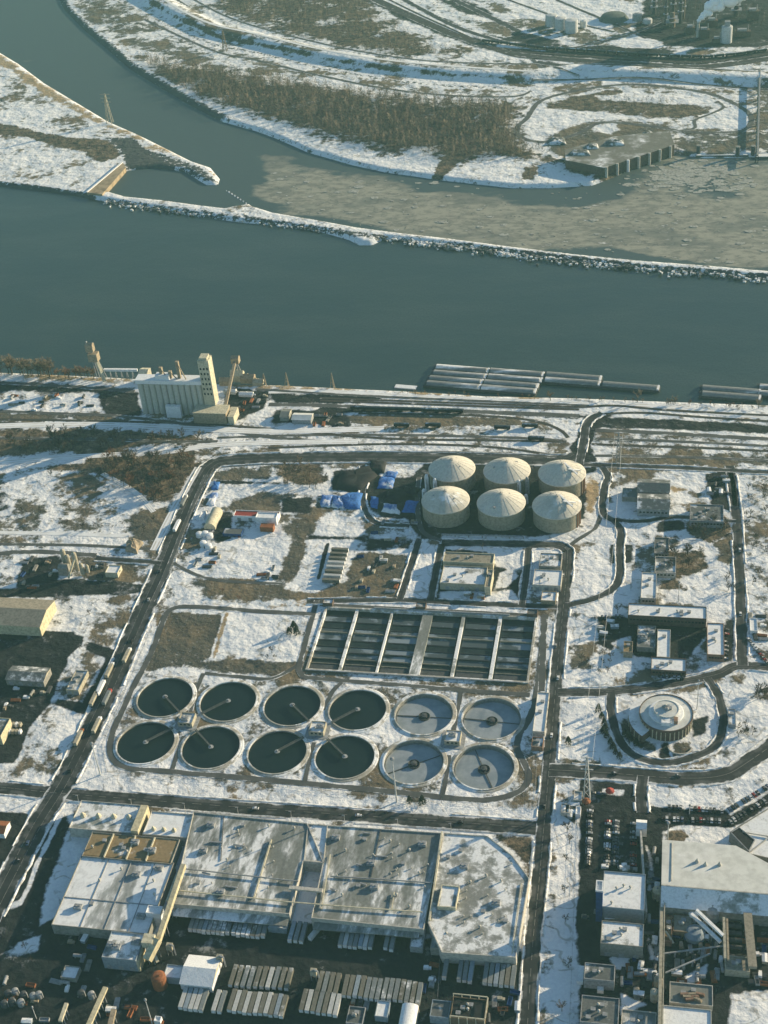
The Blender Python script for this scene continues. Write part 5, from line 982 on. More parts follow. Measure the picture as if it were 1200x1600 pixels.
# western blocks
r, b = building('mill_hall', 'white hall with pointed roof cowls at the road corner', (106, 1296), (206, 1299), (224, 1258), 9, 'pale_concrete', 'dirty_snow_roof', nv=0)
for q in range(4): g = G(130+24*q, 1275+q*1, 8.5); obj('roof_cowl', MB().lathe([(2.0, 8.2), (2.0, 9.6), (0, 12.6)], 8, (g.x, g.y)), 'cream', r)
obj('gable_wall', MB().prism([(b[1]+.02, b[2]), (b[1]+5, b[2]), (b[1]+5, b[3]-2), (b[1]+.02, b[3]-2)], 0, 11.5), 'warm_yellow', r)  # the yellow is low sunlight put into the wall's colour
r, b = building('mill_hall', 'white hall with three cowls between the yellow wall and the grey roof', (222, 1304), (292, 1308), (300, 1272), 9, 'pale_concrete', 'snow_roof', nv=0)
for q in range(3): g = G(240+16*q, 1296+q*1, 8.5); obj('roof_cowl', MB().lathe([(1.6, 8.2), (1.6, 9.4), (0, 12)], 8, (g.x, g.y)), 'cream', r)
r, b = building('mill_hall', 'hall with brown roof panels and pale dividing curbs', (126, 1341), (268, 1346), (292, 1312), 9.5, 'concrete', 'brown_roof', nv=9, seed=21, parapet=.5)
for f in (.25, .5, .72): obj('roof_curb', MB().box(b[0]+(b[1]-b[0])*f-.4, b[0]+(b[1]-b[0])*f+.4, b[2]+.5, b[3]-.5, 9, 10.1), 'cream', r)
r, b = building('mill_hall', 'largest snow covered hall with blue shade at the yellow conveyor', (78, 1449), (232, 1455), (286, 1349), 9, 'concrete', 'hall_roof', nv=9, seed=33)
for f in (.3, .55, .8): obj('roof_joint', MB().box(b[0]+(b[1]-b[0])*f-.2, b[0]+(b[1]-b[0])*f+.2, b[2]+.5, b[3]-.5, 8.2, 8.75), 'grey_paint', r)
obj('roof_joint', MB().box(b[0]+.5, b[1]-.5, b[2]+22, b[2]+22.5, 8.2, 8.7), 'grey_paint', r)
r, b = building('mill_hall', 'lower hall with half snowy roof and pale front beneath the conveyor', (158, 1496), (212, 1500), (228, 1460), 11, 'trailer_blue', 'half_snow_roof', nv=3, nd=3, seed=5)
obj('end_wall', MB().box(b[1]+.03, b[1]+1.5, b[2], b[2]+12, 0, 9), 'warm_yellow', r)  # yellow slab on a blue grey hall: sunlight on this end painted in
# sloping conveyors
def conveyor(label, a, b_, za, zb, w=3.2, h=2.6, mat='warm_yellow', legs=3):
    A, B = G(*a, za), G(*b_, zb); t = thing('conveyor', label, 'conveyor', ((A.x+B.x)/2, (A.y+B.y)/2, 0), None)
    obj('gallery', MB().beam(A, B, w, h), mat, t); b = MB()
    for q in range(1, legs+1):
        f = q/(legs+1); c = A.lerp(B, f)
        b.bar((c.x-w*.4, c.y, 0), (c.x-w*.3, c.y, c.z-h/2), .3); b.bar((c.x+w*.4, c.y, 0), (c.x+w*.3, c.y, c.z-h/2), .3)
    if legs > 1: obj('trestle', b, 'steel', t)
    return t
conveyor('long yellow enclosed conveyor sloping down beside the snow covered hall', (287, 1352), (246, 1474), 17, 11, 3, 3.6)
conveyor('short cream conveyor parallel to the long yellow one, against the hall', (280, 1362), (262, 1408), 14, 12, 2, 2, 'cream', 2)
conveyor('short yellow conveyor dropping towards the pale fronted hall', (246, 1468), (230, 1500), 13, 8, 4.5, 5)
g = G(238, 1490); t = thing('transfer_tower', 'cream transfer tower at the foot of the yellow conveyor', 'tower', (g.x, g.y, 0)); b = MB()
for s in (-3, 3):
    for q in (-3, 3): b.box(g.x+s-.3, g.x+s+.3, g.y+q-.3, g.y+q+.3, 0, 10)
obj('frame', b, 'rust', t); obj('house', MB().box(g.x-3.5, g.x+3.5, g.y-3.5, g.y+3.5, 10, 15), 'cream', t); obj('chute', MB().beam((g.x+1, g.y-2, 10), (g.x+6, g.y-7, 2), 2, 2), 'cream', t)
building('plant_room', 'small white rooftop house clinging to the yellow conveyor', (227, 1426), (250, 1428), (253, 1416), 13, 'white_paint', 'snow_top')
building('warehouse', 'white gabled warehouse with a sunlit cream end wall in the trailer yard', (281, 1537), (331, 1541), (342, 1497), 6, 'white_paint', 'snow_top', 'gable', rise=3, end='cream')
building('annex', 'blue grey flat annex west of the white gabled warehouse', (254, 1527), (284, 1529), (288, 1509), 6, 'trailer_blue', 'snow_roof')
g = G(251, 1540); t = thing('rusty_tank', 'rusty brown upright tank beside the blue grey annex', 'tank', (g.x, g.y, 0)); obj('shell', MB().lathe([(4.5, 0), (4.5, 9), (3, 10), (0, 10.4)], 20, (g.x, g.y)), 'rust', t); obj('manhole', MB().bar((g.x+1, g.y, 10), (g.x+1, g.y, 11), .6), 'rust', t)
for i, (px, py, lab) in enumerate([(346, 1508, 'cream filter bin at the corner of the white warehouse'), (268, 1490, 'pale filter bin near the foot of the yellow conveyor'), (492, 1530, 'cream filter bin amid the parked trailers')]):
    g = G(px, py); t = thing('filter_bin', lab, 'bin', (g.x, g.y, 0), 'filter bins of the mill'); b = MB()
    obj('bin', MB().box(g.x-1.9, g.x+1.9, g.y-1.5, g.y+1.5, 5, 9).lathe([(0, 2.2), (.5, 2.2), (1.5, 5)], 4, (g.x, g.y)), 'beige', t); obj('fan_duct', MB().beam((g.x, g.y, 9.4), (g.x+3, g.y-1, 9.4), .9, .8).beam((g.x+3, g.y-1, 9.4), (g.x+3.4, g.y-1.4, 1), .8, .8), 'steel', t)
    for q in range(4): a = math.pi/4+math.pi/2*q; b.bar((g.x+2.1*math.cos(a), g.y+2.1*math.sin(a), 0), (g.x+2.1*math.cos(a), g.y+2.1*math.sin(a), 6), .2)
    obj('leg_frame', b, 'steel', t)

# ------------------------------------------------------------------ trailers and lorries
def wheel_mb(): return MB().bar((0, -.16, 0), (0, .16, 0), .5, 0, 10)
_tr = {}
def trailer_proto(mat):
    t = thing('trailer', 'x', 'trailer'); L, W = 14.6, 2.6
    b = MB().box(-W/2, W/2, -L/2, L/2, 1.15, 4.0, 0); 
    for q in range(12): y = -L/2+.6+q*1.2; b.box(-W/2-.05, -W/2, y, y+.12, 1.2, 3.95); b.box(W/2, W/2+.05, y, y+.12, 1.2, 3.95)
    obj('cargo_box', b, mat, t)
    obj('roof_cap', MB().box(-W/2+.02, W/2-.02, -L/2+.02, L/2-.02, 4.0, 4.05), mat+'_top', t)
    obj('rear_door', MB().box(-W/2+.1, -.04, -L/2-.06, -L/2, 1.3, 3.85).box(.04, W/2-.1, -L/2-.06, -L/2, 1.3, 3.85), 'white_paint', t)
    for y in (-L/2+1.4, -L/2+2.7):
        w = MB(); w.bar((-W/2, y, .5), (-W/2+.6, y, .5), .5, 0, 10); w.bar((W/2-.6, y, .5), (W/2, y, .5), .5, 0, 10); w.bar((-W/2, y, .5), (W/2, y, .5), .1, 0, 4); obj('axle', w, 'tyre', t)
    obj('landing_gear', MB().box(-.9, -.7, L/2-3, L/2-2.8, 0, 1.15).box(.7, .9, L/2-3, L/2-2.8, 0, 1.15), 'dark_metal', t)
    return t
for k_, c in (('trailer_grey', (.19, .21, .215)), ('trailer_white', (.45, .46, .45)), ('trailer_brown', (.16, .155, .13)), ('trailer_blue', (.24, .29, .34))): snowy(k_+'_top', c, .12, .12)
_used = set()
def put_trailer(mat, loc, rz, label, group, cat='trailer'):
    if mat not in _tr: _tr[mat] = trailer_proto(mat)
    t = _tr[mat] if mat not in _used else dup(_tr[mat])
    _used.add(mat); t.location = loc; t.rotation_euler.z = rz; t['label'] = label; t['group'] = group; return t
def trailer_row(a, b, n, mats, desc, z=4.0, group='semi trailers parked in the factory yard', skip=(), rz=0.0):
    A, B = G(*a, z), G(*b, z)
    for i in range(n):
        if i in skip: continue
        c = A.lerp(B, i/max(1, n-1)); m = mats[i % len(mats)]
        cn = {'trailer_grey': 'grey', 'trailer_white': 'white', 'trailer_brown': 'dull brown', 'trailer_blue': 'pale blue'}[m]
        put_trailer(m, (c.x, c.y+rnd.uniform(-.5, .5), .02), rz+rnd.uniform(-.012, .012), f'{cn} trailer, {nth(i+1)} from the west {desc}', group)
g_, w_, b_, u_ = 'trailer_grey', 'trailer_white', 'trailer_brown', 'trailer_blue'
trailer_row((301, 1438), (359, 1443), 9, [g_, g_, g_, u_, g_, g_], 'of nine docked at the factory')
trailer_row((368, 1444), (414, 1448), 7, [g_, g_, u_, b_, b_, g_], 'in the second docked group of seven')
trailer_row((456, 1454), (474, 1455), 3, [u_, g_, g_], 'of three in the snowy alley mouth')
trailer_row((534, 1462), (581, 1464), 7, [g_, w_, g_, g_, u_, w_, g_], 'of seven docked under the second roof'); trailer_row((605, 1466), (614, 1467), 2, [g_, g_], 'of the pair by the dock shelter')
trailer_row((364, 1523), (451, 1528), 10, [b_, b_, g_, g_, b_, b_, w_, g_, b_, b_], 'in the row of ten behind the white warehouse')
trailer_row((362, 1562), (443, 1570), 11, [b_, w_, b_, w_, b_, w_, b_, w_, b_, u_, b_], 'in the front row of eleven')
trailer_row((286, 1558), (318, 1562), 5, [w_, u_, w_, w_, g_], 'of five in front of the white warehouse'); trailer_row((338, 1562), (347, 1563), 2, [w_, g_], 'of the pair beside the front row')
trailer_row((500, 1532), (527, 1535), 4, [b_, g_, b_, b_], 'of four near the filter bin'); trailer_row((540, 1538), (592, 1544), 7, [b_, b_, u_, b_, g_, g_, g_], 'in the middle row of seven'); trailer_row((602, 1543), (655, 1550), 7, [g_, g_, g_, b_, g_, b_, g_], 'in the shaded eastern row of seven')
trailer_row((474, 1562), (527, 1568), 7, [b_, w_, b_, g_, b_, w_, w_], 'in the southern row below the filter bin')
trailer_row((696, 1512), (696, 1512), 1, [g_], 'alone by the yard fence'); trailer_row((719, 1515), (736, 1517), 3, [g_, g_, u_], 'of three below the snowy roof'); trailer_row((759, 1520), (802, 1523), 6, [g_, g_, u_, g_, b_, g_], 'of six nearest the eastern road')
c = G(494, 1452, 4); put_trailer(w_, (c.x, c.y, .02), -.42, 'white trailer parked askew between the docked groups', 'semi trailers parked in the factory yard')
A, B = G(531, 857, 4), G(517, 905, 4)
for i in range(8): c = A.lerp(B, i/7); put_trailer([b_, b_, b_, w_, w_, b_, w_, b_][i], (c.x, c.y, .02), math.pi/2, f'dull beige trailer lying east to west, {nth(i+1)} from the north in the snowy works row', 'trailers in the works yard')
# lorries on the western road
def lorry(label, px, mat, cab, rz=0):
    g = G(*px); t = thing('lorry', label, 'lorry', (g.x, g.y, 0), 'lorries along the western road'); x, y = g.x, g.y
    obj('cargo_box', MB().box(x-1.3, x+1.3, y-8, y+5.5, 1.1, 4), mat, t); obj('cab', MB().box(x-1.2, x+1.2, y+6, y+8.3, .8, 3.0).prism([(x-1.1, y+6.1), (x+1.1, y+6.1), (x+1.1, y+7.6), (x-1.1, y+7.6)], 3.0, 3.5), cab, t)
    obj('windscreen', MB().box(x-1.05, x+1.05, y+8.31, y+8.36, 1.9, 2.9), 'glass', t)
    for yy in (-6.5, -5, 4, 7): w = MB(); w.bar((x-1.3, y+yy, .5), (x-.8, y+yy, .5), .5, 0, 10); w.bar((x+.8, y+yy, .5), (x+1.3, y+yy, .5), .5, 0, 10); obj('axle', w, 'tyre', t)
for i, (px, m, cb, lab) in enumerate([((199, 1027), 'beige', 'white_paint', 'beige lorry nearest the snow verge by the pond lawn'), ((172, 1050), 'beige', 'white_paint', 'beige lorry west of the road, northernmost of the kerb pair'), ((158, 1078), 'white_paint', 'white_paint', 'white lorry waiting behind the beige ones at the kerb'), ((168, 1092), 'trailer_grey', 'red_paint', 'lorry with a red cab beside the snow verge'), ((148, 1094), 'beige', 'cream', 'tan lorry at the western kerb near the yard gate'), ((124, 1155), 'beige', 'rust', 'tan lorry with a rusty cab standing by the white lot at the kerb'), ((288, 785), 'trailer_grey', 'white_paint', 'grey lorry driving on the northern bend of the road'), ((277, 824), 'white_paint', 'white_paint', 'white lorry on the road beside the snow field'), ((152, 1136), 'beige', 'white_paint', 'tan lorry on the verge under the leaning lamp')]): lorry(lab, px, m, cb)

# ------------------------------------------------------------------ left edge
building('factory', 'long gabled works with tan roof and bright yellow end wall', (-30, 975), (62, 979), (80, 938), 10, 'warm_yellow', 'tan_roof', 'gable', rise=4, end='warm_yellow')
building('shed', 'long dark roofed shed in the shaded western yard', (8, 1062), (68, 1064), (77, 1044), 6, 'concrete', 'dark_roof', 'gable', rise=2, end='beige', nd=4)
building('office', 'flat roofed small office with sunlit side wall near the kerb', (103, 1077), (122, 1079), (138, 1048), 5, 'beige', 'dirty_snow_roof', nv=4, nd=2)
building('warehouse', 'sliver of a hall with bright yellow end wall', (-60, 1148), (2, 1148), (12, 1122), 9, 'warm_yellow', 'dark_roof', end='warm_yellow')
building('shed', 'rust red roofed shed with white gable on the corner lot', (-30, 1300), (6, 1302), (11, 1284), 5, 'white_paint', 'rust', 'gable', rise=2)
building('shed', 'white box shed east of the batch plant', (164, 894), (183, 896), (185, 883), 5, 'cream', 'snow_roof', nwr=1)
g = G(116, 896); t = thing('batch_plant', 'pale concrete batch plant of bins and columns near the western road', 'plant', (g.x, g.y, 0))
for i, (dx_, dy_, h, r_) in enumerate([(-10, 8, 18, 2.2), (-6, 6, 14, 2), (3, 2, 20, 2), (9, -2, 12, 1.8), (13, 0, 9, 1.6)]): obj('bin', MB().lathe([(r_, 2), (r_, h), (0, h+1.5)], 12, (g.x+dx_, g.y+dy_)), 'beige', t)
obj('mixer_house', MB().box(g.x-12, g.x-4, g.y-4, g.y+3, 0, 8).gable(g.x-12, g.x-4, g.y-4, g.y+3, 8, 10), 'concrete', t); obj('belt', MB().beam((g.x-2, g.y-8, 1), (g.x+4, g.y+2, 17), 1.4, 1.2), 'cream', t)
for i in range(10):
    px, py = 10+(i % 5)*5.5, 1134+(i//5)*11; g = G(px, py); single('pallet_stack', MB().box(-1, 1, -1.6, 1.6, 0, 1).box(-.9, .9, -1.5, 1.5, 1.05, 2).box(-.8, .9, -1.4, 1.5, 2.05, 2.8), 'beige' if i % 3 else 'snow_top', f'weathered pallet stack by the yellow ended hall, {nth(i+1)} of ten', 'pallets', (g.x, g.y, 0), 'pallet stacks in the western yard', rz=rnd.uniform(-.1, .1))
for i, (px, py) in enumerate([(14, 1556), (25, 1553), (38, 1558), (53, 1560), (20, 1568), (34, 1570), (8, 1572), (62, 1558), (128, 1556), (144, 1558)]):
    g = G(px, py); t = thing('fuel_tank', f'small tan domed tank in the dark southwest corner, {nth(i+1)} from the west', 'tank', (g.x, g.y, 0), 'small tanks in the southwest corner'); obj('shell', MB().lathe([(2.2, 0), (2.2, 3.6), (1.5, 4.4), (0, 4.7)], 16, (g.x, g.y)), 'grey_paint' if i % 2 else 'dark_metal', t); obj('ladder', MB().box(g.x+2.25, g.x+2.6, g.y-.3, g.y+.3, 0, 5), 'steel', t)
building('shed', 'small snow roofed L shaped shed in the dark southwest yard', (94, 1527), (118, 1529), (120, 1510), 4, 'concrete', 'snow_roof')
conveyor('cream pipe rack running off the lower edge, western one', (165, 1543), (134, 1612), 8, 8, 3, 1.6, 'warm_yellow', 5); conveyor('short sunlit rack end west of the longer one', (104, 1568), (94, 1596), 7, 7, 2.2, 1.6, 'cream', 3); conveyor('brown sunlit pipe rack east of the cream one', (178, 1578), (170, 1612), 7, 7, 3, 2, 'tan_stone', 3)
building('site_hut', 'small white cabin among dark sheds at the lower edge', (240, 1595), (250, 1596), (252, 1588), 4, 'white_paint', 'snow_top')
building('store', 'blue grey flat store below the shaded trailer rows', (585, 1588), (605, 1589), (606, 1564), 5, 'trailer_blue', 'snow_roof'); building('store', 'pale half round roofed store at the lower edge', (622, 1604), (648, 1606), (652, 1572), 5, 'pale_concrete', 'dirty_snow_roof', 'vault', rise=2.5, along='y'); building('store', 'blue grey store beside the brown open framed house', (671, 1588), (701, 1590), (703, 1564), 7, 'trailer_blue', 'dark_roof')
r, b = building('boiler_house', 'brown open framed house with sunlit steel edges', (703, 1590), (757, 1594), (761, 1562), 8, 'brown_metal', 'black_stuff', nv=5); fb = MB()
for q in range(5): x = b[0]+(b[1]-b[0])*q/4; fb.bar((x, b[2]-.4, 0), (x, b[2]-.4, 10), .3); fb.bar((x, b[3]+.4, 0), (x, b[3]+.4, 10), .3)
fb.beam((b[0], b[2]-.4, 10), (b[1], b[2]-.4, 10), .5, .5).beam((b[1]+.5, b[2], 10), (b[1]+.5, b[3], 10), .6, .6).beam((b[0], b[3]+.4, 10), (b[1], b[3]+.4, 10), .5, .5); obj('steel_frame', fb, 'cream', r)  # cream frame: sunlight on the edges put into their colour
building('shed', 'dark low shed in the lower yard west of the blue store', (540, 1598), (566, 1600), (572, 1574), 4, 'grey_paint', 'dark_roof', nv=3)

# ------------------------------------------------------------------ eastern warehouses
rb = [G(1035, 1312, 12), G(1150, 1325, 12), G(1260, 1385, 12), G(1260, 1404, 15), G(1035, 1383, 15), G(1045, 1418, 9), G(1260, 1440, 9)]
t = thing('warehouse', 'huge pale roofed warehouse with a shaded snowy front slope', 'warehouse', (*G(1130, 1370).xy, 0))
x0, x1 = rb[0].x, G(1330, 1400, 12).x; yr = rb[4].y; yb = rb[0].y; yf = rb[5].y; cut = rb[1].x; d = G(1260, 1385, 12)
m = MB(); back = [(x0, yb, 12), (x1, yb, 12)]
xe = x1; slope = (yb-d.y)/(d.x-cut); ye = yb-slope*(xe-cut); ye = max(ye, yr+6); xq = cut+(yb-ye)/slope
zc = lambda y: 15-(y-yr)/(yb-yr)*3
m.face([(x0, yr, 15), (xe, yr, 15), (xe, ye, zc(ye)), (xq, ye, zc(ye)), (cut, yb, 12), (x0, yb, 12)]); obj('roof', m, 'pale_roof', t)
m = MB().face([(x0, yf, 9), (xe, yf, 9), (xe, yr, 15), (x0, yr, 15)]) or None
mm = MB(); mm.face([(x0, yf, 9), (xe, yf, 9), (xe, yr-.02, 15), (x0, yr-.02, 15)]); obj('front_slope', mm, 'dirty_snow_roof', t)
P = [(x0, yf), (xe, yf), (xe, ye), (xq, ye), (cut, yb), (x0, yb)]; mm = MB()
hz = [8.98, 8.98, zc(ye)-.03, zc(ye)-.03, 11.97, 11.97]
for i in range(6): a, b = P[i], P[(i+1) % 6]; mm.face([(*a, 0), (*b, 0), (*b, hz[(i+1) % 6]), (*a, hz[i])])
mm.face([(x0, yf, 8.98), (x0, yr, 14.97), (x0, yb, 11.97)]); obj('wall', mm, 'concrete', t)
for px, py in [(1089, 1347), (1124, 1352), (1102, 1352)]: g = G(px, py, 13.3); b = MB(); b.lathe([(1.3, 12.8), (1.3, 14), (0, 17)], 8, (g.x, g.y)); obj('roof_cowl', b, 'pale_concrete', t)
obj('ridge_cap', MB().beam((x0, yr, 15.1), (xe, yr, 15.1), .8, .3), 'pale_concrete', t); obj('roof_rail', MB().beam((x0+6, yb-2, 12.4), (x0+6, yr+4, 15.1), .4, .4), 'pale_concrete', t)
t = thing('warehouse', 'snow roofed hall set at an angle behind the pale warehouse', 'warehouse', (*G(1200, 1290).xy, 0)); poly_roof(t, 'roof', [(1171, 1334), (1140, 1300), (1155, 1290), (1250, 1232), (1330, 1300), (1250, 1352)], 9, 'snow_roof', 'concrete'); pline('ridge', [(1160, 1300), (1280, 1320)], .6, .6, 9, 'pale_concrete', t); pline('ridge', [(1170, 1333), (1250, 1270)], .6, .6, 9, 'pale_concrete', t); poly_roof(t, 'loading_court', [(1141, 1300), (1155, 1292), (1180, 1312), (1170, 1330)], 9.5, 'black_stuff', 'grey_paint', .4, h0=8.5)
building('warehouse', 'snow roofed warehouse south of the car park', (940, 1418), (1007, 1421), (1010, 1366), 13, 'trailer_blue', 'snow_roof', nv=4, nd=4, seed=12)
t, b = building('tower', 'tall dark blue tower with a white rimmed top', (931, 1392), (941.5, 1392.5), (941.5, 1377), 29, 'navy', 'snow_top'); obj('rim', ring_wall(MB(), b[0]-.2, b[1]+.2, b[2]-.2, b[3]+.2, 28.2, 29.6, .7), 'white_paint', t)
building('warehouse', 'grey blue roofed warehouse south of the snow roofed one', (938, 1475), (1005, 1478), (1008, 1444), 12, 'concrete', 'dirty_snow_roof', nv=5, nd=3); building('store', 'dark roofed store with white end at the snowy strip', (912, 1530), (960, 1532), (962, 1508), 9, 'grey_paint', 'dark_roof', nv=3); building('container', 'white container standing at the edge of the snowy strip', (901, 1533), (911, 1534), (912, 1509), 3, 'white_paint', 'snow_top', parapet=.1); building('container', 'small white container in the dark southern yard', (933, 1547), (943, 1548), (943, 1537), 3, 'white_paint', 'snow_top', parapet=.1)
building('shed', 'pale grey shed with dark hollow at the lower edge', (970, 1610), (1025, 1612), (1028, 1582), 5, 'pale_concrete', 'grey_roof', nv=3); building('store', 'dark roofed store in the shaded yard by the lower edge', (906, 1598), (966, 1600), (968, 1560), 9, 'grey_paint', 'dark_roof', nv=6)
t = thing('boundary_wall', 'tall narrow white topped wall east of the car park', 'wall', (*G(1009, 1350).xy, 0)); a, c = G(1001, 1292, 7), G(1010, 1424, 7); obj('wall', MB().beam((a.x, a.y, 3.4), (c.x, c.y, 3.4), 1.2, 6.8), 'pale_concrete', t); obj('gate_house', MB().box(a.x-3, a.x+4, a.y-2, a.y+6, 0, 7.2).gable(a.x-3, a.x+4, a.y-2, a.y+6, 7.2, 9), 'white_paint', t)
t = thing('pipe_rack', 'sunlit beige pipe rack running south from the pale warehouse', 'pipe rack', (*G(1034, 1500).xy, 0)); a, c = G(1034, 1392, 8), G(1030, 1620, 8); obj('rack', MB().beam(a, c, 2.2, 1.5).beam((a.x+1.8, a.y, 10), (c.x+1.8, c.y, 10), .6, .6), 'beige', t); b = MB()
for q in range(12): p = a.lerp(c, (q+.5)/12); b.box(p.x-1.3, p.x-.9, p.y-.3, p.y+.3, 0, 7.2); b.box(p.x+.9, p.x+1.3, p.y-.3, p.y+.3, 0, 7.2)
obj('post', b, 'concrete', t)
for q, (px, py, r_, h, m_) in enumerate([(1027, 1402, 3.2, 7, 'cream'), (1028, 1540, 2.6, 6, 'tan_stone'), (1022, 1562, 2.4, 8, 'beige'), (1085, 1462, 6.5, 3, 'trailer_blue'), (1112, 1433, 5, 8, 'grey_paint'), (1083, 1436, 3, 6, 'white_paint')]):
    g = G(px, py); t = thing('process_tank', ['cream domed tank at the head of the pipe rack', 'tan tank in the lower half of the pipe rack', 'tall beige bin near the southern end of the rack', 'broad low blue grey tank under the twin conveyors', 'grey tank against the pale warehouse front', 'small white tank west of the twin conveyors'][q], 'tank', (g.x, g.y, 0)); obj('shell', MB().lathe([(r_, 0), (r_, h), (r_*.6, h+r_*.35), (0, h+r_*.45)], 20, (g.x, g.y)), m_, t); obj('top_hatch', MB().bar((g.x, g.y, h), (g.x, g.y, h+r_*.45+.8), .5), 'steel', t)
conveyor('white sloping conveyor south of the pale warehouse, eastern of two', (1088, 1422), (1130, 1462), 14, 10, 1.8, 1.8, 'white_paint', 2); conveyor('white sloping conveyor south of the pale warehouse, western of two', (1080, 1428), (1126, 1472), 11, 8, 1.8, 1.8, 'white_paint', 2); conveyor('tan covered conveyor reaching the pale warehouse from the beige house', (1168, 1428), (1176, 1512), 9, 9, 5, 2.4, 'tan_roof', 5); conveyor('slim tan gallery next to the rail tank shed', (1131, 1434), (1133, 1498), 10, 10, 1.5, 1.5, 'beige', 4); conveyor('slim tan gallery parallel to the other, closer to the conveyors', (1136, 1436), (1138, 1500), 10, 10, 1.2, 1.2, 'tan_stone', 4)
conveyor('dark pipe line crossing the southeast yard', (1036, 1490), (1130, 1478), 5, 5, .8, .8, 'steel', 4); conveyor('second dark pipe line fanning across the southeast yard', (1040, 1520), (1110, 1490), 5, 5, .8, .8, 'steel', 4); conveyor('brown sloping chute beside the pipe rack', (1040, 1455), (1052, 1474), 8, 3, 1.2, 1.2, 'beige', 2)
building('mill_house', 'beige flat roofed house at the end of the tan conveyor', (1133, 1515), (1172, 1518), (1174, 1496), 6, 'beige', 'tan_roof', nv=3); building('shed', 'olive brown shed under the front slope of the pale warehouse', (1052, 1455), (1082, 1457), (1084, 1430), 5, 'brown_metal', 'tan_roof', nv=3); building('shed', 'narrow brown shed beside the pipe rack', (1038, 1470), (1050, 1471), (1051, 1430), 5, 'brick', 'brown_roof', nv=3)
building('warehouse', 'pale concrete warehouse stacked with timber at the lower edge', (1046, 1566), (1114, 1572), (1116, 1540), 5, 'pale_concrete', 'grey_roof', nv=2); building('warehouse', 'long pale wall building on the lower edge, south of the timber', (1034, 1612), (1112, 1618), (1114, 1578), 7, 'pale_concrete', 'dirty_snow_roof')
for q in range(7): g = G(1070+q*4, 1553+(q % 3)*4, 5.5); single('timber_stack', MB().box(-2.6, 2.6, -.9, .9, 0, .7).box(-2.3, 2.4, -.8, .8, .72, 1.3).box(-2.5, 2, -.7, .6, 1.32, 1.8), 'tan_stone' if q % 2 else 'brick', f'stack of orange brown timber on the pale warehouse, {nth(q+1)} from the west', 'timber', (g.x, g.y, 4.4), 'timber stacks', rz=rnd.uniform(-.4, .4))
for q in range(5): g = G(1146+q*.2, 1440+q*11); t = thing('tank_wagon', f'dark rail tank wagon between the tan conveyors, {nth(q+1)} from the north', 'rail wagon', (g.x, g.y, 0), 'tank wagons'); obj('tank', MB().bar((g.x-4.6, g.y, 2.4), (g.x+4.6, g.y, 2.4), 1.4, 0, 14).bar((g.x, g.y, 3.4), (g.x, g.y, 4.4), .6), 'dark_metal', t); obj('bogie', MB().box(g.x-3.8, g.x-2, g.y-1, g.y+1, .2, 1).box(g.x+2, g.x+3.8, g.y-1, g.y+1, .2, 1), 'tyre', t)
g = G(883, 1264); building('kiosk', 'small square dark kiosk with pale rim on the snowy strip', (876, 1269), (889, 1270), (890, 1256), 3.5, 'pale_concrete', 'black_stuff'); building('kiosk', 'pale twin roofed hut beside the tall transmission tower', (896, 1250), (909, 1250), (909, 1236), 4, 'pale_concrete', 'half_snow_roof'); building('kiosk', 'small white hut just south of the twin roofed one', (899, 1272), (907, 1272), (907, 1260), 3.5, 'white_paint', 'snow_roof')
for px, py, m_, lab in [(953, 1240, 'red_paint', 'bright red pyramid canopy at the car park entrance'), (916, 1256, 'rust', 'orange red canopy at the foot of the transmission tower')]:
    g = G(px, py); t = thing('canopy', lab, 'canopy', (g.x, g.y, 0)); obj('roof', MB().lathe([(3.2, 2.6), (3.0, 3.0), (0, 4.8)], 8, (g.x, g.y)), m_, t); b = MB()
    for q in range(4): a = math.pi/4+q*math.pi/2; b.bar((g.x+2.6*math.cos(a), g.y+2.6*math.sin(a), 0), (g.x+2.6*math.cos(a), g.y+2.6*math.sin(a), 2.7), .12)
    obj('post', b, 'steel', t)
# ------------------------------------------------------------------ far bank
plain('old_steel', (.2, .16, .12)); plain('tank_white', (.55, .56, .55), .2)
for i, (px, py, r_, h, lab) in enumerate([(862, 40, 9, 17, 'pale upright storage tank, westernmost of the far bank trio'), (876, 45, 9, 17, 'pale upright storage tank, middle of the far bank trio'), (893, 50, 10, 19, 'pale upright storage tank, nearest of the far bank trio'), (912, 42, 5, 9, 'small pale tank east of the far bank trio'), (996, 32, 7, 10, 'grey tank west of the dark process towers'), (1012, 36, 7, 6, 'low grey tank at the edge of the dark plant'), (1135, 66, 8, 24, 'tall white silo tank below the smoke plume')]):
    g = G(px, py); t = thing('storage_tank', lab, 'storage tank', (g.x, g.y, 0), 'storage tanks on the far bank')
    obj('shell', MB().lathe([(r_, 0), (r_, h), (r_*.97, h+.5), (0, h+1.8)], 28, (g.x, g.y)), 'tank_white' if i != 4 else 'grey_paint', t); obj('stair', MB().beam((g.x-r_-.6, g.y-4, 0), (g.x-r_-.6, g.y+4, h), 1, .4), 'steel', t)
    if i == 6: obj('top_house', MB().box(g.x-4, g.x+4, g.y-4, g.y+4, h+.8, h+8), 'steel', t)
g = G(959, 30); single('earth_tank', MB().lathe([(24, 0), (19, 7), (17, 8), (0, 8.6)], 36), 'green_tank', 'dark broad low tank with a sloping edge on the far bank', 'tank', (g.x, g.y, 0), smooth=True)
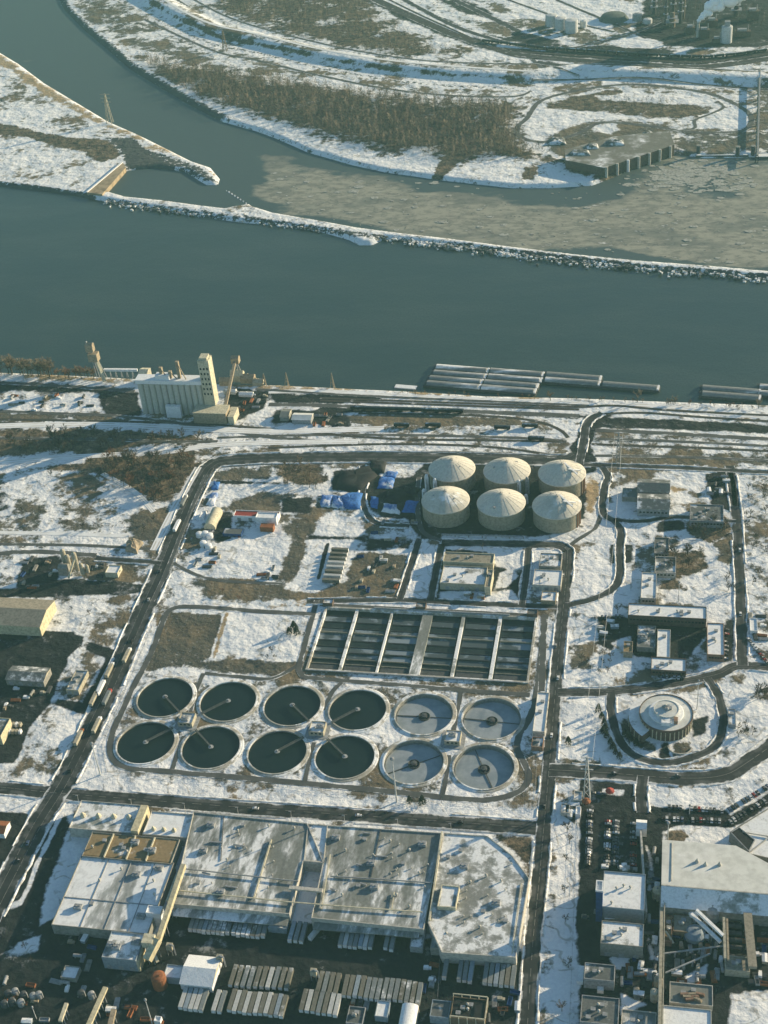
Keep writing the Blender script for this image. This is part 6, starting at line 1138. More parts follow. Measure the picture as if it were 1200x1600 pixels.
for i, (px, py, w, d, h) in enumerate([(1040, 38, 4, 4, 40), (1050, 42, 10, 10, 22), (1063, 36, 5, 5, 46), (1068, 30, 4, 4, 50), (1078, 52, 14, 10, 10), (1100, 58, 16, 9, 12), (1022, 22, 6, 6, 30), (1112, 40, 18, 10, 9), (1160, 56, 24, 10, 8), (1176, 30, 18, 12, 14), (1150, 25, 8, 8, 26), (1120, 66, 14, 6, 6), (1052, 20, 5, 5, 36)]):
    g = G(px, py); t = thing('process_unit', f'dark refinery {"tower" if h > 18 else "block"} with pipework, {nth(i+1)} in the hazy far plant', 'plant', (g.x, g.y, 0), 'dark process units of the far plant')
    if h > 18: obj('column', MB().lathe([(w/2, 0), (w/2, h*.7), (w*.36, h*.72), (w*.36, h), (0, h+1)], 14, (g.x, g.y)), 'old_steel' if i % 2 else 'dark_metal', t); obj('platform', MB().box(g.x-w, g.x+w, g.y-w, g.y+w, h*.4, h*.4+.6), 'steel', t); obj('platform', MB().box(g.x-w*.8, g.x+w*.8, g.y-w*.8, g.y+w*.8, h*.68, h*.68+.6), 'steel', t)
    else: obj('block', MB().box(g.x-w/2, g.x+w/2, g.y-d/2, g.y+d/2, 0, h), 'dark_brick', t); obj('roof_plant', MB().box(g.x-w/3, g.x+w/4, g.y-d/3, g.y+d/3, h+.02, h+3).bar((g.x+w/3, g.y, h), (g.x+w/3, g.y, h+9), .6), 'steel', t)
g = G(1090, 58); t = thing('chimney', 'slender smoking chimney of the far plant', 'chimney', (g.x, g.y, 0)); obj('stack', MB().lathe([(2.6, 0), (1.9, 24), (1.6, 24), (1.6, 20)], 16, (g.x, g.y)), 'pale_concrete', t); obj('band', MB().lathe([(2.1, 21), (2.1, 22.5)], 16, (g.x, g.y)), 'grey_paint', t)
# steam plume
import bmesh
def plume():
    bm = bmesh.new(); r = random.Random(4); base = G(1090, 58); base.z = 24
    path = [G(1090, 34, 24), G(1100, 22, 34), G(1115, 12, 46), G(1140, 4, 56), G(1165, 0, 64), G(1200, -6, 74)]
    y0 = base.y; path = [Vector((base.x+(q.x-path[0].x), y0+i*4, 24+i*9+max(0, i-1)*3)) for i, q in enumerate(path)]
    for i in range(60):
        f = (i/59)*(len(path)-1.001); j = int(f); c = path[j].lerp(path[j+1], f-j); R = 1.8+f*3.0
        m = Matrix.Translation(c+Vector((r.uniform(-1, 1), r.uniform(-1, 1), r.uniform(-1, 1)))*R*.55) @ Matrix.Scale(R*r.uniform(.7, 1.25), 4)
        bmesh.ops.create_icosphere(bm, subdivisions=2, radius=1, matrix=m)
    for v in bm.verts: v.co += Vector((r.uniform(-.4, .4), r.uniform(-.4, .4), r.uniform(-.4, .4)))
    me = bpy.data.meshes.new('steam_plume'); bm.to_mesh(me); bm.free(); k = NT('steam'); k.b.inputs['Subsurface Weight'].default_value = 0; M['steam'] = k.out((.86, .86, .85), 1, 0); me.materials.append(k.m)
    me.polygons.foreach_set('use_smooth', [True]*len(me.polygons)); o = bpy.data.objects.new('steam_plume', me); COL.objects.link(o); tag(o, 'white steam plume drifting east from the far chimney', 'steam')
plume()
# dock of sheet pile cells
W0, W1 = G(944, 262, 11), G(1054, 226, 11); dv = (W1-W0); dv.z = 0; L_ = dv.length; dv.normalize(); nv_ = Vector((-dv.y, dv.x, 0))
t = thing('dock', 'dark sheet pile dock with paler piles along its wall', 'dock', (*((W0+W1)/2).xy, 0))
Pd = [W0, W1]+[G(a_, b_, 11) for a_, b_ in ((1046, 204), (960, 213), (882, 234), (884, 250))]
obj('wall', MB().prism([(p.x, p.y) for p in Pd], -5, 10.6), 'dark_brick', t); obj('deck', MB().prism([(p.x, p.y) for p in Pd], 10.62, 11), 'dock_deck' if 'dock_deck' in M else snowy('dock_deck', (.17, .165, .14), .30, .035) and 'dock_deck', t)
for q in range(7): p = W0+dv*(L_*(q+.15)/6.6)-nv_*1.4; obj('pile', MB().bar((p.x, p.y, -5), (p.x, p.y, 11.6), 1.8, 0, 10), 'pale_concrete' if q != 2 else 'white_paint', t)
for i, (px, py, w, d, h) in enumerate([(960, 236, 26, 14, 4), (905, 252, 30, 12, 3), (870, 222, 24, 16, 4), (1012, 214, 28, 14, 5), (925, 242, 18, 12, 3)]):
    mb, c = heap([(px-w*.6, py+d*.28), (px+w*.6, py+d*.3), (px+w*.5, py-d*.3), (px-w*.3, py-d*.35)], h, 90+i); single('spoil_heap', mb, 'rock', f'low heap of dark spoil on the dock, {nth(i+1)} of five', 'heap', (c[0], c[1], terr1(c[0], c[1])+(11 if i in (0, 1, 4) else .1)), 'spoil heaps on the dock', smooth=True)
for i, (px, py, w) in enumerate([(1128, 241, 66), (1225, 243, 70)]):
    g = G(px, py, -2); t = thing('barge', f'flat snowy deck barge at the far bank pier, {nth(i+1)} from the dock', 'barge', (g.x, g.y, WATER_Z), 'barges at the far bank pier'); obj('hull', MB().box(g.x-w/2, g.x+w/2, g.y-6, g.y+6, -5, -1.6), 'dark_metal', t); obj('deck', MB().box(g.x-w/2+1, g.x+w/2-1, g.y-5, g.y+5, -1.59, -1), 'snow_top', t)
for i, (px, py) in enumerate([(1091, 243), (1152, 245), (1176, 244)]):
    g = G(px, py, -4); t = thing('dolphin', f'dark mooring dolphin by the far pier, {nth(i+1)} east of the dock', 'dolphin', (g.x, g.y, -4), 'mooring dolphins'); obj('pile', MB().bar((g.x, g.y, -7), (g.x, g.y, 9), 2.6, 0, 12), 'dark_metal', t); obj('cap', MB().bar((g.x, g.y, 9), (g.x, g.y, 10), 3, 0, 12), 'concrete', t)
A, B = G(1183, 243, 6), G(1187, 108, 7); t = thing('pipe_bridge', 'long straight pipe trestle from the far railway to the pier', 'pipe bridge', (*((A+B)/2).xy, 0)); obj('girder', MB().beam(A, B, 3.2, 1.6), 'concrete', t); b = MB(); obj('pipe', MB().beam(A+Vector((1, 0, 2)), B+Vector((1, 0, 2)), 1, 1), 'steel', t)
for q in range(14): p = A.lerp(B, q/13.5); b.box(p.x-2, p.x-1, p.y-.6, p.y+.6, -6, p.z-1.2); b.box(p.x+1, p.x+2, p.y-.6, p.y+.6, -6, p.z-1.2)
obj('support', b, 'dark_metal', t)
def lattice(name, label, px, py, h, w=6, arms=True, mat='tan_stone', z=0.0, r=.35, group=None):
    g = G(px, py); x, y = g.x, g.y; z = terr1(x, y)-.2; t = thing(name, label, 'pylon', (x, y, z), group); b = MB(); C4 = ((-1, -1), (1, -1), (1, 1), (-1, 1)); wz = lambda f: w/2*(1-f*.85); n = 6
    for s, q in C4: b.bar((x+s*w/2, y+q*w/2, z), (x+s*wz(1), y+q*wz(1), z+h), r, 0, 5)
    for k in range(n):
        f0, f1 = k/n, (k+1)/n
        for (s, q), (s2, q2) in zip(C4, C4[1:]+C4[:1]): b.bar((x+s*wz(f0), y+q*wz(f0), z+h*f0), (x+s2*wz(f1), y+q2*wz(f1), z+h*f1), r*.55, 0, 4)
    obj('lattice', b, mat, t)
    if arms:
        for f in (.72, .85, .98): obj('cross_arm', MB().beam((x-w*.9, y, z+h*f), (x+w*.9, y, z+h*f), .6, .6), mat, t)
    return Vector((x, y, z))
lattice('pylon', 'pale lattice pylon on the point of the central peninsula', 172, 192, 44, 8, True, 'beige', r=.5)
P0 = lattice('pylon', 'tall grey transmission tower above the car park corner', 917, 1250, 41, 4.5, True, 'lamp_metal'); P1 = lattice('pylon', 'grey transmission tower by the northern railway', 966, 722, 32, 4, True, 'steel')
lattice('pylon', 'thin lattice pylon standing on the far levee', 352, 80, 34, 7, True, 'old_steel', r=.5)
for s in (-3.6, 3.6):
    b = MB(); q = [(P0.lerp(P1, i/14)+Vector((s, 0, 39-8*(i/14)-26*(1-(2*i/14-1)**2)*.45))) for i in range(15)]
    for a, c in zip(q, q[1:]): b.bar(a, c, .10, 0, 4)
    single('power_line', b, 'lamp_metal', 'power line over the office lawns, ' + ('western wire' if s < 0 else 'eastern wire'), 'cable', (0, 0, 0), 'power lines')
def mast(name, label, base, h, r=.3, lean=(0, 0), head='lamp', group=None, mat='lamp_metal'):
    g = G(*base); t = thing(name, label, 'lamp post' if head == 'lamp' else 'mast', (g.x, g.y, 0), group); tip = (g.x+lean[0], g.y+lean[1], h)
    obj('pole', MB().bar((g.x, g.y, 0), tip, r, 0, 8, r*.55), mat, t)
    if head == 'lamp': obj('lamp_head', MB().beam((tip[0]-1.5, tip[1], h), (tip[0]+.3, tip[1], h+.2), .5, .3), 'grey_paint', t)
    else: obj('platform', MB().lathe([(r*2.4, h-1), (r*2.4, h), (0, h+.4)], 10, tip[:2]), 'grey_paint', t)
mast('mast', 'very tall slender pale mast between lawn and long road', (620, 1253), 42, .6, (0, 0), 'top'); mast('mast', 'tall pale mast at the southwest corner of the lawn', (157, 1211), 32, .5, (0, 0), 'top'); mast('mast', 'thin mast in the dark southwest yard', (238, 1600), 24, .35, (0, 0), 'top')
mast('mast', 'slender mast on the snow north of the long office', (1060, 940), 20, .3, (0, 0), 'top'); mast('mast', 'slender mast behind the round building', (1089, 1108), 28, .3, (0, 0), 'top'); mast('mast', 'pale flagpole at the corner of the pale warehouse', (1043, 1316), 19, .45, (0, 0), 'top'); mast('mast', 'thin post at the lower edge near the fuel tanks', (57, 1592), 12, .25, (0, 0), 'top'); mast('mast', 'white post at the car park verge', (1077, 1272), 9, .3, (0, 0), 'top')
for i in range(8): mast('street_lamp', f'slim street lamp on the factory side of the long road, {nth(i+1)} from the west', (124+83*i, 1258+6.3*i), 8.5, .16, (0, 1), 'lamp', 'street lamps along the long road')
# railway wagons
def wagon_proto():
    t = thing('rail_wagon', 'x', 'rail wagon'); b = MB(); L, W = 15, 3
    b.prism([(-L/2, -W/2), (L/2, -W/2), (L/2, W/2), (-L/2, W/2)], 1.3, 4.0); 
    for q in range(11): x = -L/2+q*1.5; b.box(x-.08, x+.08, -W/2-.12, -W/2, 1.3, 4); b.box(x-.08, x+.08, W/2, W/2+.12, 1.3, 4)
    obj('body', b, 'black_stuff', t); obj('load', MB().gable(-L/2+.4, L/2-.4, -W/2+.2, W/2-.2, 4.01, 4.6), 'dark_roof', t)
    for x in (-L/2+2, L/2-2): obj('bogie', MB().box(x-1.2, x+1.2, -1.1, 1.1, .3, 1.3).bar((x-.8, -1.1, .5), (x-.8, 1.1, .5), .5, 0, 8).bar((x+.8, -1.1, .5), (x+.8, 1.1, .5), .5, 0, 8), 'tyre', t)
    return t
wp = wagon_proto(); first = True
def wagon(g, rz, label, group):
    global first
    t = wp if first else dup(wp); first = False; t.location = (g.x, g.y, .15); t.rotation_euler.z = rz; t['label'] = label; t['group'] = group
for i, (px, py) in enumerate([(628, 667), (677, 667), (785, 671), (828, 668), (838, 688)]): wagon(G(px, py), -.01, ['dark wagon alone on the snow, westernmost of five', 'dark wagon alone on the snow, second of five', 'dark wagon on the snow casting a long shadow, third of five', 'dark wagon at the dead grass near the loop', 'dark wagon on the siding at the loop end'][i], 'wagons on the near bank sidings')
ln = [tuple(q) for q in GP([(760, 66), (850, 77), (930, 82), (1000, 87), (1060, 90), (1100, 91), (1150, 87), (1195, 80)])]; d_ = 0; k_ = 0
for (ax, ay), (bx_, by_) in zip(ln, ln[1:]):
    L = math.dist((ax, ay), (bx_, by_)); 
    while d_ < L: f = d_/L; k_ += 1; wagon(Vector((ax+(bx_-ax)*f, ay+(by_-ay)*f, 0)), math.atan2(by_-ay, bx_-ax), f'dark wagon of the long far bank train, {nth(k_)} from the west', 'wagons of the far bank train'); d_ += 16.3
    d_ -= L
for i in range(9): wagon(G(560+i*19, 640.5+.55*i), -.03, f'black hopper wagon by the bank road, {nth(i+1)} of the string', 'string of hopper wagons on the near bank')

# ------------------------------------------------------------------ cars
def car_proto(mat):
    b = MB(); W = .9
    pf = [(-2.2, .35), (-2.2, .8), (-1.3, .95), (-.7, 1.45), (.9, 1.5), (1.7, .95), (2.2, .85), (2.2, .35)]
    i = len(b.v)
    for s in (-W, W):
        for y, z in pf: b.v.append((s*(.86 if z > 1.3 else 1), y, z))
    n = len(pf)
    for q in range(n): j = (q+1) % n; b.f.append((i+q, i+j, i+n+j, i+n+q)); b.m.append(1 if q in (2, 4) else (2 if q == 3 else 0))
    b.f.append(tuple(range(i, i+n))); b.m.append(0); b.f.append(tuple(i+2*n-1-q for q in range(n))); b.m.append(0)
    for y in (-1.4, 1.4): b.bar((-.95, y, .33), (-.6, y, .33), .33, 3, 10); b.bar((.6, y, .33), (.95, y, .33), .33, 3, 10)
    return obj('parked_car', b, [mat, 'glass', 'car_roof_'+mat, 'tyre'])
CM = {}
for c, rgb, rf in (('black', (.02, .02, .022), .2), ('white', (.6, .6, .6), .5), ('silver', (.28, .29, .30), .35), ('blue', (.04, .07, .14), .2), ('red', (.25, .03, .03), .2), ('grey', (.08, .085, .09), .2)):
    plain('car_'+c, rgb, .1, rough=.3); snowy('car_roof_car_'+c, rgb, rf, .6); CM[c] = None
def cars(a, b, n, rz, desc, grp, skip=(), seed=0, z=.1):
    r = random.Random(seed); A, B = G(*a), G(*b)
    for i in range(n):
        if i in skip: continue
        c = r.choice(['black', 'black', 'white', 'silver', 'silver', 'blue', 'grey', 'grey', 'white', 'grey', 'black', 'silver', 'black', 'red']); p = A.lerp(B, i/max(1, n-1))
        if CM[c] is None: CM[c] = car_proto('car_'+c); o = CM[c]
        else: o = CM[c].copy(); COL.objects.link(o)
        o.location = (p.x+r.uniform(-.2, .2), p.y+r.uniform(-.2, .2), z); o.rotation_euler.z = rz+r.uniform(-.05, .05)+(math.pi if r.random() < .3 else 0); tag(o, f'{c} parked car, {nth(i+1)} from the {desc}', 'car', grp)
GR = 'cars in the southeastern car park'; Q = math.pi/2
cars((922, 1268), (919, 1352), 20, Q, 'north in the western car column', GR, (3, 9), 1); cars((950, 1284), (948, 1352), 16, Q, 'north in the second car column', GR, (2, 7, 11), 2); cars((963, 1284), (961, 1352), 16, Q, 'north in the third car column', GR, (5, 12), 3); cars((990, 1288), (989, 1352), 15, Q, 'north in the column west of the wall', GR, (1, 4, 8, 9), 4)
cars((1046, 1262), (1128, 1268), 15, .0, 'west in the upper row of the curved car park', GR, (4, 5, 13), 5); cars((1036, 1280), (1130, 1284), 17, 0, 'west in the lower row of the curved car park', GR, (6, 7, 16), 6); cars((1140, 1266), (1200, 1230), 12, .55, 'west in the upper bending row by the hall', GR, (3, 9), 7); cars((1142, 1285), (1200, 1250), 12, .55, 'west in the lower bending row by the hall', GR, (5, 11), 8); cars((928, 1240), (944, 1242), 3, Q, 'west at the car park entrance', GR, (), 9)
cars((1118, 770), (1140, 772), 6, 0, 'west in the laboratory car park', 'cars near the laboratories', (), 10); cars((1135, 985), (1133, 1030), 8, Q, 'north beside the narrow brown wing', 'cars near the laboratories', (2,), 11); cars((1030, 1056), (1066, 1060), 7, 0, 'west before the snow roofed low block', 'cars near the laboratories', (3,), 12); cars((1170, 1000), (1198, 1036), 10, .7, 'north in the eastern boundary lot', 'cars near the laboratories', (), 13); cars((930, 966), (968, 964), 8, 0, 'west at the west end of the long office', 'cars near the laboratories', (1, 5), 15)
cars((352, 836), (374, 838), 4, 0, 'west beside the navy container', 'cars in the works yard', (), 14)
for i, (px, py, rz) in enumerate([(868, 1010, 0), (872, 1060, 0), (862, 1150, 0), (850, 1260, 0), (880, 900, 0), (250, 893, .12), (232, 938, .12), (205, 1002, .12), (110, 1205, .12), (400, 1264, Q), (560, 1275, Q), (720, 1286, Q), (960, 1209, Q), (1060, 1213, Q), (1156, 860, 0), (1157, 960, 0), (44, 1318, .12), (30, 1345, .12)]):
    cars((px, py), (px+1, py), 1, rz, ['basins on the eastern road', 'frozen clarifiers on the eastern road', 'pale gatehouse on the eastern road', 'road junction heading south', 'small eastern block on the road', 'batch plant junction on the western road', 'snow lot driving south on the western road', 'beige lorries heading north', 'southwest lawn corner on the western road', 'mill cowls on the long road', 'middle of the long road', 'eastern third of the long road', 'red canopy on the curved road', 'hedged lawn on the curved road', 'bare trees on the boundary road', 'brown wing on the boundary road', 'rust roof shed on the lower western road', 'lower western road kerb'][i], 'cars driving on the roads', (), 20+i, .2)

# ------------------------------------------------------------------ trees
plain('bark', (.085, .07, .052), .3); plain('twig_tan', (.30, .235, .16), .3, .2); plain('twig_brown', (.17, .132, .10), .3, .2); plain('twig_dark', (.065, .058, .048), .3, .2); plain('needles', (.028, .042, .030), .4, .6); plain('twig_rust', (.25, .14, .085), .3)
def bare_tree(seed, h):
    r = random.Random(seed); tr = MB(); cr = MB()
    tr.bar((0, 0, -.3), (0, 0, h*.3), .3, 0, 6, .22); top = Vector((r.uniform(-.5, .5), r.uniform(-.5, .5), h*.62)); tr.bar((0, 0, h*.3), top, .22, 0, 5, .1)
    def twig(a, d, L, w):
        b = a+d*L; s = d.cross(Vector((r.uniform(-1, 1), r.uniform(-1, 1), r.uniform(-1, 1)))); s = s.normalized()*w if s.length > 1e-3 else Vector((w, 0, 0))
        cr.face([a-s, a+s, b+s*.35, b-s*.35]); return b
    for i in range(10):
        f = r.uniform(.28, .62); a = Vector((0, 0, h*f)); an = r.uniform(0, 6.28); up = r.uniform(.5, 1.3); d = Vector((math.cos(an), math.sin(an), up)).normalized(); L = h*r.uniform(.22, .36)
        e = a+d*L; tr.bar(a, e, .11, 0, 4, .05)
        for j in range(7):
            p = a.lerp(e, r.uniform(.35, 1)); d2 = (d+Vector((r.uniform(-1, 1), r.uniform(-1, 1), r.uniform(-.2, 1)))*.8).normalized(); e2 = twig(p, d2, h*r.uniform(.1, .2), .10)
            for k in range(5): d3 = (d2+Vector((r.uniform(-1, 1), r.uniform(-1, 1), r.uniform(-.4, .9)))*.9).normalized(); twig(p.lerp(e2, r.uniform(.3, 1)), d3, h*r.uniform(.06, .13), .085)
    return tr, cr
def evergreen(seed, h, rb_):
    r = random.Random(seed); tr = MB().bar((0, 0, -.2), (0, 0, h*.8), .22, 0, 6, .08); cr = MB()
    for i in range(520):
        f = r.random()**.8; z = h*(.08+.92*f); R = rb_*(1-f)**.8*r.uniform(.55, 1.08)+.12; a = r.uniform(0, 6.28); c = Vector((R*math.cos(a), R*math.sin(a), z)); d = Vector((math.cos(a), math.sin(a), r.uniform(-.5, .3))).normalized(); s = d.cross(Vector((0, 0, 1))).normalized()*r.uniform(.25, .5); u = d*r.uniform(.4, .8)
        cr.face([c-s-u*.4, c+s-u*.4, c+u+Vector((0, 0, r.uniform(-.2, .3)))])
    return tr, cr
_tree = {}
def tree(kind, var, px, py, label, group, sc=1.0, rz=None):
    g = G(px, py); z = terr1(g.x, g.y); key = (kind, var)
    if key not in _tree:
        if kind == 'green': tr, cr = evergreen(var, 9, 3.2); m = 'needles'
        else: tr, cr = bare_tree(var+{'tan': 0, 'brown': 10, 'dark': 20, 'rust': 30}[kind], 11); m = 'twig_'+kind
        t = thing('evergreen_tree' if kind == 'green' else 'bare_tree', label, 'tree'); obj('trunk', tr, 'bark', t); obj('crown', cr, m, t); _tree[key] = t
    else: t = dup(_tree[key])
    t.location = (g.x, g.y, z); t.rotation_euler.z = rnd.uniform(0, 6.28); s = sc*rnd.uniform(.8, 1.2); t.scale = (s, s, s*rnd.uniform(.9, 1.1)); t['label'] = label; t['group'] = group; return t
def grove(poly, n, kinds, desc, group, sc=1.0, seed=0, one='', ):
    r = random.Random(seed); xs = [p[0] for p in poly]; ys = [p[1] for p in poly]; k = 0; tries = 0
    while k < n and tries < 9999:
        tries += 1; x, y = r.uniform(min(xs), max(xs)), r.uniform(min(ys), max(ys))
        if inside(np.array([x]), np.array([y]), poly)[0]:
            k += 1; kd = r.choice(kinds); tree(kd, r.randrange(3), x, y, desc, group, sc)
grove([(0, 586), (0, 578), (80, 580), (82, 590)], 26, ['tan'], 'tall sunlit tan tree on the bank west of the unloading tower', 'tan trees at the western bank', 1.7, 1)
grove([(85, 592), (150, 592), (150, 584), (90, 582)], 22, ['tan', 'rust'], 'low tan shrub on the bank beside the unloading tower', 'shrubs by the unloading tower', 1.0, 2)
grove([(10, 688), (120, 676), (280, 683), (330, 688), (200, 698), (100, 706), (10, 712)], 62, ['dark', 'brown', 'brown'], 'dark bare tree in the shaded wedge of wood by the snow road', 'trees in the dark wedge of wood', 1.0, 3)
grove([(140, 725), (200, 716), (298, 712), (300, 735), (280, 768), (240, 784), (190, 758), (150, 742)], 90, ['brown', 'tan', 'brown', 'rust', 'dark'], 'bare brown tree in the thicket beside the western road bend', 'trees in the thicket at the road bend', 1.15, 4)
grove([(432, 722), (498, 726), (512, 748), (496, 766), (440, 758)], 14, ['tan', 'brown', 'tan'], 'bare tan tree in the clump inside the northern yard', 'trees in the northern yard', 1.0, 5)
grove([(620, 616), (800, 622), (900, 627), (1190, 640), (1190, 636), (900, 624), (700, 617), (620, 613)], 46, ['tan', 'rust', 'brown'], 'small tan bush on the snowy river edge near the barges', 'bushes at the river edge', .45, 6)
for px, py, lab in [(860, 626, 'sunlit bare tree on the bank before the third barge tier'), (996, 628, 'bare brown tree on the bank by the lone dark barge'), (1053, 632, 'bare tan tree on the bank west of the eastern barges'), (1185, 638, 'bare tree on the bank at the easternmost barges')]: tree('tan', 1, px, py, lab, 'trees on the river bank', 1.1)
grove([(1032, 862), (1100, 862), (1108, 890), (1060, 902), (1034, 890)], 16, ['brown', 'dark'], 'bare dark tree in the office garden east of the dark roofs', 'trees in the office garden', .8, 7)
grove([(1072, 820), (1138, 804), (1142, 828), (1106, 846), (1076, 838)], 16, ['dark', 'brown'], 'bare dark tree south of the blue grey laboratory', 'trees south of the laboratory', .8, 8)
grove([(1128, 860), (1148, 856), (1148, 930), (1132, 930)], 7, ['brown'], 'bare brown tree along the eastern boundary road', 'trees along the boundary road', .7, 9)
grove([(1160, 760), (1198, 760), (1198, 940), (1168, 940)], 16, ['brown', 'dark'], 'bare brown tree in the strip east of the boundary road', 'trees beyond the boundary road', .7, 19)
grove([(890, 1030), (960, 1020), (1000, 1045), (900, 1060)], 9, ['brown', 'dark'], 'small bare tree on the lawn north of the hedged lane', 'trees on the office lawn', .6, 10)
for i, (px, py) in enumerate([(935, 1112), (940, 1122), (944, 1134), (942, 1145), (948, 1153), (954, 1162), (958, 1170), (962, 1178), (968, 1185), (946, 1142), (888, 1162), (976, 1150), (984, 1158), (994, 1164)]): tree('green', i % 2, px, py, 'dark evergreen shrub in the hedge west of the round building', 'evergreens around the round building', .75)
grove([(1140, 1140), (1180, 1132), (1195, 1150), (1150, 1158)], 9, ['dark', 'brown'], 'dark bare bush on the slope east of the round building', 'bushes east of the round building', .6, 11)
grove([(1174, 1080), (1198, 1074), (1198, 1096), (1176, 1094)], 7, ['dark'], 'dark bare tree above the snowy eastern slope by the boundary road', 'trees above the eastern slope', .7, 12)
for px, py, s, k_, lab in [(460, 985, 1.1, 'green', 'dark evergreen inside the ring drive on the snowy lawn'), (452, 990, .7, 'green', 'smaller evergreen beside the dark one in the ring drive'), (464, 992, .8, 'green', 'lowest evergreen at the southern side of the ring drive'), (410, 1028, .4, 'dark', 'small dark bush by the hut at the lawn edge, westernmost'), (418, 1029, .4, 'dark', 'small dark bush at the lawn edge, middle one'), (430, 1030, .45, 'dark', 'small dark bush at the lawn edge, eastern one'), (425, 1020, .6, 'brown', 'spreading bare tree on the snowy lawn'), (886, 1300, .8, 'dark', 'bare tree on the snowy strip south of the kiosk'), (890, 1318, .8, 'brown', 'bare tree casting shade on the snowy strip'), (884, 1345, .7, 'dark', 'bare tree at the middle of the snowy strip'), (882, 1395, .6, 'dark', 'small bare tree on the snowy strip beside the navy tower'), (884, 1440, .6, 'dark', 'small bare tree in the lower half of the snowy strip'), (888, 1512, .8, 'dark', 'bare dark tree near the foot of the snowy strip'), (878, 1580, 1, 'brown', 'bare brown tree at the lower end of the snowy strip'), (965, 958, .8, 'dark', 'bare tree at the western end of the long office'), (946, 985, .8, 'brown', 'bare tree in the dark corner west of the long office'), (140, 960, .7, 'dark', 'dark bush on the snow behind the yellow ended works'), (112, 954, .5, 'dark', 'smaller dark bush west of the other on the snow'), (348, 926, .6, 'rust', 'rust coloured bush on the bank above the pond lawn'), (375, 938, .6, 'rust', 'rust coloured bush nearest the lawn drive'), (660, 1256, .8, 'green', 'dark evergreen at the foot of the slender mast'), (640, 1254, .7, 'green', 'evergreen west of the other by the slender mast'), (754, 858, .6, 'brown', 'bare tree north of the tan roofed building'), (50, 1502, .5, 'dark', 'bare bush on the snowy island in the southwest yard'), (40, 1482, .6, 'dark', 'bare tree on the snowy island in the southwest yard')]: tree(k_, 0, px, py, lab, 'scattered trees', s)
for i in range(22): tree('dark', i % 3, 385+i*20, 1258.5+i*1.35, f'small dark roadside bush above the long road, {nth(i+1)} from the west', 'roadside bushes', .26)
for i, (px, py) in enumerate([(34, 800), (58, 815), (64, 800), (105, 820), (130, 826), (150, 824), (95, 822), (240, 815), (225, 830), (150, 770), (80, 745), (30, 742)]): tree('dark', i % 3, px, py, f'dark bush on the northwestern snow field, {nth(i+1)} of twelve', 'bushes on the snow field', .55)
# far woods: bare trees past counting, one mass each
def far_wood(name, label, polys, n, h, mats, seed):
    r = np.random.default_rng(seed); base = []
    for v in range(4):
        q = random.Random(v+60); F_ = []
        for i in range(40):
            a, f = q.uniform(0, 6.28), q.random(); R = h*.30*q.uniform(.2, 1)*(1-.5*f); c = Vector((R*math.cos(a), R*math.sin(a), h*(.12+.78*f))); d = Vector((math.cos(a)*.5, math.sin(a)*.8, q.uniform(.1, .9))).normalized()*h*q.uniform(.12, .24); s = Vector((-math.sin(a), math.cos(a), q.uniform(-.4, .4)))*h*q.uniform(.008, .022)
            F_.append([c-s, c+s, c+d+s*.4, c+d-s*.4])
        F_.append([Vector((-.12, 0, -.5)), Vector((.12, 0, -.5)), Vector((.06, 0, h*.5)), Vector((-.06, 0, h*.5))])
        base.append(np.array([[tuple(p) for p in f] for f in F_]).reshape(-1, 3))
    V = []
    for poly in polys:
        P = np.array([tuple(p) for p in GP(poly)]); A = 0.5*abs(np.dot(P[:, 0], np.roll(P[:, 1], 1))-np.dot(P[:, 1], np.roll(P[:, 0], 1))); m = int(n*A); X = r.uniform(P[:, 0].min(), P[:, 0].max(), m*6); Y = r.uniform(P[:, 1].min(), P[:, 1].max(), m*6)
        k = inside(X, Y, [tuple(p) for p in P]); k &= np.clip(sdf(X, Y, [tuple(p) for p in P])/30, 0, 1)+.15 > r.random(len(X)); X, Y = X[k][:m], Y[k][:m]; Z = terr(X, Y)
        for i in range(len(X)):
            a = r.uniform(0, 6.28); s = r.uniform(.4, 1.25); b = base[i % 4]; c, sn_ = math.cos(a)*s, math.sin(a)*s
            V.append(np.stack([b[:, 0]*c-b[:, 1]*sn_+X[i], b[:, 0]*sn_+b[:, 1]*c+Y[i], b[:, 2]*s+Z[i]], 1))
    V = np.concatenate(V); nq = len(V)//4; me = bpy.data.meshes.new(name); me.vertices.add(len(V)); me.vertices.foreach_set('co', V.ravel()); me.loops.add(nq*4); me.loops.foreach_set('vertex_index', np.arange(nq*4)); me.polygons.add(nq); me.polygons.foreach_set('loop_start', np.arange(nq)*4); me.polygons.foreach_set('loop_total', np.full(nq, 4)); me.update(calc_edges=True)
    for q in mats: me.materials.append(M[q])
    idx = np.repeat(r.integers(0, len(mats), nq//41+1), 41)[:nq]; me.polygons.foreach_set('material_index', idx.astype(np.int32)); o = bpy.data.objects.new(name, me); COL.objects.link(o); tag(o, label, 'woodland', None, 'stuff')
W1 = [(205, 84), (280, 98), (350, 108), (420, 120), (500, 132), (600, 146), (700, 156), (790, 161), (812, 170), (808, 196), (828, 222), (856, 242), (800, 250), (740, 250), (690, 244), (640, 238), (560, 230), (500, 210), (440, 188), (400, 180), (345, 168), (300, 150), (255, 125)]
far_wood('riverside_wood', 'brown leafless wood along the far river bank', [W1], .032, 14, ['twig_brown', 'twig_tan', 'twig_tan', 'twig_brown'], 1)
far_wood('upland_wood', 'brown leafless wood behind the far levee', [[(310, -20), (560, -20), (600, 28), (650, 58), (715, 86), (650, 92), (580, 83), (500, 64), (430, 48), (350, 22)]], .009, 12, ['twig_brown', 'twig_tan', 'twig_dark'], 2)
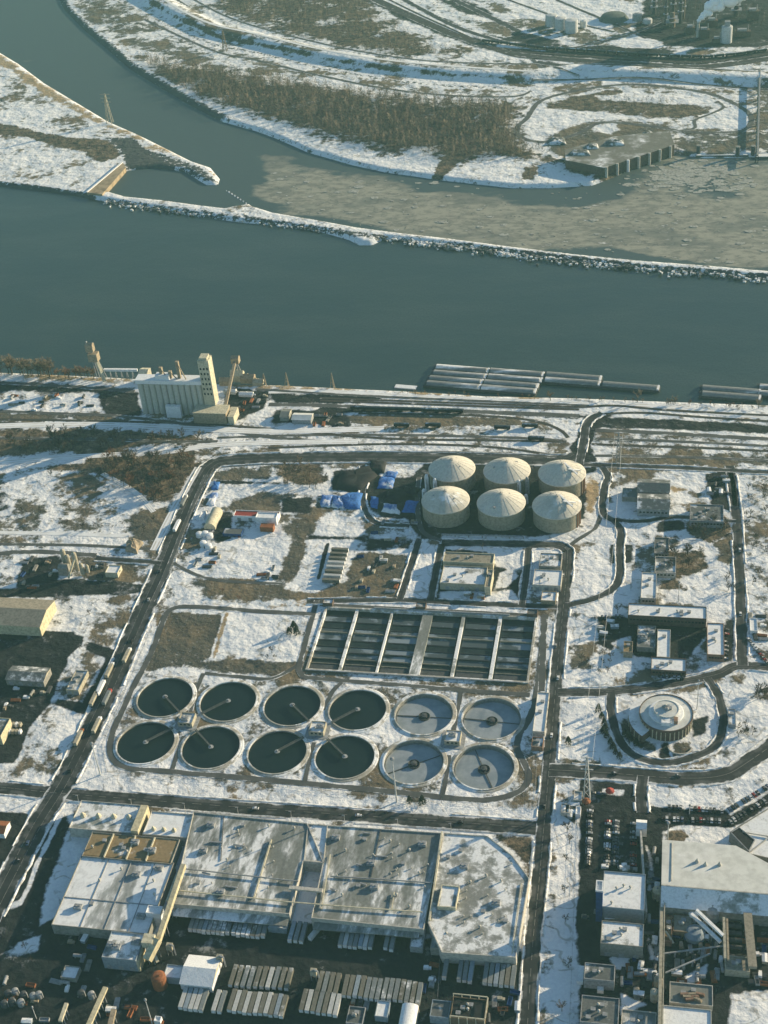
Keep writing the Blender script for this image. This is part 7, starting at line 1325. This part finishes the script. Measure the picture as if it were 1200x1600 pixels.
far_wood('peninsula_scrub', 'dark leafless scrub along the hollow of the peninsula', [[(-20, 188), (60, 208), (120, 214), (170, 217), (192, 228), (185, 246), (150, 250), (90, 226), (0, 206)], [(120, 5), (160, 0), (200, 25), (230, 48), (170, 50)], [(850, 162), (940, 148), (1040, 152), (1110, 168), (1040, 182), (900, 168)]], .008, 8, ['twig_dark', 'twig_brown'], 3)
far_wood('plant_grove', 'dark leafless trees around the hazy far plant', [[(1000, 8), (1040, -5), (1110, 5), (1120, 40), (1020, 40)], [(1140, 10), (1260, 10), (1260, 50), (1150, 50)]], .006, 12, ['twig_dark', 'twig_dark', 'twig_brown'], 4)
# ice floes and the rocks of the jetty
def floes():
    r = random.Random(9); mb = MB()
    for _ in range(700):
        if r.random() < .55: x, y = r.gauss(1080, 45), r.gauss(275, 14)
        else: x, y = r.uniform(430, 1200), r.uniform(275, 420)
        g = G(x, y, WATER_Z)
        if sdf(np.array([g.x]), np.array([g.y]), CHN)[0] < 6: continue
        R = (1.0+5.5*r.random()**3)*(1.2 if y < 300 else .7); n = r.randint(5, 8); P = [(g.x+R*1.5*math.cos(6.283*q/n)*r.uniform(.7, 1.1), g.y+R*math.sin(6.283*q/n)*r.uniform(.7, 1.1)) for q in range(n)]; mb.prism(P, WATER_Z+.1, WATER_Z+.2+r.uniform(.15, .5), 0, None, False)
    o = obj('ice_floe', mb, 'floe_ice'); tag(o, 'broken grey white ice floes drifting in the side channel', 'ice', None, 'stuff')
plain('floe_ice', (.38, .38, .34), .35, .3); floes()
def rocks():
    r = random.Random(11); mb = MB(); L = [tuple(q) for q in GP(LEVEES[1][0])]
    for _ in range(2600):
        i = r.randrange(len(L)-1); f = r.random(); x = L[i][0]+(L[i+1][0]-L[i][0])*f+r.gauss(0, 1); y = L[i][1]+(L[i+1][1]-L[i][1])*f+r.gauss(0, 5); z = WATER_Z+r.uniform(-.2, 2.4); R = r.uniform(.6, 2); n = 5
        mb.prism([(x+R*math.cos(6.283*q/n+r.random()), y+R*math.sin(6.283*q/n+r.random())) for q in range(n)], z-1, z+R*.6, 0, None, False)
    o = obj('jetty_rock', mb, 'rock'); tag(o, 'snow dusted boulders along the long jetty', 'rocks', None, 'stuff')
rocks()

# sunlit lock wall between the central basin and the snow field
P = [G(192, 256), G(197, 264), G(160, 306), G(136, 303)]
t = thing('lock_wall', 'sunlit tan stone wall closing the small basin of the peninsula', 'wall', (*G(165, 280).xy, 0)); obj('wall', MB().prism([(p.x, p.y) for p in P[::-1]], -6, 2.2), 'lock_stone' if 'lock_stone' in M else plain('lock_stone', (.40, .31, .2), .35, .1) and 'lock_stone', t)
b = MB(); b.beam((P[0].x, P[0].y, 2.6), (P[3].x, P[3].y, 2.6), 2.4, .8); obj('parapet', b, 'snow_top', t)
# ------------------------------------------------------------------ yard clutter
def skip_mb(): return ring_wall(MB(), -3, 3, -1.2, 1.2, 0, 1.6, .15).box(-2.84, 2.84, -1.04, 1.04, .1, .9)
def cabin_mb(): return MB().box(-3, 3, -1.5, 1.5, .2, 2.7, 0).gable(-3, 3, -1.5, 1.5, 2.7, 3.1, 1, 'x', .2)
def pipes_mb():
    b = MB()
    for k in range(5): b.bar((-4, -1.4+.7*k, .35), (4, -1.4+.7*k+.1, .35), .34, 0, 8)
    for k in range(4): b.bar((-3.8, -1.05+.7*k, .95), (4.1, -1.05+.7*k, .95), .34, 0, 8)
    return b
def tankm_mb(): return MB().bar((-3, 0, 1.6), (3, 0, 1.6), 1.1, 0, 14).box(-2.2, -1.7, -1, 1, 0, .8, 0).box(1.7, 2.2, -1, 1, 0, .8, 0).bar((0, 0, 2.6), (0, 0, 3.2), .35)
def crate_mb(): return MB().box(-1.6, 1.6, -1.2, 1.2, 0, 1.1).box(-1.2, 1.5, -1.1, 1, 1.12, 2.0).box(1.8, 3.2, -1, .8, 0, 1.2)
def bin_mb(): return MB().lathe([(0, 1.8), (.4, 1.8), (1.5, 3.6), (1.5, 6.4), (0, 7.2)], 12).box(-1.2, -1, -1.2, -1, 0, 4).box(1, 1.2, -1.2, -1, 0, 4).box(-1.2, -1, 1, 1.2, 0, 4).box(1, 1.2, 1, 1.2, 0, 4)
KINDS = [('skip', skip_mb, ['rust', 'dark_metal', 'grey_paint', 'navy'], 'open topped skip'), ('site_cabin', cabin_mb, ['concrete', 'concrete', 'beige', 'trailer_blue'], 'pitched roof cabin'), ('pipe_stack', pipes_mb, ['steel', 'rust', 'dark_metal', 'concrete'], 'stack of pipes'),
         ('storage_tank', tankm_mb, ['dark_metal', 'grey_paint', 'concrete'], 'lying tank on saddles'), ('crate_stack', crate_mb, ['tan_stone', 'beige', 'dark_metal', 'snow_top'], 'pile of crates'), ('feed_bin', bin_mb, ['steel', 'beige', 'grey_paint'], 'legged bin')]
CN = {'rust': 'rusty', 'dark_metal': 'dark', 'grey_paint': 'grey', 'navy': 'navy', 'white_paint': 'white', 'concrete': 'dull grey', 'beige': 'beige', 'trailer_blue': 'pale blue', 'steel': 'steel grey', 'tan_stone': 'tan', 'snow_top': 'snow covered'}
def clutter(poly, n, where, seed, kinds=(0, 1, 2, 3, 4, 0, 2, 4), rz=0.0):
    r = random.Random(seed); xs = [p[0] for p in poly]; ys = [p[1] for p in poly]; k = 0; cnt = {}
    while k < n:
        x, y = r.uniform(min(xs), max(xs)), r.uniform(min(ys), max(ys))
        if not inside(np.array([x]), np.array([y]), poly)[0]: continue
        k += 1; q = r.choice(list(kinds)); nm, fn, ms, ds = KINDS[q]; m = r.choice(ms); key = (CN[m], ds); cnt[key] = cnt.get(key, 0)+1; g = G(x, y)
        o = shared(nm, (nm, m), fn, [m, 'dirty_snow_roof'] if q == 1 else m, None, (g.x, g.y, .02), rz+r.choice((0, math.pi/2))+r.uniform(-.15, .15))
        tag(o, f'{CN[m]} {ds} {where}'+(f', {nth(cnt[key])}' if cnt[key] > 1 else ''), nm.replace('_', ' '), 'clutter '+where)
clutter([(1048, 1428), (1130, 1440), (1130, 1530), (1046, 1540)], 34, 'in the southeast yard under the pale warehouse', 1)
clutter([(1140, 1425), (1198, 1430), (1198, 1545), (1140, 1520)], 20, 'beside the tan covered conveyor', 2)
clutter([(965, 1485), (1028, 1485), (1028, 1580), (968, 1556)], 22, 'between the dark stores and the pipe rack', 3)
clutter([(910, 1425), (1028, 1425), (1028, 1440), (910, 1440)], 8, 'behind the snow roofed warehouse', 4); clutter([(1014, 1330), (1028, 1330), (1028, 1480), (1014, 1480)], 12, 'in the alley west of the pale warehouse', 5)
clutter([(908, 1350), (1005, 1352), (1004, 1362), (908, 1360)], 6, 'at the south end of the car park', 6)
clutter([(2, 1530), (150, 1535), (130, 1600), (0, 1600)], 12, 'in the dark southwest corner', 7); clutter([(110, 1462), (150, 1465), (150, 1530), (100, 1530)], 10, 'in the shade below the snow covered hall', 8)
clutter([(170, 1560), (250, 1565), (250, 1600), (165, 1600)], 9, 'at the lower edge below the pale fronted hall', 9); clutter([(540, 1562), (580, 1565), (580, 1575), (540, 1575)], 5, 'near the blue grey store', 10); clutter([(660, 1500), (690, 1502), (688, 1556), (660, 1556)], 6, 'by the yard fence', 11); clutter([(760, 1548), (815, 1550), (810, 1598), (762, 1598)], 10, 'east of the brown framed house', 12)
clutter([(2, 1040), (90, 1070), (60, 1110), (2, 1120)], 10, 'in the shaded western yard', 13); clutter([(30, 875), (92, 870), (95, 925), (40, 930)], 12, 'west of the batch plant', 14, (0, 2, 4)); clutter([(138, 880), (162, 880), (165, 905), (138, 905)], 5, 'east of the batch plant', 15)
clutter([(560, 862), (632, 862), (626, 930), (556, 925)], 16, 'on the bare ground east of the beige trailers', 16, (0, 1, 2, 4)); clutter([(305, 860), (345, 850), (345, 895), (300, 892)], 9, 'at the west side of the snow yard', 17, (0, 2, 4)); clutter([(400, 895), (445, 880), (445, 905), (400, 908)], 6, 'at the south side of the snow yard', 18, (0, 2, 4)); clutter([(575, 805), (648, 815), (648, 850), (575, 842)], 9, 'on the dark ground below the tarpaulins', 19, (0, 1, 4))
clutter([(10, 618), (155, 618), (155, 642), (5, 642)], 16, 'by the railway west of the elevator', 20, (0, 2, 3, 4)); clutter([(380, 612), (415, 612), (410, 640), (365, 650)], 9, 'on the dark ground east of the elevator', 21, (0, 2, 4)); clutter([(490, 645), (550, 650), (545, 664), (490, 664)], 9, 'among the sheds by the bank road', 22, (0, 2, 4))
clutter([(700, 918), (760, 920), (758, 934), (700, 934)], 6, 'in front of the press house', 23, (0, 1, 4)); clutter([(1170, 960), (1198, 960), (1198, 1000), (1172, 1000)], 7, 'at the eastern boundary', 24, (2, 4)); clutter([(1105, 745), (1140, 745), (1140, 785), (1108, 780)], 8, 'in the dark lot north of the laboratory', 25, (0, 1, 3)); clutter([(930, 968), (962, 968), (962, 996), (934, 996)], 5, 'west of the courtyard', 26, (1, 4))
clutter([(875, 1238), (900, 1240), (898, 1275), (876, 1275)], 6, 'around the transmission tower', 27, (1, 4)); clutter([(880, 230), (1030, 205), (1040, 222), (950, 252), (890, 246)], 0, 'on the dock', 28)
# fences
def fence(label, pts, h=2.2):
    q = [G(*p) for p in pts]; t = thing('fence', label, 'fence', q[0], 'fences'); b = MB(); r_ = MB()
    for a, c in zip(q, q[1:]):
        L = (c-a).length; n = max(1, int(L/9))
        for k in range(n): p = a.lerp(c, k/n); b.box(p.x-.12, p.x+.12, p.y-.12, p.y+.12, 0, h)
        for z in (h-.1, h*.5, .3): r_.beam((a.x, a.y, z), (c.x, c.y, z), .06, .08)
    obj('post', b, 'grey_paint', t); obj('rail', r_, 'grey_paint', t)
fence('long wire fence around the clarifier lawn', [(248, 955), (215, 1035), (160, 1165), (168, 1206), (430, 1228), (690, 1254), (834, 1264), (846, 1090)]); fence('wire fence along the western side of the works yard', [(334, 734), (300, 800), (262, 905)]); fence('wire fence between the trailer yard and the store', [(688, 1494), (684, 1560)]); fence('wire fence beside the snowy strip', [(904, 1230), (902, 1310), (896, 1440), (890, 1600)])
